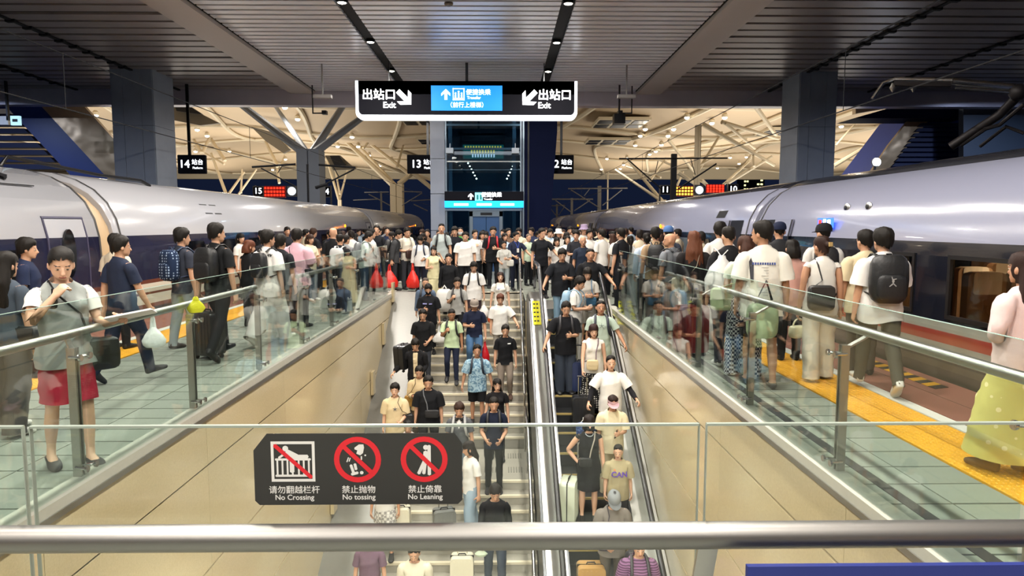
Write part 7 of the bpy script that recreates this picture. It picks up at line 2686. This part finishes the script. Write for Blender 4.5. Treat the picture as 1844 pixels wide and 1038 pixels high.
p = S(859, 618, 'man in blue leaf print polo and black shorts on the stairs', h=1.74, topc=MATS['leaf_print'], top='tee_loose', legs='shorts', legc='#15161a', hair='hair_short', skinc='b', pose=dict(arms=('out', 'out'), legs='stepl', head=HD(4, 4)))
backpack(p, 'navy backpack on the man in the leaf print polo', '#1e2633')
p = S(755, 646, 'man in cream overshirt reading a phone on the stairs', h=1.70, top='long_loose', topc='#c9b48d', legc='#4f463c', hair='hair_short', pose=dict(arms=('hang', 'phone'), legs='stepl', head=HD(30, 0)))
phone(p, 'R', 'phone held by the man in the cream overshirt')
crossbag(p, 'tan sling bag of the man in the cream overshirt', '#9a7433', 0.22, 0.24, 0.10, (-0.20, -0.08, 0.98), -1, '#4a4038')
p = S(771, 678, 'man in black tee with a grey crossbody strap on the lower stairs', h=1.72, topc='#17181b', top='tee_loose', girth=1.08, legc='#17181b', hair='hair_short', pose=dict(arms=('hang', 'hang'), legs='stepr', head=HD(22, 4)))
crossbag(p, 'black crossbody bag of the man in the black tee', '#1b1c1f', 0.26, 0.15, 0.08, (0.08, -0.19, 1.02), -1, '#55575a')
p = S(711, 692, 'boy in cream tee with a star print and black shoulder bag', h=1.64, topc='#cdbb95', top='tee_loose', hair='hair_fringe', legc='#cbb890', skinc='c', pose=dict(arms=('phone_lo', 'hang'), legs='stepl', head=HD(6, 0)))
star = []
for k in range(10):
    r_ = 0.055 if k % 2 == 0 else 0.014
    star.append((0.02 + r_ * math.sin(k * math.pi / 5), 1.24 + r_ * math.cos(k * math.pi / 5)))
shirt_print(p, 'tee_loose', [[star[i], star[(i + 1) % 10], (0.02, 1.24)] for i in range(10)], mat('ink_grey', '#55565a', 0.7))
crossbag(p, 'black shoulder bag of the boy in the star print tee', '#18191b', 0.30, 0.26, 0.12, (0.22, -0.02, 0.98), 1)
p = S(827, 715, 'person in grey vest and white collar with headphones round the neck', h=1.66, topc='#55585c', hair='hair_fringe', hairc='#33221a', legs='wide', legc='#8596a2', pose=dict(arms=('hang', 'hang'), legs='stepr', head=HD(30, 0)))
shirt_print(p, 'tee', strip(-0.004, 0.004, -0.058, 0.058, 1.25, 1.40, 8, 4), cloth('#dcdad5'), name='collar')
backpack(p, 'pale grey backpack straps on the person with headphones', '#a4a6a6', size=0.9)
hm = p.bone('neck')
q = MB(); q.tube([(0.085 * math.cos(t), 0.01 - 0.095 * math.sin(t), 1.445 - 0.012 * math.sin(t)) for t in np.linspace(-0.5, math.pi + 0.5, 14)], 0.012, 8)
o = tag(bake(q, hm, 'headphones', 'black_rubber', None, hm @ Vector((0, -0.09, 1.40))), 'black headphones round the neck of the person in the grey vest', 'headphones')
for s in (1, -1):
    q = MB(); q.ball((0.045 * s, -0.105, 1.425), (0.030, 0.024, 0.036), 10, 7); bake(q, hm, 'ear_cup', 'black_rubber', o, hm @ Vector((0, -0.09, 1.40)))
p = S(735, 752, 'small child in a pale top with glossy black hair between two men', h=1.32, topc='#d8c9c4', hair='hair_fringe', sex='f', legs='shorts', legc='#d8c9c4', pose=dict(head=HD(24, 0)))
p = S(895, 683, 'woman with long black hair in a black top behind the man in navy', h=1.62, sex='f', hair='hair_long', skinc='c', topc='#19181b', top='tee_f', legc='#201f22', legs='slim', pose=dict(legs='stepl', head=HD(14, 10)))
p = S(889, 702, 'man in navy polo and black trousers using a phone on the landing', h=1.74, topc='#1a2032', legs='slim', legc='#141518', hair='hair_buzz', pose=dict(arms=('phone_lo', 'phone_lo'), legs='stand', head=HD(26, 4)))
phone(p, 'R', 'phone in both hands of the man in the navy polo')
backpack(p, 'black backpack slung on the man in the navy polo on the landing', '#17181b')
p = S(847, 779, 'woman in white tee and pale jeans turning towards the wall', h=1.66, sex='f', hair='hair_long', hairc='#1d1614', top='tee', topc='#dcdad5', legs='wide', legc='#93a6b4', face=-60, pose=dict(arms=('carry', 'carry'), legs='stepl', head=HD(22, -20)))
cc = on_stairs(800, 905, 0.7)
suitcase('dark grey suitcase pulled by the woman in the white tee', (cc.x, cc.y - 0.05, stair_z(cc.y)), 15, '#6d6f6c', 0.36, 0.24, 0.56, 0.3)
p = S(891, 853, 'man in black long sleeves and jeans descending with bowed head', h=1.76, top='long', topc='#15161a', legc='#3d4653', hair='hair_fringe', pose=dict(arms=('hang', 'hangf'), legs='stepl', head=HD(40, 6)))
plastic_bag('small pale green pouch in the hand of the man in black sleeves', p.hand('R', 0.1), '#b9c8b0', 0.2, 0.10, 0.08, neck=0.02)
p = S(692, 818, 'person in a short plaid skirt behind the prohibition sticker', h=1.62, sex='f', hair='hair_bob', topc='#d5d2cc', legs='mini', legc=MATS['plaid'], skinc='b', pose=dict(legs='stepl', head=HD(20, 0)))
cc = on_stairs(722, 905, 0.7)
suitcase('pale cream suitcase beside the plaid skirt', (cc.x, cc.y, stair_z(cc.y)), 0, '#cdc7b2', 0.30, 0.24, 0.58, 0.25)
p = S(664, 944, 'person in a purple tee at the left edge of the lower stairs', h=1.62, hair='hair_short', hairc='#4a2c2c', topc='#6d5566', legc='#5a4a58', sex='f', pose=dict(head=HD(26, 0)))
p = S(746, 962, 'man in cream jacket over white tee just below the near handrail', h=1.72, top='long_loose', topc='#cfc9b4', hair='hair_short', legc='#8a8474', pose=dict(head=HD(26, 0)))
cc = on_stairs(832, 985, 0.7)
suitcase('cream suitcase beside the jeans below the near handrail', (cc.x, cc.y, stair_z(cc.y)), 0, '#d5cfb8', 0.36, 0.24, 0.60, 0.2)

# ------------------------------------------------------------------ escalator
p = E(1012, 438, 'man in black tee and blue jeans reading his phone at the escalator top', h=1.74, topc='#181a1f', top='tee_loose', legc='#7e9bb2', hair='hair_fringe', pose=dict(arms=('phone', 'raillow'), head=HD(30, 0)))
phone(p, 'L', 'phone held by the man at the escalator top')
p = P(1050, 425, 15.5, 'bald man in navy shirt second row at the escalator top', topc='#232b3a', hair=None, skinc='b', pose=dict(head=HD(4, 0)))
p = E(1063, 442, 'man with cropped hair in black tee gripping the right escalator rail', h=1.74, girth=1.1, topc='#191a1d', hair='hair_buzz', skinc='b', pose=dict(arms=('rail', 'hang'), head=HD(6, 0)))
p = E(1058, 487, 'person in pale grey top with blue pouch on the escalator', h=1.62, sex='f', hair='hair_bob', topc='#b5b2aa', legs='shorts', legc='#a09c92', pose=dict(arms=('phone', 'phone'), head=HD(28, 0)))
crossbag(p, 'blue pouch of the person in the pale grey top', '#2f5b78', 0.22, 0.18, 0.1, (0.06, -0.20, 1.0), 1)
p = E(1037, 505, 'man in white tee with pale blue backpack turned right on escalator', h=1.70, face=65, topc='#dad9d4', hair='hair_fringe', legs='wide', legc='#c9c7c0', pose=dict(arms=('phone', 'phone'), head=HD(26, 0), bend=6))
backpack(p, 'pale blue backpack on the man in white on the escalator', '#8fb0c8', size=0.9)
phone(p, 'R', 'white phone held by the man with the pale blue backpack', '#d8d8d8')
p = E(1019, 541, 'man in black tee and wide dark jeans using a phone on the escalator', h=1.74, topc='#15161a', top='tee_loose', legs='wide', legc='#353c48', hair='hair_short', pose=dict(arms=('phone', 'raillow'), head=HD(30, 0)))
backpack(p, 'dark patterned backpack straps on the man in wide jeans', '#2a2a2e')
phone(p, 'L', 'phone held by the man in wide dark jeans')
p = E(1082, 536, 'man in mint tee and shorts holding the right escalator rail', h=1.74, girth=1.08, topc='#b7c8b9', legs='shorts', legc='#c2cdb8', hair='hair_buzz', skinc='b', pose=dict(arms=('raillow', 'hang'), head=HD(-2, 0)))
backpack(p, 'navy backpack straps on the man in the mint tee', '#2b303c')
shirt_print(p, 'tee', text_shapes('大', 0.10, 0.0, 1.25, 0.0), mat('ink_green', '#7d8f86', 0.7))
cc = on_esc(1046, 640, 0.7)
suitcase('navy suitcase behind the woman in the sleeveless white top', (cc.x, cc.y, esc_z(cc.y)), 0, '#232f52', 0.34, 0.24, 0.55, 0.3)
p = E(1069, 592, 'woman with a dark bob, white sleeveless top and polka dot skirt', h=1.62, sex='f', hair='hair_bob', hairc='#2a1714', skinc='c', top='tank', topc='#d9d6ce', legs='maxi', legc=MATS['polka'], pose=dict(arms=('hang', 'hangf'), head=HD(8, 0)))
crossbag(p, 'cream shoulder bag of the woman in the polka dot skirt', '#d2bf96', 0.22, 0.20, 0.10, (-0.04, -0.20, 0.97), 1, '#6a5560')
hp = p.hand('R', 0.08)
suitcase('black upright suitcase of the woman in the polka dot skirt', (hp.x - 0.02, hp.y - 0.10, esc_z(hp.y - 0.12)), 0, '#1b1c1e', 0.38, 0.25, 0.56, 0.34)
p = E(1100, 648, 'woman in loose white tee over black sleeves holding the escalator rail', h=1.66, sex='f', hair='hair_tied', skinc='c', top='tee_loose', topc='#e2e0da', legs='wide', legc='#d3c7a8', pose=dict(arms=('rail', ((0.55, -0.2, -0.8), (0.25, -0.45, -0.7))), head=HD(2, 0)))
_t = TPL['long']
_b = bone_array(p.M)
_o = link('undershirt', mesh_from('undershirt', skin(dict(V=_t['V'] * np.array([0.985, 0.94, 1]), F=_t['F'], W=_t['W'], m=None), _b, p.S, p.dz), _t, [cloth('#1d1d22')]), p.root)
hp = p.hand('R', 0.08)
sc_ = suitcase('white suitcase with tall white handle behind the masked woman', (hp.x, hp.y - 0.06, esc_z(hp.y - 0.05)), 0, '#d9d6cd', 0.36, 0.24, 0.46, 0.36, hm='print_white')
tb = thing('tote_bag', 'blue patterned tote bag on the white suitcase', 'bag', (hp.x - 0.06, hp.y - 0.14, esc_z(hp.y - 0.05) + 0.56))
q = MB(); q.rings([[(a * math.cos(t), b_ * math.sin(t), z) for t in np.linspace(0, 2 * math.pi, 16, endpoint=False)] for z, a, b_ in ((0, 0.13, 0.07), (0.1, 0.16, 0.09), (0.27, 0.17, 0.08), (0.28, 0.15, 0.06))]); q.build('bag_body', pattern('tote_print', 'blobs', '#2d4274', '#5b74a8', 9), tb, smooth=True)
q = MB(); q.tube([(-0.12, -0.05, 0.27), (-0.05, -0.06, 0.36), (0.06, -0.06, 0.36), (0.12, -0.05, 0.27)], 0.012, 6, flat=0.5); q.build('strap', 'print_white', tb)
p = E(1103, 711, 'person in pink sun visor and cream tee reading a phone', h=1.62, sex='f', hair='hair_tied', hairc='#241610', cap='visor', capc='#d5b4bb', top='tee_loose', topc='#d3c9a8', legs='wide', legc='#cfc5a6', pose=dict(arms=('phone', 'hang'), head=HD(30, 0)))
phone(p, 'L', 'phone held by the person in the pink sun visor')
p = E(1061, 756, 'woman in black dress and black mask with her hand on a pale suitcase', h=1.66, sex='f', hair='hair_bob', hairc='#1c1512', cap='mask', capc='#141518', top='tank', topc='#15161a', legs='skirt', legc='#15161a', skinc='c', pose=dict(arms=('hang', 'hip'), head=HD(6, 0)))
crossbag(p, 'small quilted black bag on a chain strap of the masked woman', '#17181a', 0.20, 0.14, 0.07, (-0.07, -0.18, 1.02), 1, '#9a9488')
q = MB(); q.tube([(0.062 * math.cos(t), -0.02 - 0.085 * math.sin(t), 1.435 - 0.03 * math.sin(t)) for t in np.linspace(0, math.pi, 12)], 0.006, 6)
o = tag(bake(q, p.bone('neck'), 'necklace', mat('pearl', '#b8c4cc', 0.3), None, p.bone('neck') @ Vector((0, -0.1, 1.40))), 'pale bead necklace of the masked woman in black', 'necklace')
suitcase('pale mint suitcase at the side of the masked woman', (p.root.location.x - 0.30, p.root.location.y - 0.02, esc_z(p.root.location.y - 0.02)), 75, '#c6cdb8', 0.42, 0.24, 0.62, 0.0)
p = E(1114, 787, 'boy with cropped hair in khaki tee with purple letters', h=1.46, topc='#a89d7c', top='tee_loose', hair='hair_buzz', legs='shorts', legc='#3a3a3e', skinc='c', pose=dict(arms=('hang', 'hang'), head=HD(8, -14)))
ts = text_shapes('CAN', 0.135, 0.0, 1.21, 0.03)
shirt_print(p, 'tee_loose', ts, mat('ink_purple', '#6a4ab8', 0.7))
shirt_print(p, 'tee_loose', [[(-0.11, 1.29), (-0.06, 1.275), (-0.075, 1.31)]], mat('ink_orange', '#c8784a', 0.7))
p = E(1104, 878, 'older person in grey cap and grey tee with a gold suitcase', h=1.64, topc='#77716a', top='tee_loose', hair='hair_short', hairc='#5a5a5c', cap='cap', capc='#84888a', legc='#5a544c', pose=dict(arms=('hang', 'phone_lo'), head=HD(30, 0), bend=8))
crossbag(p, 'dark strap bag of the older person in the grey cap', '#3a3440', 0.24, 0.20, 0.1, (-0.12, -0.19, 0.98), -1)
suitcase('gold ribbed suitcase of the older person in the grey cap', (p.root.location.x - 0.30, p.root.location.y - 0.05, esc_z(p.root.location.y - 0.05)), 0, '#b08a52', 0.38, 0.24, 0.52, 0.0)
p = E(1151, 955, 'person in purple striped tee with backpack just below the near handrail', h=1.70, topc=MATS['purple_stripe'], top='tee_loose', hair='hair_short', legc='#33313a', pose=dict(head=HD(16, 0)))
backpack(p, 'dark backpack straps on the person in the purple striped tee', '#26232a')

# ------------------------------------------------------------------ right platform
p = P(1846, 452, 4.9, 'woman in pink blouse and yellow floral skirt at the right frame edge', face=195, sex='f', lod=0, hair='hair_long', hairc='#2a1a15', skinc='b', top='long_loose', topc='#d9c0bd', legs='maxi', legc=MATS['floral_yellow'], shoec='#4a3526', pose=dict(arms=('belly', 'hang'), legs='stepl'))
p = P(1592, 417, 7.35, 'man in white tee and olive trousers with big black backpack, right platform', face=168, lod=0, top='tee_loose', topc='#dedcd8', legs='trousers', legc='#4c4a42', shoec='#d8d6d0', hair='hair_fringe', girth=1.05, pose=dict(arms=('hang', 'hangf'), legs='walkl', head=HD(4, 14)))
backpack(p, 'large black backpack with grey jumping figure emblem, right platform', '#17181a', size=1.15, logo=[[(-0.012, 1.19), (0.0, 1.215), (0.012, 1.19), (0.004, 1.165), (-0.004, 1.165)], [(0.004, 1.17), (0.035, 1.135), (0.028, 1.13), (0.0, 1.155)], [(-0.004, 1.17), (-0.032, 1.140), (-0.026, 1.133), (0.0, 1.158)], [(-0.005, 1.20), (-0.03, 1.21), (-0.028, 1.217), (0.0, 1.21)], [(0.002, 1.205), (0.012, 1.235), (0.018, 1.232), (0.01, 1.20)]])
p = P(1560, 414, 8.3, 'man in cream tee half hidden by the man with the big backpack', face=165, top='tee_loose', topc='#cdbf9c', legc='#55504a', legs='trousers', pose=dict(head=HD(2, 24)))
p = P(1482, 424, 8.0, 'woman with claw clipped hair in white sleeveless top and white trousers', face=172, sex='f', lod=0, hair='hair_bun', hairc='#2b1a14', skinc='b', top='tank', topc='#d8d5cd', legs='wide', legc='#cfc8b8', shoec='#d2cdc2', pose=dict(arms=('hang', 'hang'), legs='stepr', head=HD(8, 20)))
q = MB(); q.box(-0.022, 0.022, 0.150, 0.168, 1.58, 1.63)
M_ = p.bone('head')
o = tag(bake(q, M_, 'hair_claw', mat('claw', '#b79a62', 0.35), None, M_ @ Vector((0, 0.155, 1.575)), False), 'gold hair claw in the bun of the woman in white', 'hair clip')
crossbag(p, 'black leather bag slung low on the back of the woman in white', '#222120', 0.30, 0.30, 0.12, (0.05, 0.19, 1.00), 1, '#151516')
hp = p.hand('L', 0.1)
hb = thing('handbag', 'small white handbag in the hand of the woman in white trousers', 'handbag', (hp.x, hp.y, hp.z - 0.24), R(20))
q = MB(); rounded(q, 0, 0, 0.07, 0.12, 0.06, 0.075, 0.4); q.build('bag_body', leather('#d5cfae'), hb, smooth=True)
q = MB(); q.tube([(0.085 * math.cos(t), 0, 0.13 + 0.10 * math.sin(t)) for t in np.linspace(0, math.pi, 10)], 0.010, 6); q.build('handle', leather('#d5cfae'), hb)
p = P(1485, 402, 9.6, 'tall person in black cap with black backpack behind the woman in white', face=165, topc='#d0cec8', hair='hair_short', cap='cap', capc='#18181b', pose=dict(head=HD(2, 25)))
backpack(p, 'black backpack on the tall person in the black cap', '#19191b')
p = P(1376, 398, 7.7, 'man in white tee with blue back print and black shorts, right platform', face=168, lod=0, top='tee_loose', topc='#d8d5ca', legs='shorts', legc='#1a1b1e', shoe='flat', shoec='#1a1a1c', hair='hair_short', skinc='b', girth=1.05, pose=dict(arms=('hang', 'hang'), legs='stepl', head=HD(2, 48)))
shirt_print(p, 'tee_loose', [rect(-0.10 + k * 0.022, -0.10 + k * 0.022 + 0.016, 1.275, 1.298) for k in range(10)], mat('ink_navy', '#3a4a86', 0.7), False)
shirt_print(p, 'tee_loose', [rect(-0.035, 0.03 - 0.02 * (k % 3), 1.245 - k * 0.028, 1.251 - k * 0.028) for k in range(11)], mat('ink_faint', '#a9a8a2', 0.7), False)
shirt_print(p, 'tee_loose', [[(0.10, 1.10), (0.125, 1.09), (0.15, 1.30), (0.125, 1.34), (0.10, 1.27)]], mat('ink_dark', '#33343a', 0.7), False)
hp = p.hand('L', 0.02)
gb_ = thing('tote_bag', 'pale green tote bag with black strap in front of the man in shorts', 'bag', (p.root.location.x - 0.10, p.root.location.y - 0.30, 0.62), 0)
q = MB(); rounded(q, 0, 0, 0.18, 0.17, 0.08, 0.20, 0.5); q.build('bag_body', leather('#9fb08c'), gb_, smooth=True)
q = MB(); q.tube([(-0.10, 0, 0.34), (0.04, 0.02, 0.62), (0.12, 0.05, 0.40)], 0.014, 6, flat=0.4); q.build('strap', 'black_rubber', gb_)
P(1427, 431, 9.2, 'person with black hair in a pink hooded top on the right platform', face=172, sex='f', hair='hair_bob', top='long_loose', topc='#c79a8e', legc='#1f1f22')
P(1404, 400, 10.8, 'person in dark cap behind the man in the white printed tee', face=170, hair='hair_short', cap='cap', capc='#1b2138', topc='#2a2b2e')
p = P(1313, 406, 8.9, 'man with cropped hair in black tee carrying a white drawstring bag', face=175, topc='#1b1b1e', hair='hair_buzz', legc='#24262e', shoec='#cfccc5', pose=dict(legs='stepr', head=HD(4, 10)))
M_ = p.bone('chest')
base = M_ @ Vector((0.12, 0.18, 0.88))
q = MB(); q.rings([[(0.12 + a * math.cos(t) * (1 + 0.05 * math.sin(7 * t)), 0.20 + b_ * math.sin(t), z) for t in np.linspace(0, 2 * math.pi, 18, endpoint=False)] for z, a, b_ in ((0.86, 0.13, 0.05), (0.90, 0.19, 0.09), (1.08, 0.20, 0.10), (1.22, 0.14, 0.07), (1.32, 0.05, 0.04), (1.36, 0.04, 0.03))])
o = tag(bake(q, M_, 'drawstring_bag', mat('draw_white', '#cfcfcd', 0.5, bump=0.5, bscale=12), None, base), 'white crinkled drawstring bag on the back of the man in black', 'bag')
for s in (0.03, 0.16):
    q = MB(); q.tube([(0.12, 0.17, 1.34), (s, 0.10, 1.42), (s, -0.05, 1.44), (s + 0.04, -0.12, 1.25), (0.19, 0.02, 1.0), (0.17, 0.15, 0.90)], 0.006, 6); bake(q, M_, 'cord', 'draw_white', o, base)
P(1297, 400, 11.3, 'curly haired man in white tee one row behind the drawstring bag', face=172, topc='#d5d3ce', hair='hair_fringe')
p = P(1344, 424, 8.15, 'woman in mint top and houndstooth trousers beside the drawstring bag', face=170, sex='f', hair='hair_bob', hairc='#3a2218', topc='#c5cfbc', top='tee_f', legs='wide', legc=MATS['hounds'], shoec='#d9d6cf', pose=dict(arms=('phone', 'phone'), legs='stepl', head=HD(6, 25)))
crossbag(p, 'pale green shoulder bag of the woman in houndstooth trousers', '#a9b88f', 0.28, 0.28, 0.12, (0.26, 0.0, 0.95), 1)
p = P(1250, 416, 10.4, 'woman with long auburn curls in black on the right platform', face=172, sex='f', hair='hair_wavy', hairc='#5e3826', top='long_loose', topc='#1c1a1b', legc='#232325', pose=dict(head=HD(2, 6)))
crossbag(p, 'pale canvas bag of the woman with auburn curls', '#bdb7a4', 0.26, 0.22, 0.1, (0.20, 0.10, 0.92), -1, '#a39a86')
p = P(1208, 419, 11.6, 'bald man in grey tee turned left beside the right glass railing', face=215, hair=None, topc='#6f7378', skinc='b', girth=1.08, pose=dict(head=HD(4, 40)))
backpack(p, 'dark grey backpack on the bald man', '#3a3c40', size=0.9)
P(1204, 407, 13.4, 'person in a blue baseball cap above the bald man', face=165, hair='hair_short', cap='cap', capc='#4a6a9a', topc='#2f3440')
p = P(1181, 409, 12.6, 'man in tan tee with black backpack left of the bald man', face=172, topc='#9c8468', hair='hair_short', legc='#2b2c30')
backpack(p, 'black backpack with white dots on the man in the tan tee', '#17181a')
p = P(1135, 424, 15.4, 'woman with long ponytail in white tee near the escalator top', face=178, sex='f', hair='hair_pony', topc='#d6d9d6', top='tee', legs='wide', legc='#a9b4b4', pose=dict(arms=('hang', 'hang')))
P(1165, 419, 13.8, 'woman in pale blue blouse with tied hair on the right platform', face=175, sex='f', hair='hair_bun', top='long_loose', topc='#b4c4d6', legc='#3a3f4a')
P(1118, 411, 15.2, 'man in black tee turned left above the escalator landing', face=220, topc='#1c1d22', hair='hair_short')
P(1084, 414, 17.4, 'person in white shirt with head turned left at the escalator head', face=210, topc='#dbd9d4', hair='hair_short', pose=dict(head=HD(0, 30)))
P(1103, 421, 17.9, 'woman with brown hair in a cream top near the escalator head', face=190, sex='f', hair='hair_long', hairc='#3e281e', topc='#d0c8bc')
P(1052, 404, 19.0, 'person in a lilac bucket hat above the bald man in navy', face=10, cap='bucket_hat', capc='#8d7d96', hair='hair_short', topc='#c9c7c2')
P(1006, 412, 19.6, 'woman with a white headscarf behind the man with the phone', face=10, sex='f', hair='hair_bob', cap='bucket_hat', capc='#d8d4cc', topc='#dad6ce')
P(1003, 427, 17.6, 'person in pale top directly behind the man in black at the escalator top', face=5, sex='f', hair='hair_bob', topc='#d8d2cc')
P(1022, 424, 18.3, 'woman in a white dress with dark hair behind the escalator riders', face=0, sex='f', hair='hair_long', topc='#dcdad6')
# luggage standing on the right platform
c_ = at_z(1243, 640, 0)
suitcase('dark red suitcase standing behind the right glass railing', (c_.x, c_.y, 0), 12, '#7a1c22', 0.42, 0.27, 0.66, 0.36)
c_ = at_z(1268, 625, 0)
o = plastic_bag('white plastic bag carried low behind the right railing', Vector((c_.x, c_.y - 0.2, 0.62)), '#d5d8d8', 0.34, 0.34, 0.18)

# ------------------------------------------------------------------ the dense crowd further off
TONES = [('white', '#d6d4cf'), ('black', '#17181b'), ('black', '#1b1c20'), ('navy', '#1f2740'), ('grey', '#85878a'), ('cream', '#cbbfa6'), ('pale blue', '#a9bccb'), ('white', '#dcdad4'), ('dark', '#24252b'), ('brown', '#6b5342')]
HAIRS = ['hair_short', 'hair_fringe', 'hair_short', 'hair_bob', 'hair_long', 'hair_tied', 'hair_buzz']
rnd = random.Random(11)
taken = [(pp.root.location.x, pp.root.location.y) for pp in PEOPLE]


def crowd(n, x0, x1, y0, y1, faces, where, group):
    made = tries = 0
    while made < n and tries < n * 60:
        tries += 1
        y = y0 + (y1 - y0) * (rnd.random() ** 1.3)
        x = rnd.uniform(x0, x1)
        if any(abs(x - a) < 0.42 and abs(y - b_) < 0.42 for a, b_ in taken):
            continue
        taken.append((x, y))
        tn, tc = rnd.choice(TONES)
        hr_ = rnd.choice(HAIRS)
        fem = hr_ in ('hair_bob', 'hair_long', 'hair_tied')
        hw = {'hair_short': 'short', 'hair_fringe': 'fringed', 'hair_bob': 'bobbed', 'hair_long': 'long', 'hair_tied': 'tied back', 'hair_buzz': 'cropped'}[hr_]
        person('person with %s hair in %s in the crowd %s' % (hw, tn, where), Vector((x, y, 0)), face=rnd.choice(faces) + rnd.uniform(-18, 18), h=rnd.uniform(1.55, 1.64) + (0 if fem else 0.09) + rnd.uniform(0, 0.05), sex='f' if fem else 'm', lod=2, hair=hr_, hairc=rnd.choice(['#17130f', '#1b1512', '#120f0d', '#33221a']),
               top=rnd.choice(['tee', 'tee', 'tee_loose', 'long_loose']) if not fem else rnd.choice(['tee_f', 'tee', 'long_loose']), topc=tc, legs=rnd.choice(['trousers', 'slim', 'wide']), legc=rnd.choice(['#1d1f24', '#2a3040', '#3a3a3c', '#55606c', '#17181b']), shoec=rnd.choice(['#1a1a1c', '#cfccc5']),
               pose=dict(arms=(rnd.choice(['hang', 'phone', 'hangf']), rnd.choice(['hang', 'phone', 'carry'])), legs=rnd.choice(['stand', 'stepl', 'stepr']), head=HD(rnd.uniform(-2, 20), rnd.uniform(-25, 25))), group='%s, %s tops, %s hair' % (group, tn, hw))
        made += 1


crowd(30, -4.0, 2.2, 20.2, 25.4, (0, 0, 10, -20), 'before the glass lift tower', 'crowd before the lift tower')
crowd(34, 2.75, 4.7, 14.0, 30.0, (180, 170, 190, 210), 'along the right train', 'crowd along the right train')
crowd(14, 1.0, 3.2, 17.6, 24.0, (0, 20, 180), 'behind the escalator head', 'crowd behind the escalator')
crowd(26, -6.6, -3.5, 16.4, 30.0, (180, 160, 150, 60), 'by the far left train', 'crowd beside the left train')
